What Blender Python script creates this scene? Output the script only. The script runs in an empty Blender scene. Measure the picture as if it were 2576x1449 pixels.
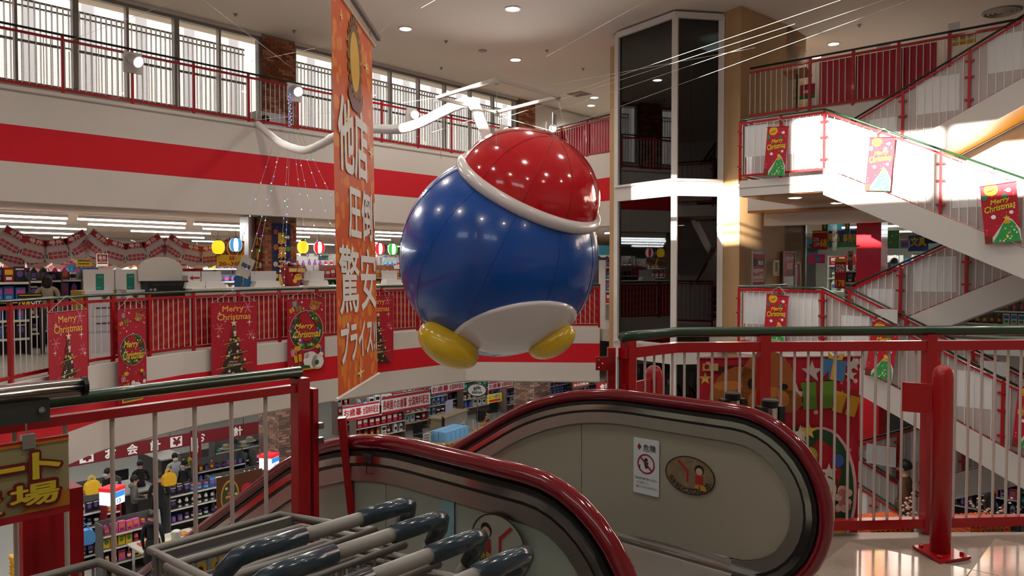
import bpy, bmesh, math, random
from mathutils import Vector, Matrix, Quaternion
random.seed(7)
SC = bpy.context.scene
COL = SC.collection
# ---------------------------------------------------------------- camera
FPX, CX, CY = 1900.0, 1288.0, 724.5
EYE = Vector((0, 0, 1.54)); PITCH = math.radians(1.57)
cam_d = bpy.data.cameras.new('camera'); cam = bpy.data.objects.new('camera', cam_d); COL.objects.link(cam)
cam_d.sensor_fit = 'HORIZONTAL'; cam_d.sensor_width = 36.0; cam_d.lens = 36.0 * FPX / 2576.0
cam_d.clip_start = 0.05; cam_d.clip_end = 300
cam.location = EYE; cam.rotation_euler = (math.radians(90) - PITCH, 0, 0)
SC.camera = cam
# ---------------------------------------------------------------- view, world, sun
SC.view_settings.view_transform = 'Standard'
try: SC.view_settings.look = 'None'
except Exception: pass
SC.view_settings.gamma = 1.0; SC.view_settings.use_curve_mapping = False
SC.view_settings.exposure = 0.64
SC.cycles.max_bounces = 6; SC.cycles.diffuse_bounces = 3; SC.cycles.glossy_bounces = 3; SC.cycles.use_adaptive_sampling = True; SC.cycles.adaptive_threshold = 0.04
SC.cycles.transmission_bounces = 6; SC.cycles.transparent_max_bounces = 10
SC.cycles.caustics_reflective = False; SC.cycles.caustics_refractive = False
SC.cycles.sample_clamp_indirect = 4.0
w = bpy.data.worlds.new('sky'); SC.world = w; w.use_nodes = True
bgn = w.node_tree.nodes['Background']; bgn.inputs[0].default_value = (0.86, 0.93, 1.0, 1); bgn.inputs[1].default_value = 1.9
TH = math.radians(-41.9)         # building frame: local x = v, local y = u
CT, ST = math.cos(TH), math.sin(TH)
def B(v, u, z=0.0): return Vector((CT * v - ST * u, ST * v + CT * u, z))
def toB(p): return Vector((CT * p[0] + ST * p[1], -ST * p[0] + CT * p[1], p[2]))
sun_d = bpy.data.lights.new('winter_sun', 'SUN'); sun_d.energy = 22.0; sun_d.angle = math.radians(0.6); sun_d.color = (1.0, 0.93, 0.82)
sun = bpy.data.objects.new('winter_sun', sun_d); COL.objects.link(sun); sun.location = (0, 0, 20)
SUNDIR = (B(-0.10, 1.0) + Vector((0, 0, -0.155))).normalized()
sun.rotation_euler = SUNDIR.to_track_quat('-Z', 'Y').to_euler()
def area(name, loc, sx, sy, power, col=(1, 0.95, 0.88), rot=(0, 0, 0), spread=None):
    d = bpy.data.lights.new(name, 'AREA'); d.shape = 'RECTANGLE'; d.size = sx; d.size_y = sy; d.energy = power; d.color = col
    if spread: d.spread = spread
    o = bpy.data.objects.new(name, d); COL.objects.link(o); o.location = loc; o.rotation_euler = rot
    return o
# ---------------------------------------------------------------- pixel helpers (photo frame 2576 x 1449)
_f = Vector((0, math.cos(PITCH), -math.sin(PITCH))); _up = Vector((0, math.sin(PITCH), math.cos(PITCH)))
def ray(px, py): return _f + Vector(((px - CX) / FPX, 0, 0)) + _up * ((CY - py) / FPX)
def at_y(px, py, Y): d = ray(px, py); return EYE + d * (Y / d.y)
def at_z(px, py, z): d = ray(px, py); return EYE + d * ((z - EYE.z) / d.z)
def at_u(px, py, u): d = ray(px, py); b = toB(d); return EYE + d * (u / b.y)
def at_v(px, py, v): d = ray(px, py); b = toB(d); return EYE + d * (v / b.x)
# ---------------------------------------------------------------- materials
def lin(c):
    if isinstance(c, str):
        c = c.lstrip('#'); c = [int(c[i:i + 2], 16) / 255 for i in (0, 2, 4)]
    return tuple(x / 12.92 if x <= 0.04045 else ((x + 0.055) / 1.055) ** 2.4 for x in c)
MATS = {}
def mat(name, col='#ffffff', rough=0.5, metal=0.0, emit=0.0, trans=0.0, noise=0.0, scale=6.0, bump=0.0, coat=0.0, ior=1.45, alpha=1.0, stretch=None, ecol=None, spec=None):
    if name in MATS: return MATS[name]
    m = bpy.data.materials.new(name); m.use_nodes = True; MATS[name] = m
    nt = m.node_tree; b = nt.nodes['Principled BSDF']; c = lin(col)
    b.inputs['Base Color'].default_value = (*c, 1); b.inputs['Roughness'].default_value = rough
    b.inputs['Metallic'].default_value = metal; b.inputs['IOR'].default_value = ior
    if spec is not None: b.inputs['Specular IOR Level'].default_value = spec
    if trans: b.inputs['Transmission Weight'].default_value = trans
    if coat: b.inputs['Coat Weight'].default_value = coat; b.inputs['Coat Roughness'].default_value = 0.06
    if alpha < 1: b.inputs['Alpha'].default_value = alpha
    if emit:
        e = lin(ecol) if ecol else c
        b.inputs['Emission Color'].default_value = (*e, 1); b.inputs['Emission Strength'].default_value = emit
        try: m.cycles.emission_sampling = 'NONE'      # the lamps behind these faces carry the light
        except Exception: pass
    if noise or bump:
        tc = nt.nodes.new('ShaderNodeTexCoord'); mp = nt.nodes.new('ShaderNodeMapping')
        nt.links.new(tc.outputs['Object'], mp.inputs[0])
        if stretch: mp.inputs['Scale'].default_value = stretch
        nz = nt.nodes.new('ShaderNodeTexNoise'); nz.inputs['Scale'].default_value = scale; nz.inputs['Detail'].default_value = 4
        nt.links.new(mp.outputs[0], nz.inputs['Vector'])
        if noise:
            mx = nt.nodes.new('ShaderNodeMix'); mx.data_type = 'RGBA'
            mx.inputs[6].default_value = (*[x * (1 - noise) for x in c], 1); mx.inputs[7].default_value = (*[min(1, x * (1 + noise)) for x in c], 1)
            nt.links.new(nz.outputs['Fac'], mx.inputs[0]); nt.links.new(mx.outputs[2], b.inputs['Base Color'])
        if bump:
            bp = nt.nodes.new('ShaderNodeBump'); bp.inputs['Strength'].default_value = bump; bp.inputs['Distance'].default_value = 0.01
            nt.links.new(nz.outputs['Fac'], bp.inputs['Height']); nt.links.new(bp.outputs[0], b.inputs['Normal'])
    return m
def cm(col, rough=0.6, **k):          # plain colour material, cached by colour
    return mat('paint_%s_%d' % (col.lstrip('#'), int(rough * 100)) + ''.join('_%s%s' % (a, b) for a, b in sorted(k.items())).replace('.', ''), col, rough, **k)
RED = mat('red_gloss_paint', '#a80d18', 0.32, coat=0.3, noise=0.05, scale=3)
REDM = mat('red_matt_paint', '#d40a20', 0.7, noise=0.04, scale=1.2)
FASC = mat('ivory_wall_paint', '#d8d0c8', 0.8, noise=0.03, scale=0.9)
CEILM = mat('ceiling_plaster', '#dcd2c9', 0.9, noise=0.03, scale=0.6)
GREEN = mat('dark_green_vinyl', '#1d3a24', 0.28, coat=0.3, noise=0.08)
BAL = mat('pale_pink_grey_baluster', '#c8b8b0', 0.4)
WBAL = mat('white_enamel', '#e2dedb', 0.4)
STEEL = mat('brushed_steel', '#b8b4b0', 0.3, metal=1.0, noise=0.08, scale=14, stretch=(1, 1, 12))
CHROME = mat('polished_chrome', '#c9c7c4', 0.12, metal=1.0)
DARK = mat('black_plastic', '#121212', 0.4)
TAN = mat('tan_wood_panel', '#b8946a', 0.6, noise=0.12, scale=2.0, stretch=(9, 9, 0.7))
BROWN = mat('brown_glossy_soffit', '#a5713c', 0.18, noise=0.1, scale=2)
WHITE = mat('white_print', '#efece8', 0.7)
# ---------------------------------------------------------------- mesh builder
class MB:
    def __init__(s): s.v = []; s.f = []; s.m = []; s.mi = 0
    def quad(s, a, b, c, d): n = len(s.v); s.v += [tuple(a), tuple(b), tuple(c), tuple(d)]; s.f.append((n, n + 1, n + 2, n + 3)); s.m.append(s.mi); return s
    def poly(s, pts): n = len(s.v); s.v += [tuple(p) for p in pts]; s.f.append(tuple(range(n, n + len(pts)))); s.m.append(s.mi); return s
    def box(s, x, y, z, sx, sy, sz, rz=0.0, M=None):
        n = len(s.v); c, q = math.cos(rz), math.sin(rz)
        for dz in (-.5, .5):
            for dx, dy in ((-.5, -.5), (.5, -.5), (.5, .5), (-.5, .5)):
                a, b = dx * sx, dy * sy; p = Vector((x + a * c - b * q, y + a * q + b * c, z + dz * sz))
                if M: p = M @ p
                s.v.append(tuple(p))
        for f in ((3, 2, 1, 0), (4, 5, 6, 7), (0, 1, 5, 4), (1, 2, 6, 5), (2, 3, 7, 6), (3, 0, 4, 7)):
            s.f.append(tuple(n + i for i in f)); s.m.append(s.mi)
        return s
    def bx(s, x0, x1, y0, y1, z0, z1): return s.box((x0 + x1) / 2, (y0 + y1) / 2, (z0 + z1) / 2, abs(x1 - x0), abs(y1 - y0), abs(z1 - z0))
    def prism(s, pts, z0, z1):           # plan polygon (ccw) extruded in z
        n = len(s.v); k = len(pts)
        s.v += [(p[0], p[1], z0) for p in pts] + [(p[0], p[1], z1) for p in pts]
        s.f.append(tuple(range(n + k - 1, n - 1, -1))); s.m.append(s.mi); s.f.append(tuple(range(n + k, n + 2 * k))); s.m.append(s.mi)
        for i in range(k):
            j = (i + 1) % k; s.f.append((n + i, n + j, n + k + j, n + k + i)); s.m.append(s.mi)
        return s
    def plate(s, pts, y0, y1):           # outline in x,z extruded along y
        n = len(s.v); k = len(pts)
        s.v += [(p[0], y0, p[1]) for p in pts] + [(p[0], y1, p[1]) for p in pts]
        s.f.append(tuple(range(n, n + k))); s.m.append(s.mi); s.f.append(tuple(range(n + 2 * k - 1, n + k - 1, -1))); s.m.append(s.mi)
        for i in range(k):
            j = (i + 1) % k; s.f.append((n + j, n + i, n + k + i, n + k + j)); s.m.append(s.mi)
        return s
    def flat(s, pts, y):                 # printed flat shape in x,z facing -y
        n = len(s.v); s.v += [(p[0], y, p[1]) for p in pts]; s.f.append(tuple(range(n, n + len(pts)))); s.m.append(s.mi); return s
    def tube(s, pts, r, n=8, caps=True, closed=False, flat=None):
        pts = [Vector(p) for p in pts]; k = len(pts); base = len(s.v); prev = None
        rr = r if isinstance(r, (list, tuple)) else [r] * k
        for i, p in enumerate(pts):
            if closed: t = pts[(i + 1) % k] - pts[i - 1]
            else: t = (pts[min(i + 1, k - 1)] - pts[max(i - 1, 0)])
            t.normalize()
            if prev is None:
                a = Vector((0, 0, 1)) if abs(t.z) < 0.95 else Vector((1, 0, 0))
                x = t.cross(a).normalized()
            else:
                x = (prev - t * prev.dot(t)).normalized()
            prev = x; y = t.cross(x)
            for j in range(n):
                A = 2 * math.pi * j / n
                s.v.append(tuple(p + x * (math.cos(A) * rr[i]) + y * (math.sin(A) * rr[i] * (flat or 1.0))))
        seg = k if closed else k - 1
        for i in range(seg):
            i2 = (i + 1) % k
            for j in range(n):
                j2 = (j + 1) % n
                s.f.append((base + i * n + j, base + i * n + j2, base + i2 * n + j2, base + i2 * n + j)); s.m.append(s.mi)
        if caps and not closed:
            s.f.append(tuple(base + j for j in range(n - 1, -1, -1))); s.m.append(s.mi)
            s.f.append(tuple(base + (k - 1) * n + j for j in range(n))); s.m.append(s.mi)
        return s
    def lathe(s, prof, n=16, cx=0, cy=0, M=None):       # profile [(r,z)]
        base = len(s.v); k = len(prof)
        for r, z in prof:
            for j in range(n):
                A = 2 * math.pi * j / n; p = Vector((cx + r * math.cos(A), cy + r * math.sin(A), z))
                s.v.append(tuple(M @ p if M else p))
        for i in range(k - 1):
            for j in range(n):
                j2 = (j + 1) % n
                s.f.append((base + i * n + j, base + i * n + j2, base + (i + 1) * n + j2, base + (i + 1) * n + j)); s.m.append(s.mi)
        s.f.append(tuple(base + j for j in range(n - 1, -1, -1))); s.m.append(s.mi)
        s.f.append(tuple(base + (k - 1) * n + j for j in range(n))); s.m.append(s.mi)
        return s
    def sweep(s, pts, w, h):             # rectangular bar along a polyline, vertical sides
        pts = [Vector(p) for p in pts]; k = len(pts); base = len(s.v)
        for i, p in enumerate(pts):
            a = (pts[i] - pts[i - 1]) if i else (pts[1] - pts[0]); b = (pts[i + 1] - pts[i]) if i < k - 1 else a
            a = Vector((a.x, a.y, 0)).normalized(); b = Vector((b.x, b.y, 0)).normalized()
            t = (a + b).normalized(); c = max(0.5, t.dot(a)); nn = Vector((-t.y, t.x, 0)) * (w / 2 / c)
            for q in (p - nn - Vector((0, 0, h / 2)), p + nn - Vector((0, 0, h / 2)), p + nn + Vector((0, 0, h / 2)), p - nn + Vector((0, 0, h / 2))): s.v.append(tuple(q))
        for i in range(k - 1):
            for j in range(4):
                j2 = (j + 1) % 4; s.f.append((base + i * 4 + j, base + i * 4 + j2, base + i * 4 + 4 + j2, base + i * 4 + 4 + j)); s.m.append(s.mi)
        s.f.append((base + 3, base + 2, base + 1, base)); s.m.append(s.mi)
        e = base + (k - 1) * 4; s.f.append((e, e + 1, e + 2, e + 3)); s.m.append(s.mi)
        return s
    def disc(s, cx, cz, r, y, n=16, rz=None, a0=0.0):      # printed disc in x,z facing -y
        rz = rz or r
        return s.flat([(cx + r * math.cos(a0 + 2 * math.pi * i / n), cz + rz * math.sin(a0 + 2 * math.pi * i / n)) for i in range(n)], y)
    def ring(s, cx, cz, r0, r1, y, n=24, k=1.0):
        for i in range(n):
            a, b = 2 * math.pi * i / n, 2 * math.pi * (i + 1) / n
            s.flat([(cx + r0 * math.cos(a), cz + k * r0 * math.sin(a)), (cx + r1 * math.cos(a), cz + k * r1 * math.sin(a)), (cx + r1 * math.cos(b), cz + k * r1 * math.sin(b)), (cx + r0 * math.cos(b), cz + k * r0 * math.sin(b))], y)
        return s
    def star(s, cx, cz, r, y, n=5, q=0.42, a0=math.pi / 2):
        return s.flat([(cx + (r if i % 2 == 0 else r * q) * math.cos(a0 + math.pi * i / n), cz + (r if i % 2 == 0 else r * q) * math.sin(a0 + math.pi * i / n)) for i in range(2 * n)], y)
    def rect(s, x0, x1, z0, z1, y): return s.flat([(x0, z0), (x1, z0), (x1, z1), (x0, z1)], y)
    def mesh(s, name, mats, smooth=False):
        me = bpy.data.meshes.new(name); me.from_pydata(s.v, [], s.f)
        for m in (mats if isinstance(mats, (list, tuple)) else [mats]): me.materials.append(m)
        if len(me.materials) > 1: me.polygons.foreach_set('material_index', s.m)
        if smooth: me.polygons.foreach_set('use_smooth', [True] * len(me.polygons))
        me.update(); return me
    def build(s, name, mats, parent=None, loc=(0, 0, 0), rz=0.0, smooth=False):
        return put(name, s.mesh(name, mats, smooth), parent, loc, rz)
def put(name, me, parent=None, loc=(0, 0, 0), rz=0.0, rot=None):
    o = bpy.data.objects.new(name, me); COL.objects.link(o); o.location = loc; o.rotation_euler = rot or (0, 0, rz)
    if parent: o.parent = parent
    return o
def smooth_by_angle(o, deg=40):
    me = o.data; me.polygons.foreach_set('use_smooth', [True] * len(me.polygons))
    try: me.set_sharp_from_angle(angle=math.radians(deg))
    except Exception: pass
def tag(o, label, cat, group=None):
    o['label'] = label; o['category'] = cat
    if group: o['group'] = group
    return o
def thing(name, label, cat, loc=(0, 0, 0), rz=0.0, group=None):
    o = bpy.data.objects.new(name, None); COL.objects.link(o); o.location = loc; o.rotation_euler = (0, 0, rz); o.empty_display_size = 0.1
    return tag(o, label, cat, group)
def struct(o): o['kind'] = 'structure'; return o
def dup(root, loc, rz=None, label=None, group=None, cat=None):
    r = root.copy(); COL.objects.link(r); r.location = loc
    if rz is not None: r.rotation_euler = (0, 0, rz)
    if label: r['label'] = label
    if group: r['group'] = group
    for ch in KIDS(root):
        c = ch.copy(); COL.objects.link(c); c.parent = r
        for g in KIDS(ch):
            d = g.copy(); COL.objects.link(d); d.parent = c
    return r
def KIDS(o): return list(o.children)
def facing(dv):                          # rotation so that local -y looks along plan vector dv
    return math.atan2(dv[1], dv[0]) + math.pi / 2
# ---------------------------------------------------------------- lettering
_TXT = {}
def text_mesh(body, bold=0.0, shear=0.0, space=1.0, line=1.0):
    k = (body, bold, shear, space, line)
    if k not in _TXT:
        c = bpy.data.curves.new('lettering', 'FONT'); c.body = body; c.align_x = 'CENTER'; c.align_y = 'CENTER'; c.offset = bold; c.shear = shear
        c.space_character = space; c.space_line = line; c.resolution_u = 2; c.fill_mode = 'FRONT'
        o = bpy.data.objects.new('lettering', c); me = bpy.data.meshes.new_from_object(o)
        bpy.data.objects.remove(o); bpy.data.curves.remove(c)
        xs = [v.co.x for v in me.vertices] or [0]; ys = [v.co.y for v in me.vertices] or [0]
        _TXT[k] = ([(v.co.x, v.co.y) for v in me.vertices], [tuple(p.vertices) for p in me.polygons], min(xs), max(xs), min(ys), max(ys))
        bpy.data.meshes.remove(me)
    return _TXT[k]
def text_into(mb, body, x0, x1, z0, z1, y, bold=0.0, shear=0.0, space=1.0, line=1.0, keep=False, mirror=False, rot=0.0, grow=0.0):
    vs, fs, a, b, c, d = text_mesh(body, 0.0, shear, space, line)
    a -= bold; b += bold; c -= bold; d += bold          # bold: the letters are laid several times, slightly shifted
    sx = (x1 - x0) / max(1e-6, b - a); sz = (z1 - z0) / max(1e-6, d - c)
    if keep: sx = sz = min(sx, sz)
    mx, mz = (x0 + x1) / 2, (z0 + z1) / 2; cr, sr = math.cos(rot), math.sin(rot)
    bold = bold + grow
    sh = [(0, 0)] if not bold else [(bold * math.cos(k * math.pi / 4), bold * math.sin(k * math.pi / 4)) for k in range(8)]
    for kk, (dx, dz) in enumerate(sh):
        n = len(mb.v); y += math.copysign(.00005, y) if kk else 0.0
        for x, q in vs:
            lx, lz = (x + dx - (a + b) / 2) * sx, (q + dz - (c + d) / 2) * sz
            if mirror: lx = -lx
            mb.v.append((mx + lx * cr - lz * sr, y, mz + lx * sr + lz * cr))
        for f in fs: mb.f.append(tuple(n + i for i in (f if not mirror else f[::-1]))); mb.m.append(mb.mi)
    return mb
class Print(MB):
    """flat print of many colours in one mesh; layers step towards -y"""
    def __init__(s): super().__init__(); s.cols = []; s.y = -.001
    def c(s, col, up=.0007):
        if col not in s.cols: s.cols.append(col)
        s.mi = s.cols.index(col); s.y -= up; return s
    def D(s, x, z, r, rz=None, n=14): return s.disc(x, z, r, s.y, n, rz)
    def R(s, x0, x1, z0, z1): return s.rect(x0, x1, z0, z1, s.y)
    def F(s, pts): return s.flat(pts, s.y)
    def S(s, x, z, r, n=5, q=.42): return s.star(x, z, r, s.y, n, q)
    def T(s, body, x0, x1, z0, z1, **k): return text_into(s, body, x0, x1, z0, z1, s.y, **k)
    def done(s, parent, name='print', rough=.6, emit=0, loc=(0, 0, 0), rz=0):
        o = s.build(name, [cm(c, rough) if not emit else cm(c, rough, emit=emit) for c in s.cols], parent, loc, rz); o['kind'] = 'stuff'; return o
# ================================================================= STRUCTURE
def glass(name, tint='#ffffff', refl=0.08, rough=0.02, keep=0.9):
    if name in MATS: return MATS[name]
    m = bpy.data.materials.new(name); m.use_nodes = True; MATS[name] = m; nt = m.node_tree
    for n in list(nt.nodes):
        if n.type != 'OUTPUT_MATERIAL': nt.nodes.remove(n)
    out = [n for n in nt.nodes if n.type == 'OUTPUT_MATERIAL'][0]
    t = nt.nodes.new('ShaderNodeBsdfTransparent'); t.inputs[0].default_value = (*[x * keep for x in lin(tint)], 1)
    g = nt.nodes.new('ShaderNodeBsdfGlossy'); g.inputs['Roughness'].default_value = rough; g.inputs[0].default_value = (1, 1, 1, 1)
    fr = nt.nodes.new('ShaderNodeFresnel'); fr.inputs[0].default_value = 1.45
    ad = nt.nodes.new('ShaderNodeMath'); ad.operation = 'ADD'; ad.inputs[1].default_value = refl; nt.links.new(fr.outputs[0], ad.inputs[0])
    ge = nt.nodes.new('ShaderNodeNewGeometry'); iv = nt.nodes.new('ShaderNodeMath'); iv.operation = 'SUBTRACT'; iv.inputs[0].default_value = 1.0; nt.links.new(ge.outputs['Backfacing'], iv.inputs[1])
    mu = nt.nodes.new('ShaderNodeMath'); mu.operation = 'MULTIPLY'; nt.links.new(ad.outputs[0], mu.inputs[0]); nt.links.new(iv.outputs[0], mu.inputs[1])
    mx = nt.nodes.new('ShaderNodeMixShader'); nt.links.new(mu.outputs[0], mx.inputs[0]); nt.links.new(t.outputs[0], mx.inputs[1]); nt.links.new(g.outputs[0], mx.inputs[2])
    nt.links.new(mx.outputs[0], out.inputs[0]); return m
CLEAR = glass('clear_window_glass', '#f4faf8', 0.0, keep=0.95)
TINT = glass('dark_tinted_glass', '#6a706c', 0.03, keep=0.75)
ZC, Z3, Z1 = 7.2, 4.66, -5.3
FLOORM = mat('pale_terrazzo', '#a89a8c', 0.12, noise=0.18, scale=40, coat=0.2)
JOINT = mat('floor_joint', '#8d8074', 0.3, noise=0.1, scale=30)
VINYL = mat('shop_vinyl_floor', '#b9b1a6', 0.3, noise=0.06, scale=2)
def blk(name, mb, m): return struct(mb.build(name, m, rz=TH))
# --- floors (plan polygons in v,u)
NEAR = [(-2.24, -1), (-6, -1), (-6, -5), (9, -5), (9, 15.5), (2.6, 15.5), (2.6, 8.3), (-.72, 5.22), (-2.44, 3.65), (-2.44, 3.02), (-1.95, 3.02), (-1.95, 1.48), (-2.24, 1.48)]
EDGE2 = [(-6, -1), (-9.5, .9), (-11.5, 3.0), (-12.7, 4.4), (-13.35, 6.0), (-13.65, 8.0), (-13.75, 10), (-13.65, 13.4), (-11.0, 15.55)]
mb = MB(); mb.prism(NEAR, -0.3, -0.004); fl = blk('floor', mb, JOINT)
tile = None; g = 0.6
for i in range(-4, 12):
    for j in range(0, 12):
        a, b = -2.0 + i * g, 1.4 + j * g
        def ins(x, y):
            c = False; k = len(NEAR)
            for q in range(k):
                (x1, y1), (x2, y2) = NEAR[q], NEAR[q - 1]
                if (y1 > y) != (y2 > y) and x < (x2 - x1) * (y - y1) / (y2 - y1) + x1: c = not c
            return c
        if not all(ins(a + s * g, b + t * g) for s in (0.01, .99) for t in (0.01, .99)) or a > 4.5: continue
        if tile is None:
            tile = MB().bx(0.003, g - 0.003, 0.003, g - 0.003, -0.02, 0).mesh('floor_tile', FLOORM)
        put('floor_tile', tile, fl, (a, b, 0.0))
mb = MB(); mb.prism([(-33, -5), (-6, -5)] + EDGE2 + [(-11, 40), (-33, 40)], -0.3, 0); blk('floor_far_side', mb, VINYL)
mb = MB(); mb.bx(-11, 9, 15.55, 40, -.3, 0); blk('floor_beyond_stairs', mb, VINYL)
mb = MB(); mb.bx(-45, 12, -8, 50, Z1 - .2, Z1); blk('floor_ground', mb, mat('ground_vinyl', '#a9a49b', 0.25, noise=0.05, scale=1.5))
# --- lower fascia (below the second floor edge): white, red, white
mb = MB()
def bands(mb, path, zs, mats, thick=0.25, off=0.0):
    for (za, zb), mi in zip(zs, mats):
        mb.mi = mi; mb.sweep([(p[0], p[1], (za + zb) / 2) for p in path], thick, zb - za)
mb.mi = 0
bands(mb, EDGE2, [(-.36, .03), (-.84, -.36), (-1.31, -.84)], [0, 1, 0])
blk('wall_lower_fascia', mb, [FASC, REDM])
mb = MB(); mb.prism([(-45, -8), (-6, -8)] + EDGE2 + [(-11, 50), (-45, 50)], -1.36, -1.30); blk('ceiling_ground', mb, CEILM)
mb = MB(); bands(mb, [(-2.24, -1), (-2.24, 1.45)], [(-1.0, -.3)], [0], .1); blk('wall_slab_edge', mb, REDM)
# --- upper fascia with stripe
mb = MB()
UP = [(-15.4, -5), (-15.4, 18.3), (-10.5, 17.1)]
bands(mb, UP, [(4.02, 4.7), (3.38, 4.02), (2.69, 3.38)], [0, 1, 0], .22); blk('wall_upper_fascia', mb, [FASC, REDM])
mb = MB(); mb.bx(-15.30, -15.28, -5, 18.2, 4.60, 4.63); blk('trim_1', mb, cm('#9a9088'))
mb = MB(); mb.bx(-17.2, -15.4, -5, 40, 4.5, Z3); mb.bx(-15.4, -10.6, 18.2, 40, 4.5, Z3); blk('floor_upper_gallery', mb, VINYL)
mb = MB(); mb.bx(-33, -15.4, -5, 40, 2.72, 2.8); mb.bx(-15.4, -10.6, 18.3, 40, 2.72, 2.8); blk('ceiling_shop', mb, mat('shop_ceiling', '#b59d88', .9, noise=.05, scale=.8))
mb = MB(); mb.bx(-17.8, 9, -6, 40, ZC, ZC + .25); blk('ceiling', mb, CEILM)
# --- third floor on the stair side
mb = MB(); mb.bx(-7.1, 9, 15.5, 40, 2.75, Z3); mb.mi = 1; mb.bx(-7.1, 9, 15.44, 15.5, 4.1, 4.72); blk('floor_upper_stair_side', mb, [CEILM, FASC])
mb = MB(); mb.bx(-1.5, 9, 12.9, 15.5, 4.3, Z3); blk('floor_upper_landing', mb, FASC)
# --- outer walls (unseen sides close the hall)
mb = MB()
OPEN = [(-7.7, -5.15, 5.3, 6.6), (-3.3, -1.2, 5.42, 6.85), (-1.05, 1.1, 5.42, 6.85), (1.25, 3.4, 5.42, 6.85)]  # unseen openings, shaped so that sun patches land on stairs and pillar
mb.bx(-17.8, 9, -5.2, -5, -5.3, 5.3)
mb.bx(-17.8, 9, -5.2, -5, 7.0, ZC); cur = -17.8
for a, b, c, d in OPEN:
    mb.bx(cur, a, -5.2, -5, 5.3, 7.0); mb.bx(a, b, -5.2, -5, d, 7.0); mb.bx(a, b, -5.2, -5, 5.3, c) if c > 5.3 else None; cur = b
mb.bx(cur, 9, -5.2, -5, 5.3, 7.0); blk('wall_back', mb, FASC)
mb = MB(); mb.bx(9, 9.2, -5.2, 40, Z1, ZC); blk('wall_right', mb, FASC)
mb = MB(); mb.bx(-45, 12, 40, 40.2, Z1, ZC); blk('wall_far', mb, FASC)
mb = MB(); mb.bx(-33.2, -33, -5, 40, 0, 2.8); mb.bx(-45.2, -45, -8, 50, Z1, -1.3); mb.bx(-45, 12, -8.2, -8, Z1, -.3); blk('wall_shop_far', mb, cm('#b0a69a'))
mb = MB(); mb.bx(-33, -15.4, -5.2, -5, 0, 2.8); blk('wall_shop_end', mb, cm('#b0a69a'))
# --- third floor gallery wall, windows with fins, brick piers
VW = -16.85
def u_at(px, v=VW): return toB(at_v(px, 300, v)).y
mb = MB()
U0, U1, U2, U3, U4 = 1.6, u_at(660), u_at(742), u_at(1303), u_at(1345)
mb.bx(VW - .2, VW, -5, 40, Z3, 5.08); mb.bx(VW - .2, VW, -5, U0, 5.08, ZC); mb.bx(VW - .2, VW, U4, 40, 5.08, ZC); mb.bx(VW - .2, VW, -5, 40, 7.13, ZC)
blk('wall_left', mb, FASC)
BRICKC = ['#9a5a3c', '#8a4c34', '#a86a48', '#7c4632', '#b07a58']
BRICKM = [mat('brick_%d' % i, c, .85, noise=.15, scale=12, bump=.2) for i, c in enumerate(BRICKC)]
MORTAR = mat('mortar', '#8b7a6a', .9)
def brick_face(parent, length, height, bw, bh, at, ang, depth=.014, mats=BRICKM, gap=.008):
    """bricks on one face; at = local start point, ang = direction of the course in the parent frame"""
    key = 'brick_%d_%d' % (bw * 1000, bh * 1000)
    meshes = []
    for m in mats:
        meshes.append(MB().bx(gap / 2, bw - gap / 2, -depth, .01, gap / 2, bh - gap / 2).mesh('brick', m))
    ca, sa = math.cos(ang), math.sin(ang); halves = {}
    rows = int(height / bh)
    for r in range(rows):
        x = -bw / 2 if r % 2 else 0.0
        while x < length - 0.01:
            x0, x1 = max(0, x), min(length, x + bw); k = random.randrange(len(mats))
            if x1 - x0 > .02:
                if x1 - x0 > bw - .001: me = meshes[k]
                else:
                    kk = (round(x1 - x0, 3), k)
                    if kk not in halves: halves[kk] = MB().bx(gap / 2, x1 - x0 - gap / 2, -depth, .01, gap / 2, bh - gap / 2).mesh('brick', mats[k])
                    me = halves[kk]
                put('brick', me, parent, (at[0] + ca * x0, at[1] + sa * x0, at[2] + r * bh), ang)
            x += bw
for a, b in ((U1, U2), (U3, U4)):
    mb = MB(); mb.bx(-.3, .02, 0, b - a, 0, ZC - Z3)
    c = struct(mb.build('wall_brick_pier', MORTAR, loc=B(VW, a, Z3), rz=TH))
    brick_face(c, b - a, 2.5, .21, .065, (.02, 0, 0.02), math.pi / 2)
ALU = mat('window_aluminium', '#8d8985', .4, metal=.6)
FIN = mat('fin_white', '#f2f2f0', .5)
_nt = FIN.node_tree; _tr = _nt.nodes.new('ShaderNodeBsdfTranslucent'); _tr.inputs[0].default_value = (.9, .9, .88, 1); _mx = _nt.nodes.new('ShaderNodeMixShader'); _mx.inputs[0].default_value = .6
_nt.links.new(_nt.nodes['Principled BSDF'].outputs[0], _mx.inputs[1]); _nt.links.new(_tr.outputs[0], _mx.inputs[2]); _nt.links.new(_mx.outputs[0], _nt.nodes['Material Output'].inputs[0])
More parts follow.
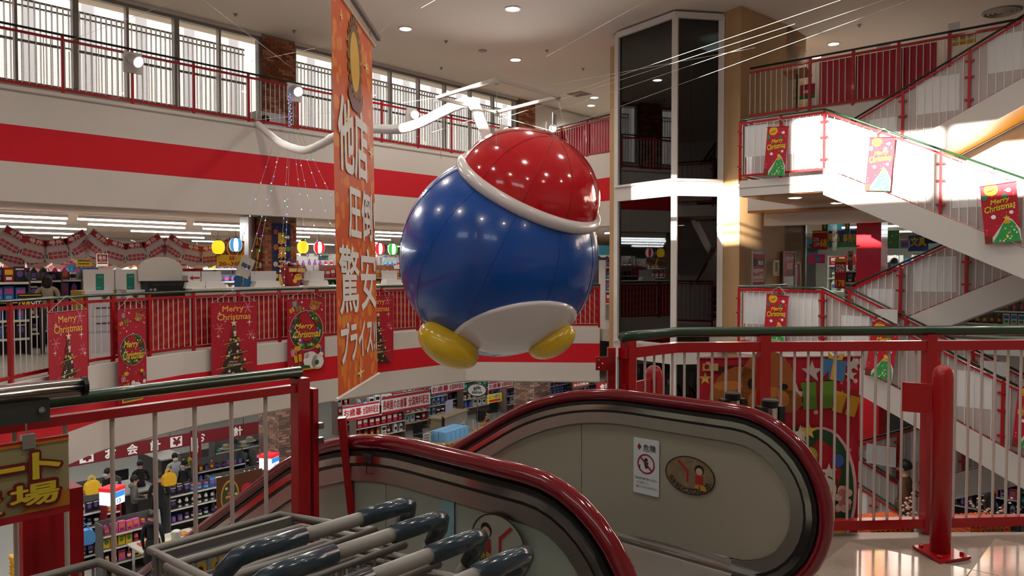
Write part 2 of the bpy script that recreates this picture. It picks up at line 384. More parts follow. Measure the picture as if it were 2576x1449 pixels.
def window(n, ua, ub, thick_px, thin_px):
    root = MB(); L = ub - ua
    root.bx(-.10, .03, 0, L, 0, .07); root.bx(-.10, .03, 0, L, 1.98, 2.05); root.bx(-.10, .03, 0, .07, 0, 2.05); root.bx(-.10, .03, L - .07, L, 0, 2.05)
    o = struct(root.build('window_%d' % n, ALU, loc=B(VW - .06, ua, 5.08), rz=TH))
    cuts = [0]
    for px, wd in sorted([(p, .11) for p in thick_px] + [(p, .05) for p in thin_px]):
        u = u_at(px) - ua; cuts.append(u); MB().bx(-.09, .05, -wd / 2, wd / 2, .07, 1.98).build('mullion', ALU, o, (0, u, 0))
    cuts.append(L)
    for a, b in zip(cuts, cuts[1:]):
        MB().bx(-.035, -.03, a + .05, b - .05, .07, 1.98).build('pane', CLEAR, o)
    fin = MB().bx(-.04, .0, -.011, .011, -.3, 1.84).mesh('fin', FIN); k = 0; u = .06
    while u < L - .1:
        put('fin', fin, o, (-.55, u, 0)); u += .105
    MB().bx(-.62, -.58, 0, L - .1, 1.69, 1.72).build('fin_rail', ALU, o); MB().bx(-.62, -.58, 0, L - .1, 1.81, 1.845).build('fin_rail', ALU, o)
    MB().bx(-.5, -.46, 0, L - .1, .95, 1.0).build('fin_rail', ALU, o)
    return o
window(1, U0, U1, [195, 448], [45, 325, 556])
window(2, U2, U3, [], [845, 985, 1056, 1122, 1186, 1243])
mb = MB(); mb.bx(-24.2, -24.0, -12, 40, 6.2, 12); mb.mi = 1; mb.bx(-24.2, -23.99, -12, 40, 5.5, 6.2); mb.mi = 2; mb.bx(-24.2, -23.99, -12, 40, 2.8, 5.5)
nb = mb.build('neighbour_building', [cm('#c4b2b2', .8), cm('#a8bcb0', .8), cm('#c4aca2', .8)], rz=TH)
tag(nb, 'pale pink rendered wall of the next building outside the gallery windows', 'building')
mb = MB()
for k in range(26): mb.bx(-23.99, -23.96, -4 + k * 1.5, -3.96 + k * 1.5, 2.9, 11.8)
mb.build('wall_joint', cm('#c0b0ac', .8), nb, rz=0)
# --- elevator shaft
EV = [(-10.3, 15.3), (-8.53, 14.9), (-7.85, 15.75)]
mb = MB(); mb.prism([(-10.62, 15.42), (-10.3, 15.34), (-10.3, 15.7), (-10.62, 18.6)], Z1, 6.9)
mb.prism([(-7.83, 15.74), (-7.33, 15.6), (-7.1, 17.5), (-7.1, 18.6), (-7.75, 18.6)], Z1, ZC); mb.bx(-10.6, -7.2, 18.4, 18.6, Z1, ZC)
mb.bx(-7.75, -7.1, 17.5, 18.7, 0, ZC)
sh = blk('wall_elevator_shaft', mb, TAN)
el = thing('glass_elevator', 'tall glass elevator shaft in white frames between the tan wood walls', 'elevator', B(-9.2, 16.6, Z1), TH)
def loc2(v, u, z): return (v + 9.2, u - 16.6, z - Z1)
WF = mat('elevator_white_frame', '#d9d4cf', .45)
for i, (v, u) in enumerate(EV):
    MB().box(0, 0, (ZC - Z1 - .1) / 2, .13, .13, ZC - Z1 - .1, -.25 if i == 0 else .3).build('mullion', WF, el, loc2(v, u, Z1))
for za, zb, p in ((3.12, 3.5, .1), (-.62, -.18, .1), (7.02, 7.15, .1), (-5.3, -5.1, .1)):
    MB().sweep([loc2(v, u, (za + zb) / 2) for v, u in EV], .16, zb - za).build('transom', WF, el)
    if zb < 6 and za > -5: MB().sweep([loc2(v, u, zb - .03) for v, u in EV], .26, .05).build('transom_ledge', WF, el)
for (a, b) in ((0, 1), (1, 2)):
    for za, zb in ((3.5, 7.02), (-.18, 3.12), (-5.1, -.62)):
        p, q = loc2(*EV[a], 0), loc2(*EV[b], 0)
        MB().sweep([(p[0], p[1], (za + zb) / 2 - Z1), (q[0], q[1], (za + zb) / 2 - Z1)], .012, zb - za).build('glass_pane', TINT, el)
DKI = cm('#4a4641', .7)
mb = MB(); mb.bx(.0 - .95, 1.35, 1.5, 1.55, .1, 12.3); mb.bx(-1.0, -.95, -.9, 1.5, .1, 12.3); mb.build('shaft_lining', DKI, el)
for x in (-.6, .75): MB().bx(x - .06, x + .06, 1.2, 1.3, .1, 12.3).build('guide_rail', cm('#1d1c1b', .5), el)
for z in (2.5, 6.0, 8.6, 11.2): MB().bx(-.95, 1.3, 1.35, 1.45, z, z + .18).build('shaft_beam', cm('#6a655f', .6), el)
mb = MB(); mb.bx(-.7, .9, -.5, 1.1, 4.95, 5.1); mb.bx(-.7, .9, -.5, 1.1, 7.3, 7.45); mb.bx(-.72, .92, 1.02, 1.1, 5.1, 7.3)
mb.build('car', cm('#57514a', .4), el)
mb = MB(); mb.bx(-.7, .9, -.52, -.48, 5.9, 5.94); mb.build('car_handrail', CHROME, el)
mb = MB(); mb.bx(.1, .62, .5, 1.0, 12.25, 12.28); mb.build('skylight', mat('skylight_glow', '#dfe9f2', .5, emit=3.0), el)
# --- walls on the stair side, second floor
mb = MB(); mb.bx(-7.0, 9, 16.1, 16.4, 2.45, 2.76); blk('trim_2', mb, FASC)
mb = MB(); mb.bx(-7.1, 9, 15.5, 18.6, 2.70, 2.752); blk('ceiling_stair_lobby', mb, BROWN)
mb = MB(); mb.bx(-5.27, -4.78, 16.8, 17.25, Z1, 2.75); blk('wall_red_pillar', mb, mat('red_pillar_gloss', '#b80f1c', .25, coat=.4))
mb = MB()
for v in (-7.06, -3.6, -1.4): mb.bx(v - .03, v + .03, 18.62, 18.7, 0, 2.72)
mb.bx(-7.06, 3, 18.62, 18.7, 0, .06); mb.bx(-7.06, 3, 18.62, 18.7, 2.62, 2.72)
wn = blk('window_3', mb, ALU)
for a, b in ((-7.03, -3.63), (-3.57, -1.43), (-1.37, 3)): MB().bx(a, b, 18.655, 18.665, .06, 2.62).build('pane', CLEAR, wn)
mb = MB(); mb.bx(-12, 9, 33, 33.2, 0, 2.7); blk('wall_shop_back', mb, cm('#b8b4a8'))
mb = MB(); mb.bx(-7.0, 9, 27, 27.2, Z3, ZC); blk('wall_upper_back', mb, cm('#c6beb4'))
mb = MB(); mb.bx(-15.4, -10.4, 26, 26.2, Z3, ZC); blk('wall_upper_far', mb, cm('#a59486'))
# ================================================================= RAILINGS, STAIRS
def plen(path):
    d = [0.0]
    for a, b in zip(path, path[1:]): d.append(d[-1] + math.hypot(b[0] - a[0], b[1] - a[1]))
    return d
def pat(path, d, s):
    for i in range(len(path) - 1):
        if s <= d[i + 1] + 1e-6:
            t = (s - d[i]) / max(1e-9, d[i + 1] - d[i]); return [path[i][k] + (path[i + 1][k] - path[i][k]) * t for k in range(3)], math.atan2(path[i + 1][1] - path[i][1], path[i + 1][0] - path[i][0])
    a, b = path[-2], path[-1]; return list(b), math.atan2(b[1] - a[1], b[0] - a[0])
PANELRED = None
def red_panel_mat():
    m = mat('red_patterned_sheet', '#b01420', .55); nt = m.node_tree; b = nt.nodes['Principled BSDF']
    tc = nt.nodes.new('ShaderNodeTexCoord'); mp = nt.nodes.new('ShaderNodeMapping'); mp.inputs['Rotation'].default_value = (.6, .6, .35)
    wv = nt.nodes.new('ShaderNodeTexWave'); wv.inputs['Scale'].default_value = 2.6; wv.inputs['Distortion'].default_value = 2.5; wv.inputs['Detail'].default_value = 3; wv.inputs['Detail Scale'].default_value = 5
    cr = nt.nodes.new('ShaderNodeValToRGB'); cr.color_ramp.elements[0].position = .55; cr.color_ramp.elements[0].color = (*lin('#a8101c'), 1); cr.color_ramp.elements[1].position = .85; cr.color_ramp.elements[1].color = (*lin('#bf3a22'), 1)
    nt.links.new(tc.outputs['Object'], mp.inputs[0]); nt.links.new(mp.outputs[0], wv.inputs[0]); nt.links.new(wv.outputs[0], cr.inputs[0]); nt.links.new(cr.outputs[0], b.inputs['Base Color'])
    return m
PANELRED = red_panel_mat()
def railing(name, label, path, posts, hand=1.08, top=.99, bot=.08, sp=.115, br=.008, pw=.05, hr=.022, bm=None, post_m=None, group=None, panel=None, panel_m=None, panel_off=.05, hand_m=None, tw=.04, th=.045, clamps=False, post_to=0.0, parent=None):
    o = path[0]
    if parent:
        rt = bpy.data.objects.new(name, None); COL.objects.link(rt); rt.parent = parent; rt.location = sl(*o); rt['label'] = label; rt.empty_display_size = .1
    else: rt = thing(name, label, 'railing', B(*o), TH, group)
    loc = [(p[0] - o[0], p[1] - o[1], p[2] - o[2]) for p in path]; d = plen(loc); L = d[-1]
    up = lambda h: [(p[0], p[1], p[2] + h) for p in loc]
    MB().tube(up(hand), hr, 8).build('handrail', hand_m or GREEN, rt, smooth=True)
    MB().sweep(up(top), tw, th).build('top_rail', RED, rt); MB().sweep(up(bot), tw, th).build('bottom_rail', RED, rt)
    pm = MB().box(0, 0, (hand - .02 + post_to) / 2, pw, pw, hand - .02 - post_to).mesh('post', post_m or RED)
    ps = posts if isinstance(posts, list) else [i * L / max(1, round(L / posts)) for i in range(round(L / posts) + 1)]
    for s in ps:
        p, a = pat(loc, d, s); po = put('post', pm, rt, p, a)
        if clamps:
            cmsh = MB().box(0, 0, 0, .13, .05, .03).mesh('clamp', RED)
            for z in (.25, .62, .88): put('clamp', cmsh, rt, (p[0], p[1], p[2] + z), a)
    bmsh = MB().tube([(0, 0, bot), (0, 0, top)], br, 6, caps=False).mesh('baluster', bm or WBAL, True)
    n = int(L / sp); s0 = (L - n * sp) / 2
    for i in range(n + 1):
        s = s0 + i * sp
        if any(abs(s - q) < pw * .7 for q in ps): continue
        p, a = pat(loc, d, s); put('baluster', bmsh, rt, p, a)
    if panel:
        for (sa, sb) in panel:
            pts = []; k = max(2, int((sb - sa) / .4) + 1)
            for i in range(k + 1):
                p, a = pat(loc, d, sa + (sb - sa) * i / k); pts.append((p[0] + math.sin(a) * panel_off, p[1] - math.cos(a) * panel_off, p[2] + (top + bot) / 2))
            MB().sweep(pts, .006, top - bot - .06).build('infill_panel', panel_m or PANELRED, rt)
    return rt, loc, d
# third floor gallery railing (window side)
R3 = [(-15.36, 1.2, Z3 + .03), (-15.36, 18.25, Z3 + .03)]
railing('gallery_railing', 'long red railing with thin white balusters along the windowed upper gallery', R3, 1.18, bm=WBAL, hand_m=cm('#20201e', .4), pw=.045)
R3b = [(-15.3, 18.27, Z3 + .03), (-10.65, 17.12, Z3 + .03)]
railing('gallery_railing', 'upper gallery railing with glossy red infill beside the glass elevator', R3b, 1.2, hand_m=cm('#20201e', .4), panel=[(0.1, 4.7)], panel_m=mat('red_film', '#a8122a', .2), panel_off=-.05)
# second floor far railing
R2 = [(v + .02, u, .02) for v, u in EDGE2[1:]]
R2s = []
for i in range(len(R2) - 1):
    R2s.append(R2[i])
R2s.append(R2[-1])
dd = plen(R2s); Ltot = dd[-1]
def s_at_px(path, d, px):
    best = None
    for i in range(400):
        s = d[-1] * i / 399; p, a = pat(path, d, s); w = B(p[0], p[1], 1.0); c = CX + FPX * w.x / w.y
        if best is None or abs(c - px) < best[0]: best = (abs(c - px), s)
    return best[1]
S285 = s_at_px(R2s, dd, 283)
PS = [s_at_px(R2s, dd, x) for x in (25, 125, 213, 283, 371, 487, 600, 700, 795, 880, 960, 1050, 1175, 1290, 1400)]
railing('balcony_railing', 'curved red balcony railing with red patterned infill in front of the service counter', R2s, PS + [Ltot - .03], hand=1.08, bm=WBAL, panel=[(a + .04, b - .04) for a, b in zip(PS[3:], PS[4:] + [Ltot])], panel_off=-.045, hr=.024)
# third floor railing on the stair side, red infill
R3c = [(-7.05, 15.45, Z3 + .03), (2.5, 15.45, Z3 + .03)]
d3 = plen(R3c)
railing('gallery_railing', 'upper railing backed with shiny red film above the stairs', R3c, [s_at_px(R3c, d3, x) for x in (2032, 2140, 2254, 2378, 2540)], hand_m=cm('#20201e', .4), panel=[(s_at_px(R3c, d3, 2052), s_at_px(R3c, d3, 2138)), (s_at_px(R3c, d3, 2142), s_at_px(R3c, d3, 2252)), (s_at_px(R3c, d3, 2256), s_at_px(R3c, d3, 2345))], panel_m=mat('red_film', '#a8122a', .2), panel_off=-.06)
# --- near railings
RN = [(-2.24, 1.42, 0), (-2.24, -1.2, 0)]
rn, _, _ = railing('corner_railing', 'red railing with dark green handrail left of the escalator', RN, [0.0, 1.55], hand=1.185, top=1.132, bot=.07, sp=.118, br=.0065, pw=.046, hr=.02, bm=BAL, tw=.03, th=.026)
MB().box(.0, .045, .85, .05, .02, .55).build('bolted_channel', RED, rn)
lc = lambda p: (toB(p).x + 2.24, toB(p).y - 1.42, p.z)
MB().tube([lc(at_y(860, 1050, 2.62)), lc(at_y(893, 1355, 2.66)), lc(at_y(915, 1560, 2.68))], .019, 4).build('brace', RED, rn)
mb = MB()
for z in (.3, .95, 1.0): mb.box(.04, .05, z, .02, .02, .02)
mb.build('bolt', STEEL, rn)
tl = lambda p: tuple(toB(p))
a1, a2, a3 = at_z(1565, 841, 1.19), at_z(1700, 829, 1.19), at_z(2700, 823, 1.19)
q1, q2, q3 = toB(a1), toB(a2), toB(a3)
RR = [(q1.x, q1.y, 0), ((q1.x + q2.x) / 2, (q1.y + q2.y) / 2 + .02, 0), (q2.x, q2.y, 0), (q3.x, q3.y, 0), (q3.x + 1.5, q3.y + 1.6, 0)]
dr = plen(RR)
def s_px(px): return s_at_px(RR, dr, px)
rr, _, _ = railing('landing_railing', 'red railing with dark green handrail beside the far escalator side', RR, [s_px(1582), s_px(1921), s_px(2338), s_px(2760)], hand=1.175, top=1.09, bot=.06, sp=.08, br=.0075, pw=.06, hr=.028, bm=BAL, tw=.05, th=.055)
# end fixings of the right railing
b0 = RR[0]
fx = thing('guard_post', 'round-topped red guard post with plates at the end of the railing', 'post', B(b0[0], b0[1] - .03, 0) , 0)
gp = at_z(1645, 918, 1.0); gx, gy = gp.x - fx.location.x, gp.y - fx.location.y
prof = [(.05, 0.0), (.05, .93), (.047, .955), (.038, .98), (.022, .995), (.004, 1.0)]
MB().lathe(prof, 20).build('tube', RED, fx, (gx, gy, 0), smooth=True)
MB().box(gx / 2, gy / 2 - .01, .82, abs(gx) + .05, .02, .22, math.atan2(gy, gx)).build('side_plate', RED, fx)
MB().box(0, 0, .93, .04, .05, .38).build('channel', RED, fx, (-.035, .03, 0))
for z in (.86, 1.04):
    pl = MB().box(0, 0, 0, .09, .012, .07).build('fixing_plate', RED, fx, (-.075, .0, z))
    for dx, dz in ((-.03, .02), (-.012, .0), (-.03, -.02)): MB().lathe([(.005, 0), (.005, .008), (.002, .010)], 8, M=Matrix.Rotation(math.pi / 2, 4, 'X')).build('bolt', CHROME, pl, (dx, -.006, dz))
MB().plate([(0, .3), (.085, .3), (.075, 1.1), (.04, 1.1), (.02, .9), (.005, .85)], -.003, .003).build('clear_guard', CLEAR, fx, (-.10, -.03, 0), 0)
gb = at_z(2365, 1393, 0)
bp = thing('guard_post', 'tall round-topped red guard post bolted to the pale floor', 'post', gb, math.radians(8))
MB().lathe([(r * 1.02, z * 1.02) for r, z in prof], 24).build('tube', RED, bp, smooth=True)
MB().prism([(-.10, -.13), (.11, -.09), (.10, .12), (-.09, .10)], 0, .014).build('base_plate', RED, bp)
for x, y in ((-.07, -.09), (.08, -.06), (.07, .09), (-.06, .07)): MB().lathe([(.012, .014), (.012, .026), (.005, .03)], 6).build('bolt', RED, bp, (x, y, 0))
MB().box(-.085, .09, .83, .14, .02, .16, -.7).build('side_plate', RED, bp)
# --- stairs
STW = mat('stair_white_paint', '#cfc9c4', .55, noise=.03, scale=2)
ACR = mat('frosted_acrylic', '#b8aeaa', .35, noise=.05, scale=2.0)
PAPER = mat('white_paper_sheet', '#dcdcdc', .7)
TREAD = mat('stair_tread', '#9b948c', .6)
FLU0, FLU1, BKU0, BKU1 = 12.94, 14.16, 14.28, 15.44
VL0, VL1, VR = -6.09, -4.6, -1.54
st = thing('staircase', 'white scissor staircase with landings climbing past the glass elevator', 'staircase', B(VL1, FLU0, Z1), TH)
def sl(v, u, z): return (v - VL1, u - FLU0, z - Z1)
def landing(z, th=.28):
    x0, y0, z0 = sl(VL0, FLU0, z - th); x1, y1, z1 = sl(VL1, BKU1, z)
    mb = MB(); mb.bx(x0, x1, y0, y1, z0, z1); mb.build('landing', STW, st)
    MB().bx(x0 + .03, x1 - .03, y0 + .06, y1, z0 - .012, z0).build('landing_soffit', BROWN, st)
    MB().bx(x0 - .01, x1, y0 - .015, y0, z1 - .13, z1 - .10).build('landing_trim', STW, st)
def flight(va, za, vb, zb, ua, ub, n=9):
    x0, y0, _ = sl(va, ua, 0); x1, y1, _ = sl(vb, ub, 0); a, b = za - Z1, zb - Z1
    tr = MB().bx(-(x1 - x0) / n * .55, (x1 - x0) / n * .55, 0, y1 - y0 - .08, -.045, 0).mesh('step', TREAD)
    for i in range(n):
        t = (i + .5) / n; put('step', tr, st, (x0 + (x1 - x0) * t, y0 + .04, a + (b - a) * t - .02))
    lo, hi = .34, .10
    for yy, nm in ((y0, 'stringer'), (y1 - .04, 'stringer')):
        MB().plate([(x0, a - lo), (x1, b - lo), (x1, b + hi), (x0, a + hi)], yy, yy + .04).build(nm, STW, st)
    MB().plate([(x0, a - lo + .02), (x1, b - lo + .02), (x1, b - lo + .06), (x0, a - lo + .06)], y0 + .04, y1 - .04).build('flight_soffit', mat('ochre_soffit', '#c88a1e', .3) if zb > za and za > 2 else STW, st)
for z in (3.1, .1, -2.8): landing(z)
SV = .49
flight(VL1, 3.1, VR, 1.6, FLU0, FLU1); flight(VL1, 3.1, VR, 4.66, BKU0, BKU1)
flight(VL1, .1, VR, -1.4, FLU0, FLU1); flight(VL1, .1, VR, 1.6, BKU0, BKU1)
flight(VL1, -2.8, VR, -4.3, FLU0, FLU1); flight(VL1, -2.8, VR, -1.4, BKU0, BKU1)
for z in (1.6, -1.4, -4.3):
    x0, y0, z0 = sl(VR, FLU0, z - .28); x1, y1, z1 = sl(VR + 1.5, BKU1, z); MB().bx(x0, x1, y0, y1, z0, z1).build('landing', STW, st)
def stair_rail(label, path, posts, sheets=(), hand_m=None, clamps=True):
    rt, loc, d = railing('stair_railing', label, path, posts, hand=1.09, top=1.03, bot=.09, sp=.115, br=.007, pw=.04, hr=.018, tw=.03, th=.035, panel=[(0.03, plen([(p[0], p[1], p[2]) for p in path])[-1] - .03)], panel_m=ACR, panel_off=-.035, clamps=clamps, hand_m=hand_m, post_to=-.05, parent=st)
    for (sa, sb, za, zb) in sheets:
        p, a = pat(loc, d, (sa + sb) / 2); q, _ = pat(loc, d, sa); r, _ = pat(loc, d, sb); h = sb - sa
        MB().bx(-h / 2, h / 2, -.001, .001, za, zb).build('paper_sheet', PAPER, rt, (p[0] - math.sin(a) * -.028, p[1] + math.cos(a) * .028, p[2]), a)
    return rt
E = .03
for zl, nm in ((3.1, 'upper'), (.1, 'middle'), (-2.8, 'lowest')):
    pth = [(VL0, BKU1 - .3, zl), (VL0, FLU0 + E, zl), (VL1, FLU0 + E, zl), (VR, FLU0 + E, zl - 1.5)]
    L = plen(pth)
    stair_rail('red stair railing with white infill on the %s front flight' % nm, pth, [.02, L[1], (L[1] + L[2]) / 2, L[2], L[2] + .85, L[2] + 1.75, L[2] + 2.6],
               sheets=[(L[1] + .08, L[1] + .5, .42, .98), (L[2] - .62, L[2] - .06, .40, 1.0), (L[2] + .3, L[2] + .75, .42, .9), (L[2] + 1.9, L[2] + 2.45, .4, .95)])
for za, zb, nm in ((3.1, 4.66, 'upper'), (.1, 1.6, 'middle'), (-2.8, -1.4, 'lowest')):
    pth = [(VL1, BKU0 + E, za), (VR, BKU0 + E, zb)]
    stair_rail('red stair railing with white infill on the %s rear flight' % nm, pth, [.05, .85, 1.85, 2.85], sheets=[(.3, .75, .25, .8), (1.05, 1.7, .35, .95), (2.1, 2.7, .35, .95)], hand_m=cm('#20201e', .4))
pth = [(VL1, FLU1 - .03, .1), (VR, FLU1 - .03, -1.4)]
stair_rail('inner red stair railing along the middle front flight', pth, [.05, 1.0, 2.0, 3.0], hand_m=cm('#20201e', .4))
pth = [(VL1, FLU1 - .03, -2.8), (VR, FLU1 - .03, -4.3)]
stair_rail('inner red stair railing along the lowest front flight', pth, [.05, 1.0, 2.0, 3.0])
# ================================================================= ESCALATOR
def arc(cx, cz, r, a0, a1, n): return [(cx + r * math.cos(a0 + (a1 - a0) * i / n), cz + r * math.sin(a0 + (a1 - a0) * i / n)) for i in range(n + 1)]
def esc_path(drop=0.0):
    """handrail line in (v,z), offset inwards by drop"""
    sl30 = math.radians(30.5); R = 1.6 - drop; top = .955 - drop
    vc, zc = -1.86, .955 - 1.6
    pts = []
    a1 = math.pi / 2 + sl30
    p = (vc + R * math.cos(a1), zc + R * math.sin(a1)); L = 9.6
    for t in (1.0, .66, .33, .12): pts.append((p[0] - math.cos(sl30) * L * t, p[1] - math.sin(sl30) * L * t))
    pts += arc(vc, zc, R, a1, math.pi / 2, 10)
    r = .37 - drop; pts += [(-1.6, top)]
    pts += arc(-1.375, .955 - .37, r, math.pi / 2, -math.pi / 2, 18)
    return pts
EL_RED = mat('escalator_red_rubber', '#74091a', .1, coat=.7)
PANM = mat('escalator_pearl_panel', '#9c9484', .16, noise=.10, scale=1.2, coat=.25)
PANN = mat('escalator_pale_green_panel', '#a3ab9c', .14, noise=.08, scale=1.2, coat=.25)
es = thing('escalator', 'escalator with glossy red handrails descending from the landing', 'escalator', B(-1.0, 2.25, 0), TH)
ex = lambda v: v + 1.0
for uu, pm, side in ((1.6, PANN, 1), (2.9, PANM, -1)):
    y = uu - 2.25
    P0 = esc_path()
    MB().tube([(ex(v), y, z) for v, z in P0], .028, 12, flat=1.0).build('handrail', EL_RED, es, smooth=True)
    for d0, d1, m, wd in ((.026, .042, cm('#171514', .4), .05), (.042, .066, CHROME, .06), (.066, .078, cm('#1c1a19', .4), .05), (.078, .128, STEEL, .045)):
        A, Bq = esc_path(d0), esc_path(d1); mb = MB()
        for s in (-1, 1):
            for i in range(len(A) - 1):
                q = [(ex(A[i][0]), y + s * wd / 2, A[i][1]), (ex(A[i + 1][0]), y + s * wd / 2, A[i + 1][1]), (ex(Bq[i + 1][0]), y + s * wd / 2, Bq[i + 1][1]), (ex(Bq[i][0]), y + s * wd / 2, Bq[i][1])]
                mb.quad(*(q if s > 0 else q[::-1]))
        for C, fl_ in ((A, 0), (Bq, 1)):
            for i in range(len(C) - 1):
                q = [(ex(C[i][0]), y - wd / 2, C[i][1]), (ex(C[i + 1][0]), y - wd / 2, C[i + 1][1]), (ex(C[i + 1][0]), y + wd / 2, C[i + 1][1]), (ex(C[i][0]), y + wd / 2, C[i][1])]
                mb.quad(*(q if not fl_ else q[::-1]))
        smooth_by_angle(mb.build('handrail_trim', m, es), 50)
    C = esc_path(.13); low = []
    lowpts = [(-1.33, .31), (-2.15, .31), (-2.6, .16), (-11.0, .16 - 8.4 * math.tan(math.radians(30.5)))]
    cuts = [k for k in range(len(C))]
    outline = [(ex(v), z) for v, z in C] + [(ex(v), z) for v, z in lowpts[1:]]
    # panels: each panel piece from joint to joint, cut at vertical joints
    joints = [-11.2, -6.4, -4.6, -3.1, -2.0, -0.5] if side > 0 else [-11.2, -5.6, -3.9, -2.15, -1.0 + .5]
    bmx = bmesh.new(); vs = [bmx.verts.new((a, y - .006, b)) for a, b in outline]; f = bmx.faces.new(vs)
    me0 = bpy.data.meshes.new('tmp'); bmx.to_mesh(me0); bmx.free()
    for a, b in zip(joints, joints[1:]):
        bm2 = bmesh.new(); bm2.from_mesh(me0)
        geom = bm2.verts[:] + bm2.edges[:] + bm2.faces[:]
        bmesh.ops.bisect_plane(bm2, geom=geom, plane_co=(ex(a) + .002, 0, 0), plane_no=(-1, 0, 0), clear_outer=True)
        geom = bm2.verts[:] + bm2.edges[:] + bm2.faces[:]
        bmesh.ops.bisect_plane(bm2, geom=geom, plane_co=(ex(b) - .002, 0, 0), plane_no=(1, 0, 0), clear_outer=True)
        if bm2.faces:
            r_ = bmesh.ops.extrude_face_region(bm2, geom=bm2.faces[:])
            bmesh.ops.translate(bm2, vec=(0, .012, 0), verts=[q for q in r_['geom'] if isinstance(q, bmesh.types.BMVert)])
            bmesh.ops.recalc_face_normals(bm2, faces=bm2.faces[:])
            mp = bpy.data.meshes.new('balustrade_panel'); bm2.to_mesh(mp); mp.materials.append(pm); put('balustrade_panel', mp, es)
        bm2.free()
    bpy.data.meshes.remove(me0)
    # inner deck: steel cover sloping towards the steps; dark skirt
    s = side; t30 = math.tan(math.radians(30.5))
    line = [(-1.36, .315), (-2.15, .315), (-2.75, .12), (-11.0, .12 - 8.25 * t30)]
    mb = MB()
    for (va, za), (vb, zb) in zip(line, line[1:]):
        a, b, c, d = (ex(va), y + s * .012, za), (ex(vb), y + s * .012, zb), (ex(vb), y + s * .20, zb - .09), (ex(va), y + s * .20, za - .09)
        mb.quad(*((a, b, c, d) if s > 0 else (d, c, b, a)))
        a2, b2 = (ex(va), y + s * .20, za - .115), (ex(vb), y + s * .20, zb - .115); mb.quad(*((d, c, b2, a2) if s > 0 else (a2, b2, c, d)))
    mb.build('inner_deck', STEEL, es)
    mb = MB()
    for (va, za), (vb, zb) in zip(line, line[1:]):
        a, b, c, d = (ex(va), y + s * .19, za - .1), (ex(vb), y + s * .19, zb - .1), (ex(vb), y + s * .19, zb - .45), (ex(va), y + s * .19, za - .45)
        mb.quad(*((a, b, c, d) if s > 0 else (d, c, b, a)))
    mb.build('skirt', cm('#191817', .35), es)
    mb = MB()
    for (va, za), (vb, zb) in zip(line, line[1:]):
        a, b, c, d = (ex(va), y - s * .03, za + .01), (ex(vb), y - s * .03, zb + .01), (ex(vb), y - s * .03, zb - 1.0), (ex(va), y - s * .03, za - .3)
        mb.quad(*((a, b, c, d) if s < 0 else (d, c, b, a)))
    mb.build('outer_cladding', STEEL, es)
    MB().bx(ex(-2.2), ex(-1.25), y - .05, y + .05, 0, .31).build('newel_base', STEEL, es)
MB().bx(ex(-1.95), ex(-1.35), -.6, .6, -.004, .004).build('comb_plate', STEEL, es)
stp = MB().bx(0, .41, -.5, .5, -.22, 0).mesh('escalator_step', cm('#242322', .5))
for k in range(22):
    v = -2.36 - k * .40; z = -.0 if k < 1 else -(k) * .40 * math.tan(math.radians(30.5)); put('escalator_step', stp, es, (ex(v), 0, z))
# stickers on the panels
def on_panel(px0, px1, py0, py1, uu): return at_u(px0, py0, uu), at_u(px1, py1, uu)
def sticker_root(name, label, cat, px, py, uu, off=-.034):
    p = at_u(px, py, uu + off); return thing(name, label, cat, p, TH)
SY = -.002
c = toB(at_u(1623, 1175, 2.88))
sg = thing('warning_sign', 'white rectangular danger sticker with a crossed red circle on the escalator panel', 'sign', B(c.x, 2.889, c.z), TH)
hw, hh = .066, .125
def rrect(w, h, r, n=4):
    pts = []
    for cx, cz, a in ((w - r, h - r, 0), (-w + r, h - r, 90), (-w + r, -h + r, 180), (w - r, -h + r, 270)):
        for i in range(n + 1):
            A = math.radians(a + 90 * i / n); pts.append((cx + r * math.cos(A), cz + r * math.sin(A)))
    return pts
MB().plate(rrect(hw, hh, .008), -.0015, 0).build('backing', cm('#c9cdd0', .5), sg)
mb = MB(); mb.star(-.035, .085, .016, SY, 2, .7); mb.mi = 0; mb.ring(0, .012, .038, .045, SY - .0005, 28); mb.flat([(-.033, .038), (-.027, .044), (.033, -.014), (.027, -.02)], SY - .0006); mb.build('red_symbol', cm('#8f1a1a', .6), sg)
mb = MB(); text_into(mb, '危険', -.015, .05, .068, .1, SY, .012); mb.disc(.0, .03, .009, SY - .0002, 10)
mb.flat([(-.012, .02), (.012, .02), (.008, -.008), (-.004, -.008)], SY - .0002); mb.flat([(-.035, .004), (-.03, .006), (-.03, -.02), (-.035, -.02)], SY - .0002)
text_into(mb, '手摺の柵や隙間が巻きこまれない', -.058, .058, -.062, -.05, SY); text_into(mb, 'ように注意すること。', -.05, .015, -.08, -.069, SY); text_into(mb, '転倒してけがをする恐れがあります。', -.05, .058, -.099, -.088, SY); mb.build('lettering', cm('#1b1b1b', .6), sg)
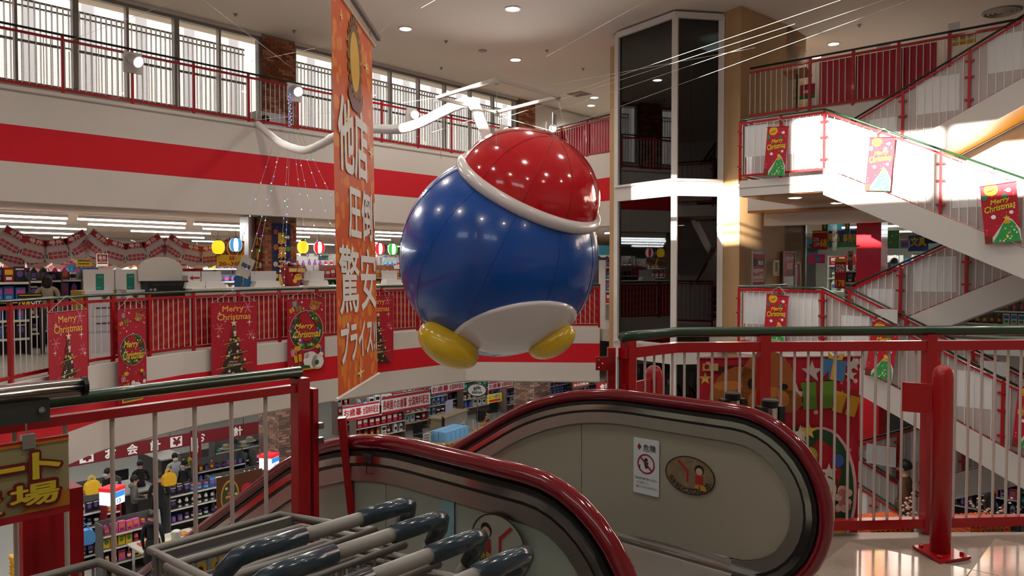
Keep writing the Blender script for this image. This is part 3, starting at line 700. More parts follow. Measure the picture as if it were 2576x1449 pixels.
def oval(px, py, uu, label, rx, rz, mir, body_c, off):
    c = toB(at_u(px, py, uu)); o = thing('oval_sticker', label, 'sticker', B(c.x, uu + off, c.z), TH)
    mb = MB(); mb.disc(0, 0, rx, 0, 36, rz); mb.build('backing', body_c, o)
    mb = MB(); mb.ring(0, 0, rx * .955, rx, -.001, 36, rz / rx)
    for i, ch in enumerate('ちいさい子はひとりでのってはいけません'):
        A = math.radians(200 + 140 * i / 18); x, z = rx * .80 * math.cos(A), rz * .80 * math.sin(A)
        text_into(mb, ch, (x if not mir else -x) - .011, (x if not mir else -x) + .011, z - .012, z + .012, -.0012, mirror=mir, rot=(A + math.pi / 2) * (1 if not mir else -1))
    k = -1 if mir else 1
    mb.disc(k * .045, .03, .022, -.0012, 14); mb.disc(k * .045, -.022, .02, -.0012, 12) if mir else None
    mb.build('outline', cm('#1a1614', .6), o)
    mb = MB(); mb.disc(k * .045, .024, .016, -.0014, 12); mb.build('face_print', cm('#c79a84', .6), o)
    mb = MB(); mb.rect(k * .045 - .018, k * .045 + .018, -.03, .006, -.0014)
    mb.flat([(k * -.06, .055), (k * -.05, .06), (k * -.005, .02), (k * -.005, -.03), (k * -.015, -.03), (k * -.015, .015)][::k], -.0014); mb.build('red_print', cm('#9c1f1c', .6), o)
    mb = MB(); mb.flat([(k * .02, -.05), (k * .045, -.05), (k * .045, -.03), (k * .03, -.035)][::k], -.0016); mb.flat([(k * .05, -.055), (k * .08, -.055), (k * .075, -.035), (k * .05, -.03)][::k], -.0016); mb.build('yellow_print', cm('#b5861c', .6), o)
    return o
oval(1735, 1196, 2.889, 'clear oval children safety sticker on the far escalator panel', .118, .082, False, mat('sticker_mottled', '#7d6a50', .4, noise=.5, scale=25), 0)
oval(1252, 1368, 1.565, 'pale oval children safety sticker seen in reverse on the near escalator panel', .105, .085, True, cm('#9b9a8c', .4), 0)
c = toB(at_u(1122, 1310, 1.58)); o = MB().plate([(-.028, -.085), (.028, -.085), (.028, .08), (-.028, .08)], -.001, 0).build('blue_sticker', cm('#83b0b4', .4), None, B(c.x, 1.588, c.z), TH); tag(o, 'faded light blue sticker on the near escalator panel', 'sticker')
# ================================================================= BALLOON
BY = 10.0
bc = at_y(1255, 645, BY)
BLUE = mat('blue_balloon_vinyl', '#0d4a9e', .22, coat=.5, bump=.05, scale=2)
BRED = mat('red_balloon_vinyl', '#c4101f', .12, coat=.7, bump=.06, scale=3)
BWHT = mat('white_balloon_vinyl', '#d9d3d2', .2, coat=.4, bump=.05, scale=4)
BYEL = mat('yellow_balloon_vinyl', '#d8b322', .2, coat=.5, bump=.12, scale=5)
ax = Vector((.408, -.35, .846)).normalized(); Q = ax.to_track_quat('Z', 'Y'); MQ = Q.to_matrix().to_4x4()
bal = thing('inflatable_balloon', 'giant round blue inflatable with red dome top and yellow lobes hanging in atrium', 'balloon', bc, 0)
R = 1.30
def ell(rx, ry, rz, M, n=28, m=18, egg=0.0):
    mb = MB(); prof = []
    for i in range(m + 1):
        t = -math.pi / 2 + math.pi * i / m; prof.append((max(.002, math.cos(t)), math.sin(t)))
    S = Matrix.Diagonal((rx, ry, rz, 1)); mb.lathe(prof, n, M=M @ S); return mb
mb = ell(R, R, R * 1.03, MQ, 48, 32); mb.build('body', BLUE, bal, smooth=True)
bd = Vector((.2, -.42, -.88)).normalized(); MBl = bd.to_track_quat('Z', 'Y').to_matrix().to_4x4()
MB().lathe([(1.318 * math.sin(t), 1.318 * math.cos(t)) for t in [math.radians(a) for a in range(38, 1, -3)]] + [(.004, 1.318)], 40, M=MBl).build('belly_panel', BWHT, bal, smooth=True)
DM = MQ @ Matrix.Translation((0, 0, .98))
prof = [(.93 * math.cos(t), .76 * math.sin(t)) for t in [math.radians(a) for a in range(-8, 90, 7)]] + [(.004, .76)]
MB().lathe(prof, 44, M=DM).build('dome', BRED, bal, smooth=True)
MB().tube([DM @ Vector((.915 * math.cos(2 * math.pi * i / 48), .915 * math.sin(2 * math.pi * i / 48), .0)) for i in range(48)], .085, 14, closed=True).build('roll', BWHT, bal, smooth=True)
for k in range(10):
    A = 2 * math.pi * k / 10; mb = MB()
    mb.tube([MQ @ Vector((R * 1.0 * math.cos(t) * math.cos(A), R * math.cos(t) * math.sin(A), R * 1.03 * math.sin(t))) for t in [math.radians(-80 + 125 * i / 24) for i in range(25)]], .0035, 5).build('seam', cm('#0a3b80', .4), bal, smooth=True)
    mb = MB(); mb.tube([DM @ Vector((.932 * math.cos(t) * math.cos(A), .932 * math.cos(t) * math.sin(A), .762 * math.sin(t))) for t in [math.radians(6 + 80 * i / 14) for i in range(15)]], .003, 5).build('seam', cm('#a00d1a', .4), bal, smooth=True)
for (px, py, dy, rx, ry, rz, ang) in ((1128, 868, -.55, .42, .30, .26, .55), (1388, 858, -.35, .33, .26, .2, -.5)):
    p = at_y(px, py, BY + dy) - bc
    ell(rx, ry, rz, Matrix.Translation(p) @ Matrix.Rotation(ang, 4, 'Y'), 24, 14).build('lobe', BYEL, bal, smooth=True)
for px, py in ((1248, 450), (1430, 372)):
    MB().lathe([(.05, 0), (.045, .012), (.012, .02), (.008, .05), (.002, .052)], 12).build('tie_point', BRED, bal, at_y(px, py, BY - .78 if px < 1300 else BY - .55) - bc)
# hanging frame
fz = 3.72
FC = [at_z(1098, 246, fz), at_z(1250, 199, fz), at_z(1405, 243, fz), at_z(1250, 282, fz)]
fr = thing('suspension_truss', 'square aluminium frame hung on wires above the balloon', 'truss', FC[3], 0)
for i in range(4):
    MB().sweep([FC[i] - FC[3], FC[(i + 1) % 4] - FC[3]], .035, .04).build('bar', mat('mill_aluminium', '#c9c4be', .35, metal=.8), fr)
for i in range(4): MB().box(0, 0, -.03, .05, .05, .05).build('corner_bracket', CHROME, fr, FC[i] - FC[3])
# blower hose
HOSE = mat('hose_white_vinyl', '#dcd8d4', .25, bump=.3, scale=30)
hp = [(648, 312, 16.6), (668, 330, 16.2), (700, 356, 15.6), (735, 372, 15), (770, 378, 14.4), (810, 362, 13.8), (850, 340, 13.2), (900, 325, 12.6), (950, 324, 12.1), (1000, 325, 11.7), (1050, 312, 11.3), (1100, 288, 10.9), (1150, 264, 10.5), (1180, 258, 10.3), (1200, 275, 10.2), (1210, 305, 10.1), (1220, 330, 10.05), (1222, 355, 10), (1212, 385, 9.95), (1200, 410, 9.95)]
pts = [at_y(*h) for h in hp]
def spline(P, n=6):
    out = []
    for i in range(len(P) - 1):
        a, b, c, d = P[max(0, i - 1)], P[i], P[i + 1], P[min(len(P) - 1, i + 2)]
        for k in range(n):
            t = k / n; out.append(.5 * ((2 * b) + (c - a) * t + (2 * a - 5 * b + 4 * c - d) * t * t + (3 * b - a - 3 * c + d) * t ** 3))
    return out + [P[-1]]
sp_ = spline(pts, 5); h0 = pts[0]
ho = MB().tube([p - h0 for p in sp_], [.075 + .003 * math.sin(i * 2.1) for i in range(len(sp_))], 14).build('blower_hose', HOSE, None, h0, smooth=True)
tag(ho, 'white ribbed air hose running from the gallery to the balloon', 'hose')
bx_ = thing('air_blower', 'small grey air blower box under plastic behind the gallery railing', 'blower', B(-15.75, toB(at_v(672, 300, -15.75)).y, Z3), TH)
MB().bx(-.2, .2, -.35, .35, .02, .38).build('case', cm('#c3c1be', .5), bx_)
mb = MB(); mb.bx(-.24, .24, -.4, .4, .0, .02); mb.build('foot_board', cm('#3a3632', .6), bx_); MB().lathe([(.09, 0), (.09, .1), (.075, .12)], 14, M=Matrix.Translation((.2, -.2, .2)) @ Matrix.Rotation(math.pi / 2, 4, 'Y')).build('outlet', DARK, bx_)
# ================================================================= BIG BANNER
def bokeh_mat():
    m = mat('orange_bokeh_print', '#d9541a', .6); nt = m.node_tree; b = nt.nodes['Principled BSDF']
    tc = nt.nodes.new('ShaderNodeTexCoord'); mp = nt.nodes.new('ShaderNodeMapping'); nt.links.new(tc.outputs['Object'], mp.inputs[0])
    vo = nt.nodes.new('ShaderNodeTexVoronoi'); vo.inputs['Scale'].default_value = 7.0; nt.links.new(mp.outputs[0], vo.inputs['Vector'])
    cr = nt.nodes.new('ShaderNodeValToRGB'); cr.color_ramp.interpolation = 'EASE'; cr.color_ramp.elements[0].position = .36; cr.color_ramp.elements[0].color = (*lin('#ef9a2c'), 1); cr.color_ramp.elements[1].position = .42; cr.color_ramp.elements[1].color = (*lin('#cf4413'), 1)
    vs = nt.nodes.new('ShaderNodeTexNoise'); vs.inputs['Scale'].default_value = 2.2; nt.links.new(mp.outputs[0], vs.inputs['Vector'])
    mx = nt.nodes.new('ShaderNodeMix'); mx.data_type = 'RGBA'; nt.links.new(vo.outputs['Distance'], cr.inputs[0]); nt.links.new(cr.outputs[0], mx.inputs[6]); mx.inputs[7].default_value = (*lin('#e06d1c'), 1)
    nt.links.new(vs.outputs['Fac'], mx.inputs[0]); nt.links.new(mx.outputs[2], b.inputs['Base Color']); return m
BLp, BRp, TRp = at_y(851, 1003, 5.55), at_y(950, 942, 6.95), at_y(935, 106, 7.0)
exv = BRp - BLp; ezv = TRp - BRp; WB, HB = exv.length, ezv.length; eyv = exv.cross(ezv).normalized() * -1
bn = thing('hanging_banner', 'tall orange sale banner with big white lettering hanging in the atrium', 'banner', BLp, 0)
def to_banner(mb):
    nx, nz = exv.normalized(), ezv.normalized()
    mb.v = [tuple(nx * x + nz * z + eyv * y) for x, y, z in mb.v]; return mb
mb = MB(); NX, NZ = 24, 40
for i in range(NX):
    for j in range(NZ): mb.quad((WB * i / NX, 0, HB * j / NZ), (WB * (i + 1) / NX, 0, HB * j / NZ), (WB * (i + 1) / NX, 0, HB * (j + 1) / NZ), (WB * i / NX, 0, HB * (j + 1) / NZ))
to_banner(mb).build('cloth', bokeh_mat(), bn, smooth=True)
if eyv.dot(EYE - BLp) < 0: BSG = 1
else: BSG = -1
yf = -.006 * BSG * 1
yo = .006 if eyv.dot(EYE - BLp) > 0 else -.006
def bz(f): return HB * (1 - f)          # f measured from the top
for body, a, b, f1, f0, bo in (('他店', .08, .80, .44, .245, .028), ('圧倒!', .28, .99, .605, .46, .026), ('驚安', .05, .98, .80, .625, .014), ('プライス!!', .06, .97, .925, .82, .03)):
    mb = MB(); text_into(mb, body, WB * a, WB * b, bz(f1), bz(f0), yo, bo); to_banner(mb).build('lettering', WHITE, bn)
# emblem: gold scrolls around a plain yellow oval with a ribbon
ecx, ecz = WB * .50, bz(.125); mb = MB(); mb.disc(ecx, ecz, .17, yo, 28, .27); to_banner(mb).build('emblem_field', cm('#e3b13a', .6), bn)
mb = MB(); mb.ring(ecx, ecz, .165, .2, yo * 1.3, 30, 1.5)
for k in range(22):
    A = 2 * math.pi * k / 22; mb.disc(ecx + .225 * math.cos(A), ecz + .34 * math.sin(A), .03, yo * 1.2, 8, .04)
to_banner(mb).build('emblem_scrolls', cm('#7a5212', .6), bn)
mb = MB(); mb.flat([(ecx - .25, ecz - .22), (ecx - .1, ecz - .31), (ecx + .12, ecz - .31), (ecx + .26, ecz - .2), (ecx + .26, ecz - .3), (ecx + .13, ecz - .41), (ecx - .12, ecz - .41), (ecx - .25, ecz - .33)], yo * 1.6); to_banner(mb).build('emblem_ribbon', cm('#6e2a16', .6), bn)
mb = MB()
for x, f, r in ((.8, .1, .12), (.9, .34, .14), (.3, .3, .13), (.5, .965, .16), (.35, .09, .1), (.2, .05, .07)): mb.star(WB * x, bz(f), r, yo * 1.1, 4, .12); mb.star(WB * x, bz(f), r * .7, yo * 1.15, 4, .12, math.pi / 4)
to_banner(mb).build('sparkle_print', cm('#f5d98e', .6), bn)['kind'] = 'stuff'
d0 = -exv.normalized() * .12; d1 = exv + exv.normalized() * .12
MB().tube([ezv + d0, ezv + d1], .016, 8).build('top_bar', cm('#e0a890', .5), bn); MB().tube([d0 * .5, exv - d0 * .5], .013, 8).build('bottom_bar', WBAL, bn)
MB().sweep([ezv + d0 + Vector((0, 0, .13)), ezv + d1 + exv.normalized() * .2 + Vector((0, 0, .13))], .035, .04).build('ceiling_track', cm('#6d655e', .4), bn)
for f in (.1, .95): MB().tube([ezv + exv * f, ezv + exv * f + Vector((0, 0, .13))], .006, 6).build('hook', CHROME, bn)
# ================================================================= WIRES, CABLES
WIRE = mat('white_wire', '#cfc9c0', .6)
def wire(label, pts, r=.004, m=WIRE, name='guy_wire', sag=0.0, cat='wire', group='wires across the atrium'):
    p0 = pts[0]; P = []
    for a, b in zip(pts, pts[1:]):
        for i in range(9): t = i / 8; P.append(a.lerp(b, t) - p0 - Vector((0, 0, sag * 4 * t * (1 - t))))
    o = MB().tube(P, r, 5).build(name, m, None, p0, smooth=True); return tag(o, label, cat, group)
def cz_(px, py): return at_z(px, py, ZC - .01)
WL = [((1375, 142, 16), (1630, 0, 11)), ((1255, 300, 9.9), (2000, 60, 8.5)), ((1405, 243, 9.0), (2115, 0, 8.0)), ((1395, 280, 10), (2240, -5, 9)), ((1330, 225, 9.5), (1900, 120, 10.5)), ((1390, 330, 10.2), (2290, 0, 9.2)),
      ((180, 100, 12.5), (455, -2, 9)), ((505, -5, 10), (740, 175, 16.5)), ((630, 155, 16.4), (822, 115, 12)), ((640, 302, 15.5), (870, 280, 12)), ((945, 92, 7.1), (1055, 0, 6.8)), ((1060, 20, 9), (1095, 0, 8.6)), ((980, 365, 14), (1250, 283, 10)), ((1098, 246, 8.9), (990, 262, 12.5))]
for a, b in WL: wire('thin white guy wire strung across the atrium under the ceiling', [at_y(*a), at_y(*b)], .0022)
for i in (0, 1, 2, 3): wire('thin wire from the aluminium frame down to the balloon', [FC[i] - Vector((0, 0, .05)), at_y(((1110, 1248, 1432, 1390)[i]), (400, 450, 372, 330)[i], BY + (.2, -.8, -.5, .3)[i])], .0035, group='wires holding the balloon')
fp = thing('hanging_fixing', 'small chrome hook hanging on a wire above the balloon', 'hook', at_y(1391, 283, 10.1), 0)
MB().tube([(0, 0, 0), (0, 0, -.18)], .012, 8).build('rod', CHROME, fp); MB().tube([Vector((.03 * math.cos(a), 0, -.2 + .03 * math.sin(a))) for a in [i * math.pi / 5 for i in range(8)]], .008, 6).build('hook_loop', CHROME, fp)
# fan of light strings from the gallery down to the balcony
LSM = mat('string_cable', '#b8aca4', .5)
src = at_v(727, 318, -15.2)
BULBS = [mat('bulb_blue', '#4a58ff', .3, emit=3), mat('bulb_green', '#3ad08a', .3, emit=2), mat('bulb_violet', '#a35bff', .3, emit=2.5), mat('bulb_white', '#e8ecff', .3, emit=2)]
bulbme = [MB().lathe([(.004, -.012), (.013, 0), (.004, .012)], 6).mesh('bulb', m) for m in BULBS]
ends = [(560, 745), (640, 690), (600, 745), (700, 750), (704, 960), (820, 700), (860, 640), (900, 620), (780, 700)]
tops = [(700, 322), (712, 320), (720, 322), (728, 318), (731, 318), (738, 322), (745, 322), (752, 325), (735, 320)]
for i, ((x, y), (tx, ty)) in enumerate(zip(ends, tops)):
    a = at_v(tx, ty, -15.1); b = at_v(x, y, -13.55)
    o = wire('string of tiny coloured lights fanning from the gallery to the balcony', [a, b], .0035, LSM, 'light_string', .05, 'lights', 'light strings below the gallery')
    n = 7 if i != 4 else 22
    for k in range(n):
        t = (.25 + .7 * k / n) if i != 4 else .3 + .68 * k / n; put('bulb', bulbme[(i * 3 + k) % 4], o, a.lerp(b, t) - a - Vector((0, 0, .2 * t * (1 - t))))
a = at_v(728, 235, -15.2); b = at_v(731, 320, -15.2)
o = wire('twisted bundle of blue tinsel lights hanging on the gallery railing', [a, b], .012, LSM, 'light_string', 0, 'lights', 'light strings below the gallery')
for k in range(24): put('bulb', bulbme[k % 3], o, (b - a) * (k / 24) + Vector((.03 * math.sin(k * 2.4), .02 * math.cos(k * 3.1), 0)))
# ================================================================= LAMPS
LAMPON = mat('lamp_face_on', '#fff6e8', .4, emit=14.0)
def floodlight(px, py, aim=(1140, 560, 12), power=60, label='white floodlight clamped to the gallery railing', v=-15.2):
    p = at_v(px, py, v); tgt = at_y(*aim); o = thing('floodlight', label, 'floodlight', p, 0, 'floodlights on the gallery railing')
    M = (tgt - p).to_track_quat('Z', 'Y').to_matrix().to_4x4()
    MB().lathe([(.06, -.17), (.09, -.15), (.095, -.02), (.12, .05), (.125, .10), (.115, .10)], 20, M=M).build('housing', WBAL, o, smooth=True)
    MB().lathe([(.11, .085), (.11, .098), (.06, .11)], 20, M=M).build('lens', LAMPON, o, smooth=True)
    MB().bx(-.02, .02, -.17, .17, -.2, .2).build('mounting_plate', WBAL, o, (toB(p).x * 0 - .10, .10, -.02), TH)
    mb = MB(); mb.tube([M @ Vector((-.11, 0, -.02)), M @ Vector((-.14, 0, -.16)), M @ Vector((.14, 0, -.16)), M @ Vector((.11, 0, -.02))], .012, 6); mb.build('yoke', WBAL, o)
    d = bpy.data.lights.new('floodlight_lamp', 'SPOT'); d.energy = power; d.spot_size = math.radians(95); d.spot_blend = .6; d.shadow_soft_size = .1; d.color = (1, .96, .9)
    l = bpy.data.objects.new('floodlight_lamp', d); COL.objects.link(l); l.location = p + (tgt - p).normalized() * .16; l.rotation_euler = (tgt - p).to_track_quat('-Z', 'Y').to_euler()
for i, (px, py) in enumerate(((340, 152), (747, 228), (1043, 287), (1275, 328))):
    floodlight(px, py, power=(260, 260, 300, 300)[i])
floodlight(1392, 322, power=250, v=-14.0)
DOWN_T = mat('downlight_trim', '#d8d0c8', .5)
def downlight(p, r=.11, power=45, label='round recessed ceiling downlight over the atrium', group='ceiling downlights', z=None, lamp=True, rad=.1):
    o = thing('ceiling_downlight', label, 'ceiling light', p, 0, group)
    MB().lathe([(r, 0), (r * 1.25, -.004), (r * 1.25, -.012), (r * .98, -.014), (r * .98, .0)], 24).build('trim', DOWN_T, o, smooth=False)
    MB().lathe([(r * .96, -.006), (r * .96, -.010)], 20).build('lens', LAMPON, o)
    if lamp:
        d = bpy.data.lights.new('downlight_lamp', 'SPOT'); d.energy = power; d.spot_size = math.radians(150); d.spot_blend = .7; d.shadow_soft_size = rad; d.color = (1, .93, .84)
        l = bpy.data.objects.new('downlight_lamp', d); COL.objects.link(l); l.location = Vector(p) - Vector((0, 0, .03))
for px, py in ((1020, 72), (1290, 22), (1297, 150), (1495, 245), (1487, 265), (1990, 112), (2097, 110), (2053, 143)):
    downlight(at_z(px, py, ZC), .14 if px < 1400 else .13, 170)
for v, u in ((-12, 2), (-12, 7), (-8, 1), (-8, 6), (-4, 0), (-4, 5), (-4, 10), (0, 1), (0, 6), (0, 11), (-8, 10), (3, 4), (3, 9)):
    downlight(B(v, u, ZC), .14, 170)
for px, py in ((2000, 497), (2105, 510)): downlight(at_z(px, py, 2.69), .09, 30, 'small downlight in the brown soffit beside the stairs', 'soffit downlights')
vent = at_z(2520, 28, ZC); o = thing('ceiling_diffuser', 'round white ring air diffuser on the ceiling by the stairs', 'air diffuser', vent, 0)
for r in (.38, .29, .2, .1): MB().lathe([(r, 0), (r, -.03), (r - .05, -.05), (r - .06, -.02), (r - .06, 0)], 28).build('ring', cm('#9c938a', .6), o, smooth=True)
for px, py in ((1122, 103), (1376, 126), (1110, 170), (1467, 172), (592, 35), (740, 77), (2162, 62), (2025, 128)):
    tag(MB().lathe([(.05, 0), (.05, -.012), (.02, -.02), (.018, -.05), (.03, -.055), (.004, -.056)], 12).build('sprinkler_head', cm('#8e8378', .5), None, at_z(px, py, ZC)), 'small sprinkler head on the ceiling', 'sprinkler', 'sprinkler heads')
tag(MB().lathe([(.11, 0), (.11, -.02), (.09, -.03), (.004, -.031)], 20).build('ceiling_speaker', cm('#a3988d', .6), None, at_z(1214, 127, ZC), smooth=False), 'flat round grille speaker on the ceiling', 'speaker')
o = thing('ceiling_vent', 'square slatted air vent on the ceiling near the elevator', 'air vent', at_z(1457, 236, ZC), TH)
for k in range(6): MB().box(0, -.25 + k * .1, -.01, .6, .06, .015).build('slat', cm('#6c645d', .6), o)
# shop fluorescent tubes (second floor)
TUBE = mat('fluorescent_tube', '#f4fbff', .3, emit=9.0)
def tube_lamp(v, u, ln=1.2, z=2.62, label='long white fluorescent tube light on the shop ceiling', power=None, along_u=True, group='fluorescent tubes in the shop'):
    o = thing('tube_light', label, 'ceiling light', B(v, u, z), TH if along_u else TH - math.pi / 2, group)
    MB().bx(-.05, .05, -ln / 2, ln / 2, .0, .06).build('fitting', cm('#cfc8c0', .6), o)
    MB().tube([(0, -ln / 2, -.02), (0, ln / 2, -.02)], .022, 8).build('tube', TUBE, o, smooth=True)
    if power: area('tube_light_lamp', B(v, u, z - .06), .12, ln, power, (.95, .98, 1), (0, 0, TH if along_u else TH - math.pi / 2))
for v, us in ((-18.2, (2, 4.6, 7.2, 9.8, 12.4, 15)), (-20.2, (2.3, 5.2, 8.1, 11, 13.9, 16.8)), (-23, (3, 6.6, 10.2, 13.8, 17.4, 21)), (-26.5, (4, 8, 12, 16, 20, 24)), (-30, (5, 10, 15, 20, 25))):
    for u in us: tube_lamp(v, u, 2.4 if v > -25 else 1.8, power=26)
for v, u in ((-6.0, 21), (-3.2, 21), (-0.2, 21), (-6, 24.5), (-3, 24.5), (0, 24.5), (-5, 28), (-1, 28), (-12.5, 19.5), (-12.5, 22), (-11.5, 25)): tube_lamp(v, u, 2.2, power=40, label='fluorescent tube light in the shop behind the stairs', along_u=False, group='fluorescent tubes behind the stairs')
# ground floor tubes (their ceiling is above the view)
for v in (-11, -14.5, -18, -22, -26, -31):
    for u in (-2, 2, 6, 9.2, 13, 18.6, 23.5): tube_lamp(v if v < -15 or u < 1 else v - 4.3 if v > -12 else v - 1.6, u, 2.0, -1.42, 'fluorescent tube on the ground floor ceiling', 15, group='ground floor tubes')
for v, u in ((-5.6, 15.9), (-2, 17), (-6, 20), (-2, 20)): tube_lamp(v, u, 1.6, -.5, 'fluorescent tube below the stairs', 10, group='tubes under the stairs')
# ================================================================= POSTERS
PRED = '#b0142a'
def dots(P, w, h, n, cols, rmin, rmax, z0=0, z1=None, seed=1):
    r = random.Random(seed); z1 = z1 or h
    for i in range(n): P.c(cols[i % len(cols)], 0.00001).D(r.uniform(-w / 2 + rmax, w / 2 - rmax), r.uniform(z0 + rmax, z1 - rmax), r.uniform(rmin, rmax), n=8)
def gift(P, x, z, s, col, rib, tilt=.15):
    c, q = math.cos(tilt), math.sin(tilt); f = lambda pts: [(x + a * c - b * q, z + a * q + b * c) for a, b in pts]
    P.c(col).F(f([(-s, -s * .8), (s, -s * .8), (s, s * .5), (-s, s * .5)])); P.F(f([(-s * 1.1, s * .5), (s * 1.1, s * .5), (s * 1.1, s * .85), (-s * 1.1, s * .85)]))
    P.c(rib).F(f([(-s * .15, -s * .8), (s * .15, -s * .8), (s * .15, s * .85), (-s * .15, s * .85)])); P.F(f([(0, s * .85), (s * .7, s * 1.5), (s * .6, s * .9)])); P.F(f([(0, s * .85), (-s * .6, s * .9), (-s * .7, s * 1.5)]))
def flake(P, x, z, r):
    for k in range(6):
        a = k * math.pi / 3; dx, dz = math.cos(a), math.sin(a); P.F([(x - dz * r * .06, z + dx * r * .06), (x + dz * r * .06, z - dx * r * .06), (x + dx * r + dz * r * .06, z + dz * r - dx * r * .06), (x + dx * r - dz * r * .06, z + dz * r + dx * r * .06)])
def deer(P, x, z, s):
    P.c('#4a2418'); P.F([(x + .3 * s, z + .5 * s), (x + .6 * s, z + .95 * s), (x + 1.25 * s, z + 1.0 * s), (x + 1.2 * s, z + .85 * s), (x + .7 * s, z + .8 * s), (x + .4 * s, z + .45 * s)])
    P.c('#b07038').D(x + .75 * s, z + .25 * s, .4 * s, .16 * s).F([(x - .6 * s, z + .35 * s), (x - .45 * s, z + .95 * s), (x - .2 * s, z + .5 * s)]); P.c('#a86a34').D(x, z, .72 * s, .62 * s, 20)
    P.c('#c48a4c').D(x - .25 * s, z - .22 * s, .42 * s, .32 * s, 16); P.c('#20140e').D(x - .1 * s, z + .18 * s, .07 * s, .1 * s).D(x + .35 * s, z + .12 * s, .07 * s, .1 * s).D(x - .42 * s, z - .05 * s, .1 * s, .07 * s)
def art_tree(w, h):
    P = Print(); dots(P, w, h, 46, ['#d98a98', '#e8c4c8', '#c4566a'], .003 * h, .008 * h)
    P.c('#d98a98'); flake(P, w * .3, h * .93, w * .13); flake(P, -w * .32, h * .66, w * .1); flake(P, w * .36, h * .55, w * .1)
    P.c('#f2e6e0')
    for x, z, r in ((-.32, .86, .05), (.33, .72, .07), (.42, .5, .06), (-.35, .56, .05), (-.2, .75, .03)): P.star(x * w, z * h, r * w, P.y, 4, .2)
    P.c('#f0bc50').T('Merry', -w * .26, w * .2, h * .855, h * .955, bold=.012).T('Christmas', -w * .37, w * .36, h * .765, h * .85, bold=.012)
    cx = -w * .02
    for i, (zb, zt, hw) in enumerate(((.0, .26, .36), (.14, .40, .28), (.28, .53, .2), (.42, .64, .13), (.54, .71, .07))):
        P.c(('#2b2a1c', '#343020')[i % 2]).F([(cx - hw * w, zb * h), (cx - hw * w * .8, zb * h - .012 * h if i else 0), (cx + hw * w * .8, zb * h - .012 * h if i else 0), (cx + hw * w, zb * h), (cx + .02 * w, zt * h), (cx - .02 * w, zt * h)])
    r = random.Random(5)
    for k in range(70):
        t = r.random(); hw = .36 * (1 - t) ** .9 * w; P.c(('#9c1420', '#d8c4a0', '#c4952c', '#7a1018', '#e0d8cc', '#4a5a30')[k % 6], .00002).D(cx + r.uniform(-hw, hw), (.02 + .66 * t) * h, r.uniform(.012, .035) * w, n=7)
    P.c('#e8dccb').T('Merry', cx - .12 * w, cx + .08 * w, .185 * h, .215 * h, bold=.01, shear=.3).T('Christmas', cx - .15 * w, cx + .15 * w, .15 * h, .18 * h, bold=.01, shear=.3)
    P.c('#e6d6ac').S(cx, .72 * h, .075 * w)
    P.c('#d8a878')
    for z, a in ((.30, .3), (.14, .4), (.46, .22)): P.F([(cx - a * w, z * h - .02 * h), (cx - a * w, z * h - .014 * h), (cx + a * w, z * h + .03 * h), (cx + a * w, z * h + .024 * h)])
    return P
def art_wreath(w, h):
    P = Print(); dots(P, w, h, 60, ['#f0e4e0', '#e8b8b8', '#d9707c'], .003 * h, .009 * h, seed=3)
    gift(P, -w * .3, h * .93, w * .06, '#5b8fc0', '#d8c050'); gift(P, -w * .2, h * .87, w * .07, '#6d8f2c', '#a81c24'); gift(P, -w * .38, h * .85, w * .06, '#d8a62c', '#a81c24', .5)
    deer(P, w * .22, h * .905, w * .19)
    P.c('#f0e8e0').S(-w * .12, h * .96, w * .035).S(-w * .08, h * .87, w * .03).S(w * .42, h * .84, w * .03)
    cz = h * .56; P.c('#d8a0a0'); P.ring(0, cz, w * .44, w * .455, P.y, 36); P.c('#274a20'); P.ring(0, cz, w * .28, w * .42, P.y, 36)
    r = random.Random(9)
    for k in range(64):
        a = r.uniform(0, 2 * math.pi); q = r.uniform(.27, .43) * w; P.c(('#3c7a2c', '#1d4a20', '#d8b02c', '#a8141c', '#5078b8', '#e6e0d8', '#7a4a90', '#6d9a30')[k % 8], .00003).D(q * math.cos(a), cz + q * math.sin(a), r.uniform(.02, .045) * w, n=8)
    P.c('#a81222').D(-w * .05, cz + .3 * w, w * .16, w * .1); P.c('#b0182a').D(0, cz, w * .25, n=24)
    for dx, col in ((.012, '#3a1c10'), (0, '#e8c23c')):
        P.c(col); P.T('Merry', -w * .33 + dx * w, w * .2 + dx * w, h * .565 - dx * w, h * .66 - dx * w, bold=.03 + dx, shear=.35).T('Christmas', -w * .36 + dx * w, w * .38 + dx * w, h * .455 - dx * w, h * .555 - dx * w, bold=.03 + dx, shear=.35)
    P.c('#d8a62c').D(-w * .25, h * .31, w * .09, w * .06).D(w * .3, h * .32, w * .07, w * .05)
    gift(P, -w * .35, h * .25, w * .08, '#c87890', '#d8b84c'); gift(P, -w * .24, h * .17, w * .1, '#d8a020', '#8a1018'); gift(P, w * .37, h * .27, w * .05, '#28407c', '#d8b84c', -.1)
    P.c('#e8e2dc').D(w * .1, h * .13, w * .2, w * .2, 20).D(w * .28, h * .10, w * .17, w * .17, 18).D(w * .38, h * .2, w * .06).D(-w * .02, h * .2, w * .07)
    P.c('#2c5a24').F([(-w * .34, h * .01), (w * .1, h * .01), (w * .06, h * .06), (-w * .28, h * .08)]).D(w * .26, h * .09, w * .06)
    P.c('#d8a62c').F([(-w * .42, h * .0), (w * .3, h * .0), (w * .36, h * .03), (w * .3, h * .018), (-w * .36, h * .018), (-w * .38, h * .08), (-w * .42, h * .08)])
    return P
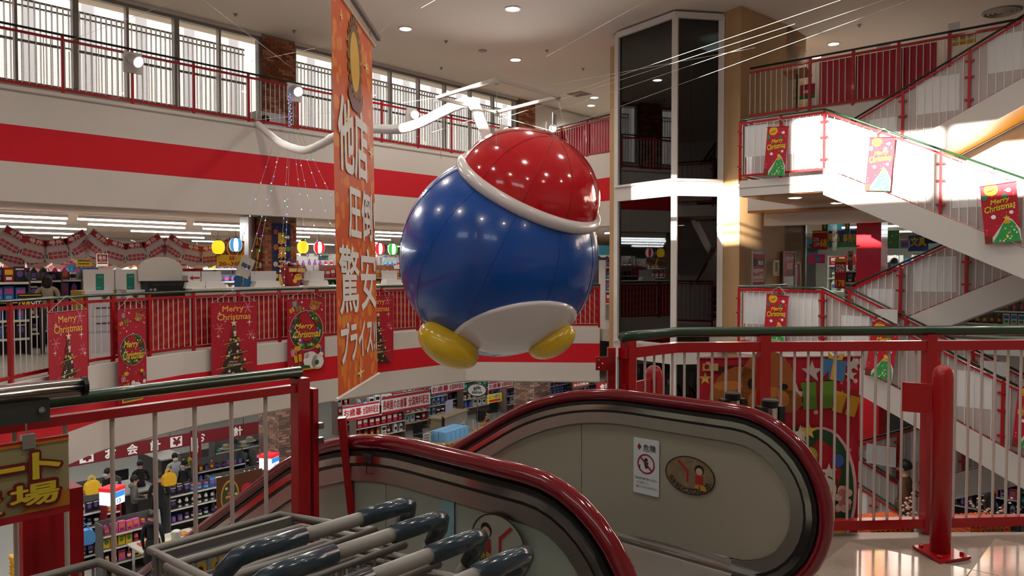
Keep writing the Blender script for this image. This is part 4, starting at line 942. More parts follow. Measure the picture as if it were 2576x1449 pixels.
def art_stair(w, h):
    P = Print(); dots(P, w, h, 40, ['#f0e4e0', '#e89098', '#d8606c'], .004 * h, .014 * h, seed=4)
    P.c('#e0a81c').D(-w * .2, h * .92, w * .2, n=22); P.c('#3c1c10').F([(-w * .3, h * .9), (-w * .22, h * .905), (-w * .08, h * .945), (-w * .1, h * .925), (-w * .2, h * .89), (-w * .3, h * .885)])
    P.c('#2f7a50').D(-w * .4, h * .8, w * .08, w * .1).D(w * .16, h * .78, w * .08, w * .1)
    for dx, col in ((.02, '#2c140c'), (0, '#e8c020')):
        P.c(col); P.T('Merry', -w * .26, w * .3, h * .655, h * .76, bold=.03 + dx * 2, shear=.3, rot=.14).T('Christmas', -w * .44, w * .44, h * .555, h * .665, bold=.03 + dx * 2, shear=.3, rot=.14)
    P.c('#f0ece6').D(-w * .2, h * .45, w * .07).D(w * .3, h * .5, w * .06).D(w * .28, h * .88, w * .07)
    P.c('#d8d8d0').F([(-w * .42, 0), (w * .5, 0), (w * .5, h * .2), (w * .3, h * .38), (w * .16, h * .43), (0, h * .3)])
    P.c('#2c9a4c').F([(-w * .3, 0), (w * .48, 0), (w * .46, h * .12), (w * .4, h * .27), (w * .3, h * .35), (w * .17, h * .4), (w * .02, h * .3), (-w * .1, h * .16)])
    r = random.Random(2)
    for k in range(16): P.c(('#e8d040', '#e89088', '#f0ece0')[k % 3], .00003).D(r.uniform(-.1, .42) * w, r.uniform(.02, .26) * h, w * .028, n=8)
    P.c('#e8cc3c').S(w * .16, h * .41, w * .11); P.c('#d8a030').D(w * .16, h * .345, w * .11, w * .06); P.c('#7a2c18').R(-w * .5, -w * .28, 0, h * .13)
    return P
def art_big(w, h):
    P = Print(); dots(P, w, h, 70, ['#f0e4e0', '#d98088', '#e8b8b8'], .005 * w, .018 * w, seed=11)
    for x, z, r in ((.02, .95, .05), (.2, .92, .07), (-.46, .89, .04), (-.34, .92, .04), (.1, .79, .08), (.0, .9, .04), (.46, .96, .05), (.44, .9, .045)): P.c('#d8c064' if r < .045 else '#c8c4c0').S(x * w, z * h, r * w)
    P.c('#3c1c14').F([(-w * .42, h * .95), (-w * .12, h * .97), (-w * .02, h * .9), (-w * .15, h * .9), (-w * .25, h * .93), (-w * .4, h * .92)])
    P.c('#a0602c').D(-w * .25, h * .72, w * .2, w * .26, 22).D(-w * .08, h * .86, w * .17, w * .2, 22).D(w * .05, h * .76, w * .09, w * .07)
    P.c('#c07c3c').D(-w * .32, h * .85, w * .09, w * .03); P.c('#b87838').D(-w * .07, h * .77, w * .13, w * .08, 16); P.c('#18100c').D(-w * .18, h * .86, w * .022, w * .032).D(w * .02, h * .84, w * .03, w * .02); P.c('#c47080').D(-w * .1, h * .72, w * .03, w * .04)
    gift(P, w * .33, h * .93, w * .075, '#4a82b4', '#d8b83c', -.15); gift(P, w * .24, h * .79, w * .1, '#5e8a2c', '#8a1420', .05); gift(P, w * .41, h * .74, w * .075, '#d0a828', '#9a1824', -.3)
    P.c('#e0a8ac').D(w * .25, h * .25, w * .235, h * .37, 30); P.c('#1e4a2a').D(w * .25, h * .25, w * .215, h * .355, 30); P.c('#a80f20').D(w * .18, h * .36, w * .2, h * .2, 24).D(w * .22, h * .12, w * .14, h * .16, 20)
    P.c('#1c4424').F([(w * .06, h * .62), (w * .25, h * .58), (w * .2, h * .5), (w * .1, h * .54)])
    for x, z, r, c in ((.18, .46, .055, '#a0ac3c'), (.14, .42, .05, '#8a4c8c'), (.1, .48, .04, '#b83c54'), (.36, .43, .04, '#3c58a0'), (.36, .06, .06, '#d8a83c')): P.c(c).D(x * w, z * h, r * w)
    for x, z in ((.28, .27), (.27, .11)): P.c('#5a3014').D(x * w, z * h, w * .1, n=20); P.c('#e0dcd0').D(x * w - w * .01, z * h, w * .082, n=20); P.c('#d8b030').F([(x * w - w * .09, z * h - .01 * h), (x * w + w * .07, z * h - .01 * h), (x * w + w * .03, z * h - .055 * h), (x * w - w * .05, z * h - .055 * h)]); P.c('#5a3014').D(x * w - .01 * w, z * h + .005 * h, w * .04)
    for k in range(14): P.c(('#b87468', '#d8b0a4')[k % 2], .0001).D(w * .385 + w * .05 * math.cos(k * 1.9) * (k % 4) / 3, h * .22 + w * .06 * math.sin(k * 2.3), w * .025, n=8)
    P.c('#d8d0c4').S(w * .3, h * .37, w * .055).S(w * .12, h * .58, w * .06); P.c('#d8c43c').S(w * .17, h * .6, w * .055)
    P.c('#c4a868').R(-w * .485, -w * .39, h * .935, h * .975); P.c('#8a1c1c').D(-w * .46, h * .957, w * .015)
    return P
def poster_at(label, p0, p1, z0, z1, art, col=PRED, group=None, string=None, name='christmas_poster', tilt=0.0):
    """p0,p1: plan points left and right as seen from the front"""
    d = Vector((p1[0] - p0[0], p1[1] - p0[1], 0)); w, h = d.length, z1 - z0
    o = thing(name, label, 'poster', Vector(((p0[0] + p1[0]) / 2, (p0[1] + p1[1]) / 2, z0)), math.atan2(d.y, d.x), group)
    if tilt: o.rotation_euler = (0, tilt, math.atan2(d.y, d.x))
    MB().plate([(-w / 2, 0), (w / 2, 0), (w / 2, h), (-w / 2, h)], -.001, .001).build('cloth', cm(col, .6), o)
    art(w, h).done(o)
    MB().tube([(-w / 2 - .01, 0, h), (w / 2 + .01, 0, h)], .008, 6).build('top_rod', cm('#8a1020', .5), o)
    if string:
        MB().tube([(-w / 2, 0, h), (0 + string[0], .02, h + string[1])], .003, 5).build('string', WIRE, o); MB().tube([(w / 2, 0, h), (string[0], .02, h + string[1])], .003, 5).build('string', WIRE, o)
    return o
def rail_poster(label, xa, xb, ya, yb, art, group=None, string=.22):
    off = .2; P = []
    for px in (xa, xb):
        p, a = pat(R2s, dd, s_at_px(R2s, dd, px)); P.append((p[0] + math.sin(a) * off, p[1] - math.cos(a) * off))
    w0, w1 = B(*P[0]), B(*P[1]); Y = (w0.y + w1.y) / 2
    z = lambda y: EYE.z + (672 - y) / FPX * Y
    poster_at(label, w0, w1, z(yb), z(ya), art, group=group, string=(0, string))
rail_poster('red tree poster on the bare railing beside the stacked baskets', 84, 183, 782, 1010, art_tree)
rail_poster('narrow red wreath poster where the patterned infill of the railing begins', 268, 342, 777, 1010, art_wreath)
rail_poster('red tree poster on the patterned railing below the black box', 514, 630, 760, 947, art_tree)
rail_poster('red wreath poster on the patterned railing under the brick column', 708, 802, 752, 930, art_wreath)
rail_poster('red tree poster half hidden behind the orange banner', 900, 974, 744, 912, art_tree)
def stair_poster(label, xa, xb, ya, yb, u=12.86, tilt=0.08):
    a = at_u(xa, (ya + yb) / 2, u); b = at_u(xb, (ya + yb) / 2, u); zt, zb = at_u((xa + xb) / 2, ya, u).z, at_u((xa + xb) / 2, yb, u).z
    poster_at(label, a, b, zb, zt, art_stair, col='#b4142c', string=(0, .15), tilt=tilt)
stair_poster('red moon and tree poster on the upper stair landing railing', 1921, 1974, 320, 442)
stair_poster('red moon and tree poster on the sunlit upper front flight', 2176, 2240, 347, 480)
stair_poster('red moon and tree poster on the lower end of the upper flight', 2480, 2572, 462, 610, tilt=-.1)
stair_poster('red moon and tree poster on the middle stair landing railing', 1920, 1974, 742, 862)
stair_poster('red moon and tree poster on the middle front flight', 2176, 2245, 813, 950, tilt=.12)
stair_poster('red moon and tree poster low on the middle flight by the red wall', 2546, 2620, 975, 1130)
A_, B_ = at_y(1756, 1100, 4.55), at_y(2160, 1100, 4.62)
poster_at('large red poster with deer and presents hung behind the landing railing', A_, B_, -.12, .99, art_big, string=(-.1, .12))
# banners on the brick column and boards on the tan wall come with the shop
# ================================================================= SECOND FLOOR SHOP
PCOL = ['#b81c24', '#e0b020', '#2c6ab0', '#e8e4de', '#2f8a4c', '#c8508c', '#20201e', '#7ab4d0', '#d8782c', '#6a4a9a', '#8c1c20', '#d8cfc0']
PNAME = ['red', 'yellow', 'blue', 'white', 'green', 'pink', 'black', 'light blue', 'orange', 'purple', 'maroon', 'cream']
PROD = {}
def prod_mesh(kind, k):
    if (kind, k) in PROD: return PROD[(kind, k)]
    a, b, c = cm(PCOL[k], .45), cm(PCOL[(k + 3) % 12], .5), cm(PCOL[(k + 5) % 12], .5); mb = MB()
    if kind == 'boxed_product':
        mb.bx(-.07, .07, -.05, .05, 0, .2); mb.mi = 1; mb.rect(-.055, .055, .1, .17, -.0515); mb.mi = 2; mb.rect(-.04, .04, .03, .07, -.0515)
    elif kind == 'bottle':
        mb.lathe([(.038, 0), (.04, .02), (.04, .13), (.016, .17), (.016, .18)], 10); mb.mi = 1; mb.lathe([(.018, .18), (.018, .205)], 8); mb.lathe([(.0405, .04), (.0405, .1)], 10); mb.mi = 2
    elif kind == 'jar':
        mb.lathe([(.045, 0), (.05, .01), (.05, .1), (.04, .12)], 10); mb.mi = 1; mb.lathe([(.043, .12), (.043, .15)], 10); mb.mi = 2; mb.lathe([(.0505, .03), (.0505, .08)], 10)
    elif kind == 'milk_carton':
        mb.bx(-.045, .045, -.045, .045, 0, .15); mb.plate([(-.045, .15), (.045, .15), (.005, .2), (-.005, .2)], -.045, .045); mb.mi = 1; mb.rect(-.035, .035, .05, .12, -.0465); mb.mi = 2; mb.rect(-.035, .035, .02, .035, -.0465)
    elif kind == 'snack_bag':
        mb.plate([(-.075, 0), (.075, 0), (.07, .02), (.07, .19), (.078, .21), (-.078, .21), (-.07, .19), (-.07, .02)], -.02, .02); mb.mi = 1; mb.disc(0, .11, .045, -.0212, 10); mb.mi = 2; mb.rect(-.06, .06, .165, .185, -.0212)
    else:
        mb.lathe([(.05, 0), (.052, .005), (.052, .12), (.05, .125)], 12); mb.mi = 1; mb.lathe([(.0525, .03), (.0525, .09)], 12); mb.mi = 2
    PROD[(kind, k)] = mb.mesh(kind, [a, b, c]); return PROD[(kind, k)]
KN = {'boxed_product': 'box', 'bottle': 'bottle', 'snack_bag': 'bag', 'tin_can': 'tin', 'jar': 'jar', 'milk_carton': 'carton'}
def shelf_unit(label, loc, rz, w=1.2, rows=(.3, .7, 1.1, 1.5), depth=.4, h=1.9, where='shop shelf', group='goods on the shop shelves', cols=None, seed=0, scale=1.0, frame='#b8b2aa', per=None, kinds=None, name='display_shelf'):
    r = random.Random(seed); o = thing(name, label, 'shelf', loc, rz)
    MB().bx(-w / 2, w / 2, depth - .02, depth, 0, h).build('back_panel', cm(frame, .6), o)
    for x in (-w / 2, w / 2 - .03): MB().bx(x, x + .03, 0, depth - .02, 0, h).build('side_panel', cm(frame, .6), o)
    brd = MB().bx(-w / 2 + .03, w / 2 - .03, 0, depth - .02, -.03, 0).mesh('shelf_board', cm(frame, .6)); tagm = MB().bx(-w / 2 + .03, w / 2 - .03, -.006, 0, -.035, .005).mesh('price_strip', cm('#d8d2c4', .6))
    n = per or int((w - .1) / (.155 * scale)); kinds = kinds or ['boxed_product', 'bottle', 'snack_bag', 'tin_can', 'jar', 'milk_carton']; gap = min([b - a for a, b in zip(rows, rows[1:])] + [.5]); cr, sr = math.cos(rz), math.sin(rz)
    for z in rows:
        put('shelf_board', brd, o, (0, 0, z)); put('price_strip', tagm, o, (0, 0, z)); kd = r.choice(kinds); k = r.choice(cols or range(12))
        for i in range(n):
            if r.random() < .35: kd = r.choice(kinds); k = r.choice(cols or range(12))
            x = -w / 2 + .05 + (i + .5) * (w - .1) / n; y = .10 + .04 * r.random()
            p = put(kd, prod_mesh(kd, k), None, Vector(loc) + Vector((cr * x - sr * y, sr * x + cr * y, z + .002)), rz); p.scale = (min(scale, (w - .1) / n / .16), scale, min(scale * r.uniform(.9, 1.15), (gap - .05) / .21))
            tag(p, '%s %s standing on the %s' % (PNAME[k], KN[kd], where), KN[kd], group)
    return o
FV = TH + math.pi / 2                # a front that looks along +v
for i in range(9):
    shelf_unit('shelf of goods behind the service counter, bay with %s goods' % PNAME[i], B(-21.2, 3.6 + i * 1.75, 0), FV, 1.6, (.75, 1.12, 1.5), h=1.9, where='shelves behind the counter', group='goods behind the service counter', seed=i, per=7, scale=1.35)
for i in range(6):
    shelf_unit('tall far shelf deep in the shop with %s goods' % PNAME[i + 3], B(-26.5, 6 + i * 3.2, 0), FV, 2.6, (.9, 1.3, 1.7), h=2.1, where='far shelves deep in the shop', group='goods deep in the shop', seed=20 + i, per=8, scale=1.7)
# service counter
def px_v(px, v): return toB(at_v(px, 700, v)).y
cu0, cu1 = px_v(462, -14.55), 14.2
ct = thing('service_counter', 'long white tiled service counter behind the patterned balcony railing', 'counter', B(-14.55, cu0, 0), TH)
MB().bx(-.35, .3, 0, cu1 - cu0, 0, 1.1).build('body', cm('#c8c0b6', .5), ct)
n = 26; L = (cu1 - cu0) / n; tm = MB().bx(-.38, -.02, .004, L - .004, 1.1, 1.13).mesh('top_tile', cm('#d8d2ca', .35)); tm2 = MB().bx(-.01, .34, .004, L - .004, 1.1, 1.13).mesh('top_tile', cm('#d8d2ca', .35))
for i in range(n): put('top_tile', tm, ct, (0, i * L, 0)); put('top_tile', tm2, ct, (0, i * L, 0))
ctz = 1.13
def on_counter(px, dv=0.0): return B(-14.5 + dv, px_v(px, -14.5 + dv), ctz)
def leaflet_case(px, label, w=.5, arrow=False):
    o = thing('leaflet_holder', label, 'display', on_counter(px), FV)
    MB().plate([(-w / 2, 0), (w / 2, 0), (w * .42, .12), (-w * .42, .12)], -.1, .12).build('base', cm('#d8d4d0', .4), o)
    MB().box(0, .08, .22, w * .95, .01, .22).build('sheet', cm('#c9c6c4', .5), o)
    if arrow: P = Print(); P.y = .074; P.c('#a01c20').F([(-.05, .2), (.02, .15), (.02, .18), (.16, .18), (.16, .22), (.02, .22), (.02, .25)]); P.c('#8a7a74').R(-.19, -.08, .15, .25); P.done(o)
leaflet_case(487, 'white leaflet holder with a red arrow on the counter', .42, True); leaflet_case(535, 'blank white leaflet holder beside the red arrow on the counter', .45)
leaflet_case(668, 'wide white leaflet holder beside the red candy tub', .62); leaflet_case(795, 'white leaflet holder standing past the red candy tub', .55); leaflet_case(985, 'white leaflet holder seen past the banner on the counter', .5)
o = thing('candy_tub', 'red candy tub full of coloured sweets on the counter', 'tub', on_counter(733, -.1), FV)
MB().lathe([(.17, 0), (.23, .4), (.235, .42), (.22, .42)], 24).build('tub', cm('#a81420', .35), o, smooth=True)
P = Print(); P.y = -.235; P.c('#e0c070').R(-.2, .2, .31, .39); P.c('#a81420').T('7', -.03, .03, .3, .41, bold=.03); P.c('#e0b83c').D(.02, .2, .1, .07, 12).D(-.06, .12, .05, n=12); P.c('#a03020').T('CHUPA', -.04, .08, .2, .24, bold=.02); P.c('#c85060').D(-.13, .25, .03).D(.14, .27, .035).D(.13, .1, .03); P.done(o)
for k in range(9):
    a = 2 * math.pi * k / 8; tag(MB().lathe([(.004, -.045), (.03, -.035), (.047, 0), (.03, .035), (.004, .045)], 10).build('wrapped_sweet', cm(PCOL[k % 12], .35), None, o.location + Vector((.145 * (k > 0) * math.cos(a), .145 * (k > 0) * math.sin(a), .465)), smooth=True), '%s wrapped sweet in the red candy tub' % PNAME[k % 12], 'sweet', 'sweets in the tub')
o = thing('pamphlet_stand', 'tilted grey pamphlet on a thin stand above the counter', 'stand', on_counter(612, .1), FV); MB().tube([(0, 0, 0), (0, .02, .3)], .012, 6).build('pole', CHROME, o)
mb = MB(); mb.box(0, 0, 0, .3, .01, .42, M=Matrix.Translation((.05, 0, .42)) @ Matrix.Rotation(.45, 4, 'Y')); mb.build('pamphlet', cm('#b9b2a4', .6), o)
mb = MB(); mb.box(0, -.008, 0, .2, .004, .08, M=Matrix.Translation((.06, 0, .44)) @ Matrix.Rotation(.45, 4, 'Y')); mb.build('print', cm('#3c4a5c', .6), o)
o = MB().bx(-.3, .3, -.2, .15, 0, .22).build('blue_carton', cm('#1f6a9c', .5), None, on_counter(632, -.3), FV); tag(o, 'flat blue carton behind the leaflet holders on the counter', 'carton')
for i, (px, k, nn) in enumerate(((470, 0, 5), (490, 0, 5), (512, 1, 4))):
    for j in range(nn):
        q = B(-16.6, px_v(px, -16.6), 1.02 + j * .1); tag(MB().bx(-.13, .13, -.12, .12, 0, .095).build('stacked_box', cm(PCOL[k], .5), None, q, FV), '%s flat box stacked behind the counter' % PNAME[k], 'box', 'stacked flat boxes')
tb = thing('back_table', 'low table carrying stacked boxes behind the counter', 'table', B(-16.6, px_v(488, -16.6), 0), FV); MB().bx(-.8, .8, -.3, .3, .97, 1.02).build('table_top', cm('#a89a8a', .5), tb)
for x in (-.75, .75):
    for y in (-.25, .25): MB().bx(x - .03, x + .03, y - .03, y + .03, 0, .97).build('leg', cm('#7a7068', .5), tb)
# cabinets, panels, black box
for px, lab in ((249, 'white drawer cabinet with yellow sides by the bare railing'), (326, 'white drawer cabinet with yellow sides beside the black box')):
    o = thing('drawer_cabinet', lab, 'cabinet', B(-14.9, px_v(px, -14.9), 0), FV)
    MB().bx(-.33, .33, -.25, .3, 0, 1.12).build('body', cm('#c9c5ca', .5), o); MB().bx(-.38, -.33, -.25, .3, 0, 1.12).build('side_panel', cm('#b8901c', .5), o); MB().bx(.33, .38, -.25, .3, 0, 1.12).build('side_panel', cm('#b8901c', .5), o)
    for z in (.5, .78): d = MB().bx(-.3, .3, -.265, -.25, z - .12, z + .12).build('drawer', cm('#bdb9c0', .5), o); MB().bx(-.15, .15, -.275, -.265, .02, .035).build('slot', DARK, d, (0, 0, z))
    P = Print(); P.y = -.255; P.c('#8a7a30').D(0, 1.0, .06, .03); P.c('#3c3420').S(0, 1.0, .05, 8, .5); P.done(o)
    b = thing('display_board', 'white board with a green strip on the %s cabinet' % ('yellow-sided' if px < 300 else 'second yellow-sided'), 'board', B(-14.9, px_v(px - 2, -14.9), 1.12), FV)
    MB().bx(-.26, .26, -.05, .0, 0, .38).build('board', cm('#c9c2bc', .5), b); P = Print(); P.y = -.052; P.c('#16705c').R(-.06, .08, .0, .3); P.c('#7ab0a0').R(-.02, .06, .24, .25).R(-.04, .02, .04, .05); P.done(b)
o = thing('ticket_machine', 'black box shaped machine at the end of the counter', 'machine', B(-14.75, px_v(410, -14.75), 0), FV)
MB().bx(-.38, .38, -.25, .3, 0, 1.28).build('case', cm('#161615', .35), o); P = Print(); P.y = -.252; P.c('#8a8682').R(-.36, -.31, 1.1, 1.14).D(-.26, 1.12, .03); P.c('#2c2b2a').R(-.3, .3, 1.2, 1.22); P.done(o)
o = MB().plate([(-.42, 0), (.42, 0), (.42, .22)] + [(.42 * math.cos(a), .22 + .24 * math.sin(a)) for a in [math.pi * i / 14 for i in range(1, 14)]] + [(-.42, .22)], -.02, .02).build('arched_board', cm('#c9c2b6', .6), None, B(-14.8, px_v(404, -14.8), 1.28), FV); tag(o, 'cream board with an arched top standing on the black machine', 'board')
# hanging garlands of printed flags
def flag_mesh(tone):
    mb = MB(); mb.plate([(-.22, 0), (-.22, -.42), (0, -.5), (.22, -.42), (.22, 0)], -.002, .002); return mb.mesh('flag', cm(tone, .7))
fm = [flag_mesh('#d8c0ac'), flag_mesh('#c4b4b0')]
def flag_print():
    P = Print(); P.y = -.003; P.c('#a8242c').R(-.2, .2, -.13, -.015); P.c('#ecd8cc').T('号外', -.12, .12, -.12, -.025, bold=.03); P.c('#7a6a64').R(-.17, .17, -.155, -.15)
    P.c('#b8444c')
    for z in (-.25, -.325): 
        for k in range(4): P.R(-.16 + k * .085, -.09 + k * .085, z - .055, z)
    P.c('#2c2020').R(-.2, -.18, -.36, -.28).R(.18, .2, -.36, -.28); return P.mesh('flag_print', [cm(c, .6) for c in P.cols])
fpm = flag_print()
def garland(x0, x1, y0, ydip, v, n, tone, row):
    us = (px_v(x0, v), px_v(x1, v)); z0 = at_v(x0, y0, v).z; z1 = at_v(x1, y0 + 10, v).z; dip = abs(at_v((x0 + x1) / 2, y0, v).z - at_v((x0 + x1) / 2, ydip, v).z)
    P = [Vector((0, (us[1] - us[0]) * t, (z1 - z0) * t - dip * 4 * t * (1 - t))) for t in [i / 12 for i in range(13)]]
    g_ = thing('flag_string', 'cord of the %s flag garland above the shop entrance' % row, 'cord', B(v, us[0], z0), TH); MB().tube(P, .006, 5).build('cord', WIRE, g_)
    for i in range(n):
        t = (i + .5) / n; z = (z1 - z0) * t - dip * 4 * t * (1 - t); slope = 1.3 * math.atan2((z1 - z0) - dip * 4 * (1 - 2 * t), us[1] - us[0]) + random.uniform(-.06, .06)
        o = thing('paper_flag', 'printed paper flag with red heading on the %s garland' % row, 'flag', B(v, us[0] + (us[1] - us[0]) * t, z0 + z), FV, 'paper flags on the garlands'); o.rotation_euler = (0, -slope, FV)
        put('flag', fm[tone], o); pr_ = put('flag_print', fpm, o); pr_['kind'] = 'stuff'
garland(25, 205, 570, 596, -16.2, 4, 1, 'first'); garland(240, 395, 580, 604, -16.2, 4, 1, 'second'); garland(435, 575, 590, 612, -16.2, 4, 1, 'third')
garland(-20, 150, 590, 612, -17.5, 4, 0, 'lower left'); garland(95, 330, 602, 625, -18.2, 5, 0, 'lower middle'); garland(330, 560, 604, 624, -18.2, 5, 0, 'lower right'); garland(-30, 150, 618, 640, -18.6, 4, 0, 'lowest left'); garland(190, 420, 588, 612, -17.2, 5, 0, 'overlapping')
def hang_sign(label, px0, px1, py0, py1, v, art, col, name='hanging_sign', emit=0, cord=True, u=None):
    a, b = (at_v(px0, (py0 + py1) / 2, v), at_v(px1, (py0 + py1) / 2, v)) if u is None else (at_u(px0, (py0 + py1) / 2, u), at_u(px1, (py0 + py1) / 2, u))
    f = (lambda y: at_v((px0 + px1) / 2, y, v).z) if u is None else (lambda y: at_u((px0 + px1) / 2, y, u).z)
    zt, zb = f(py0), f(py1); w, h = math.hypot(b.x - a.x, b.y - a.y), zt - zb; d = b - a
    o = thing(name, label, 'sign', Vector(((a.x + b.x) / 2, (a.y + b.y) / 2, zb)), math.atan2(d.y, d.x))
    MB().bx(-w / 2, w / 2, -.008, .008, 0, h).build('board', cm(col, .5) if not emit else cm(col, .5, emit=emit), o)
    P = Print(); P.y = -.009; art(P, w, h); P.done(o) if P.v else None
    if cord: 
        for x in (-w * .4, w * .4): MB().tube([(x, 0, h), (x, 0, h + .25)], .004, 5).build('cord', WIRE, o)
    return o
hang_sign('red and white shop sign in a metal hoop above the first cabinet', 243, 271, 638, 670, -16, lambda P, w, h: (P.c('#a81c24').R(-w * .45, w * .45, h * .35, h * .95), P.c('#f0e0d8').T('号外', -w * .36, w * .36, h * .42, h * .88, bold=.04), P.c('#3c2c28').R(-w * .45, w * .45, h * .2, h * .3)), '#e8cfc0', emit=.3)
hang_sign('yellow price sign reading 20 to 30 yen', 545, 622, 641, 672, -15.85, lambda P, w, h: (P.c('#8a1420').T('20~30円', -w * .44, w * .4, h * .08, h * .45, bold=.03), P.c('#b83c20').T('駄菓子', -w * .1, w * .15, h * .55, h * .9, bold=.02)), '#d8a81c', cord=True)
hang_sign('yellow and blue price board with a mountain shape behind the counter', 462, 500, 635, 668, -18.5, lambda P, w, h: (P.c('#2c5aa8').F([(-w * .3, h * .6), (w * .2, h * .6), (0, h)]), P.c('#a81c24').T('SALE', -w * .3, w * .3, h * .2, h * .45, bold=.03)), '#d8b820')
hang_sign('black clearance board with yellow 70% lettering on the left', 22, 62, 702, 722, -15.6, lambda P, w, h: P.c('#e0b820').T('70%', -w * .45, w * .2, h * .1, h * .9, bold=.03), '#1a1816', cord=False)
hang_sign('large black clearance board reading 70% OFF', 44, 106, 738, 768, -13.9, lambda P, w, h: (P.c('#e0b820').T('70%', -w * .48, w * .0, h * .05, h * .6, bold=.04).R(-w * .45, w * .45, h * .82, h * .88), P.c('#d8d4cc').T('OFF', w * .02, w * .46, h * .05, h * .6, bold=.04)), '#1a1816', cord=False)
hang_sign('red shop sign with pale print among the dark goods', 40, 62, 722, 738, -15.4, lambda P, w, h: P.c('#e8d4c8').T('特価', -w * .4, w * .4, h * .15, h * .85, bold=.03), '#a01c20', cord=False)
hang_sign('yellow flyer with dark print under the lower flags', 192, 232, 650, 670, -17.8, lambda P, w, h: P.c('#5a4a10').R(-w * .4, w * .4, h * .6, h * .8).R(-w * .4, w * .3, h * .25, h * .4), '#c8a81c')
hang_sign('pink framed beauty poster behind the cabinets', 165, 192, 663, 702, -18, lambda P, w, h: (P.c('#2c4ab0').R(-w * .3, w * .4, h * .1, h * .5), P.c('#2c9a6c').R(-w * .3, w * .4, h * .5, h * .9)), '#b060a0', cord=False)
hang_sign('small screen showing blue and green', 23, 41, 672, 698, -17, lambda P, w, h: (P.c('#4a3ae0').R(-w * .48, w * .48, 0, h * .4), P.c('#2ca0b0').R(-w * .48, w * .48, h * .4, h)), '#2c3ab8', emit=.4, cord=False)
# mid-ground racks in front of the far shelves, left of the cabinets
for i, (px, v, col) in enumerate(((20, -16.2, (6, 6, 10, 11)), (75, -16.8, (6, 3, 6, 2)), (130, -17.3, (3, 9, 5, 6)), (185, -17.8, (9, 2, 9, 7)), (-20, -15.2, (6, 2, 10, 6)))):
    shelf_unit('low rack of %s goods inside the shop entrance' % ('dark', 'black and white', 'pale', 'purple', 'navy')[i], B(v, px_v(px, v), 0), FV, 1.15, (.3, .62, .95, 1.28), h=1.45, where='%s rack inside the shop entrance' % ('dark', 'mixed', 'pale', 'purple', 'navy')[i], group='goods inside the shop entrance', cols=col, seed=40 + i, per=6, scale=1.25, frame='#4a4440')
# brick column with sweet-shop banners
cu = px_v(704, -15.75); cw = .82
col2 = struct(MB().bx(-.55, 0, -cw / 2, cw / 2, 0, 2.7).build('wall_brick_column', MORTAR, None, B(-15.7, cu, 0), TH))
brick_face(col2, .17, 2.68, .17, .06, (0.0, -cw / 2, 0.0), math.pi / 2); brick_face(col2, .17, 2.68, .17, .06, (0.0, cw / 2 - .17, 0.0), math.pi / 2); brick_face(col2, .55, 2.68, .19, .06, (-.55, -cw / 2, 0), 0.0)
st2 = MB().bx(-.4, -.02, -.17, 0, 0, 2.7).build('wall_steel_pier', STEEL, None, B(-16.0, cu - cw / 2 - .05, 0), TH); struct(st2)
def candy_banner(label, loc, rz, w, h, col):
    o = thing('vertical_banner', label, 'banner', loc, rz); MB().bx(-w / 2, w / 2, -.006, .0, 0, h).build('cloth', cm(col, .6), o)
    P = Print(); P.y = -.007; dots(P, w, h, 26, ['#e8e0d0', '#e0b040', '#5a8ad0'], .006, .014, seed=8)
    for x, z, c, rr in ((-.33, .9, '#b84c3c', .09), (.36, .84, '#e8e0d8', .06), (-.33, .72, '#b8642c', .1), (.35, .7, '#5a9a3c', .09), (.36, .52, '#d8d4d0', .11), (-.36, .52, '#c8b0b0', .09), (-.3, .38, '#e0a83c', .08), (.33, .33, '#b81c24', .08), (-.32, .22, '#8a1c24', .09), (.3, .15, '#d8b030', .07)): P.c(c).D(x * w, z * h, rr * w * 1.5, n=10)
    for i, ch in enumerate('駄菓子屋参'):
        z = h * (.9 - .165 * i); P.c('#5a1a10', .0003).T(ch, -w * .27, w * .27, z - h * .155, z, bold=.07); P.c('#e8b43c', .0003).T(ch, -w * .24, w * .24, z - h * .148, z - h * .006, bold=.03)
    P.done(o); return o
candy_banner('navy banner with golden lettering on the front of the brick column', B(-15.66, cu, .6), FV, .46, 1.95, '#1a2454')
candy_banner('red banner with golden lettering on the side of the brick column', B(-15.98, cu - cw / 2 - .005 - .02, .6), TH, .4, 1.9, '#8a1c18')
# paper lanterns
def lantern(px, py, v, cols, label):
    p = at_v(px, py, v); o = thing('paper_lantern', label, 'lantern', p, 0)
    mb = MB(); n = 16; prof = [(.05, -.15), (.1, -.12), (.13, -.06), (.135, 0), (.13, .06), (.1, .12), (.05, .15)]; mb.lathe(prof, n)
    for i, f in enumerate(mb.f):
        if i < 6 * n: mb.m[i] = ((i % n) // 2) % 2
    mb.build('shade', [cm(cols[0], .6, emit=.9), cm(cols[1], .6, emit=.9)], o, smooth=True); MB().lathe([(.055, .15), (.055, .17)], 12).build('cap', DARK, o); MB().lathe([(.055, -.17), (.055, -.15)], 12).build('cap', DARK, o)
    MB().tube([(0, 0, .17), (0, 0, .35)], .004, 5).build('cord', DARK, o)
lantern(549, 622, -15.8, ('#e8b820', '#e8b820'), 'yellow paper lantern beside the round sign'); lantern(593, 616, -15.7, ('#e8e4dc', '#2c7ab0'), 'blue and white striped paper lantern')
lantern(762, 622, -16.0, ('#e8b820', '#f0c840'), 'yellow paper lantern right of the brick column'); lantern(803, 623, -16.0, ('#e8e0d8', '#c01c24'), 'red and white striped paper lantern beside the column'); lantern(955, 626, -15.8, ('#e8e0d8', '#c01c24'), 'red and white striped paper lantern right of the orange banner'); lantern(988, 627, -15.8, ('#e8e8d8', '#2c9a2c'), 'green and white striped paper lantern')
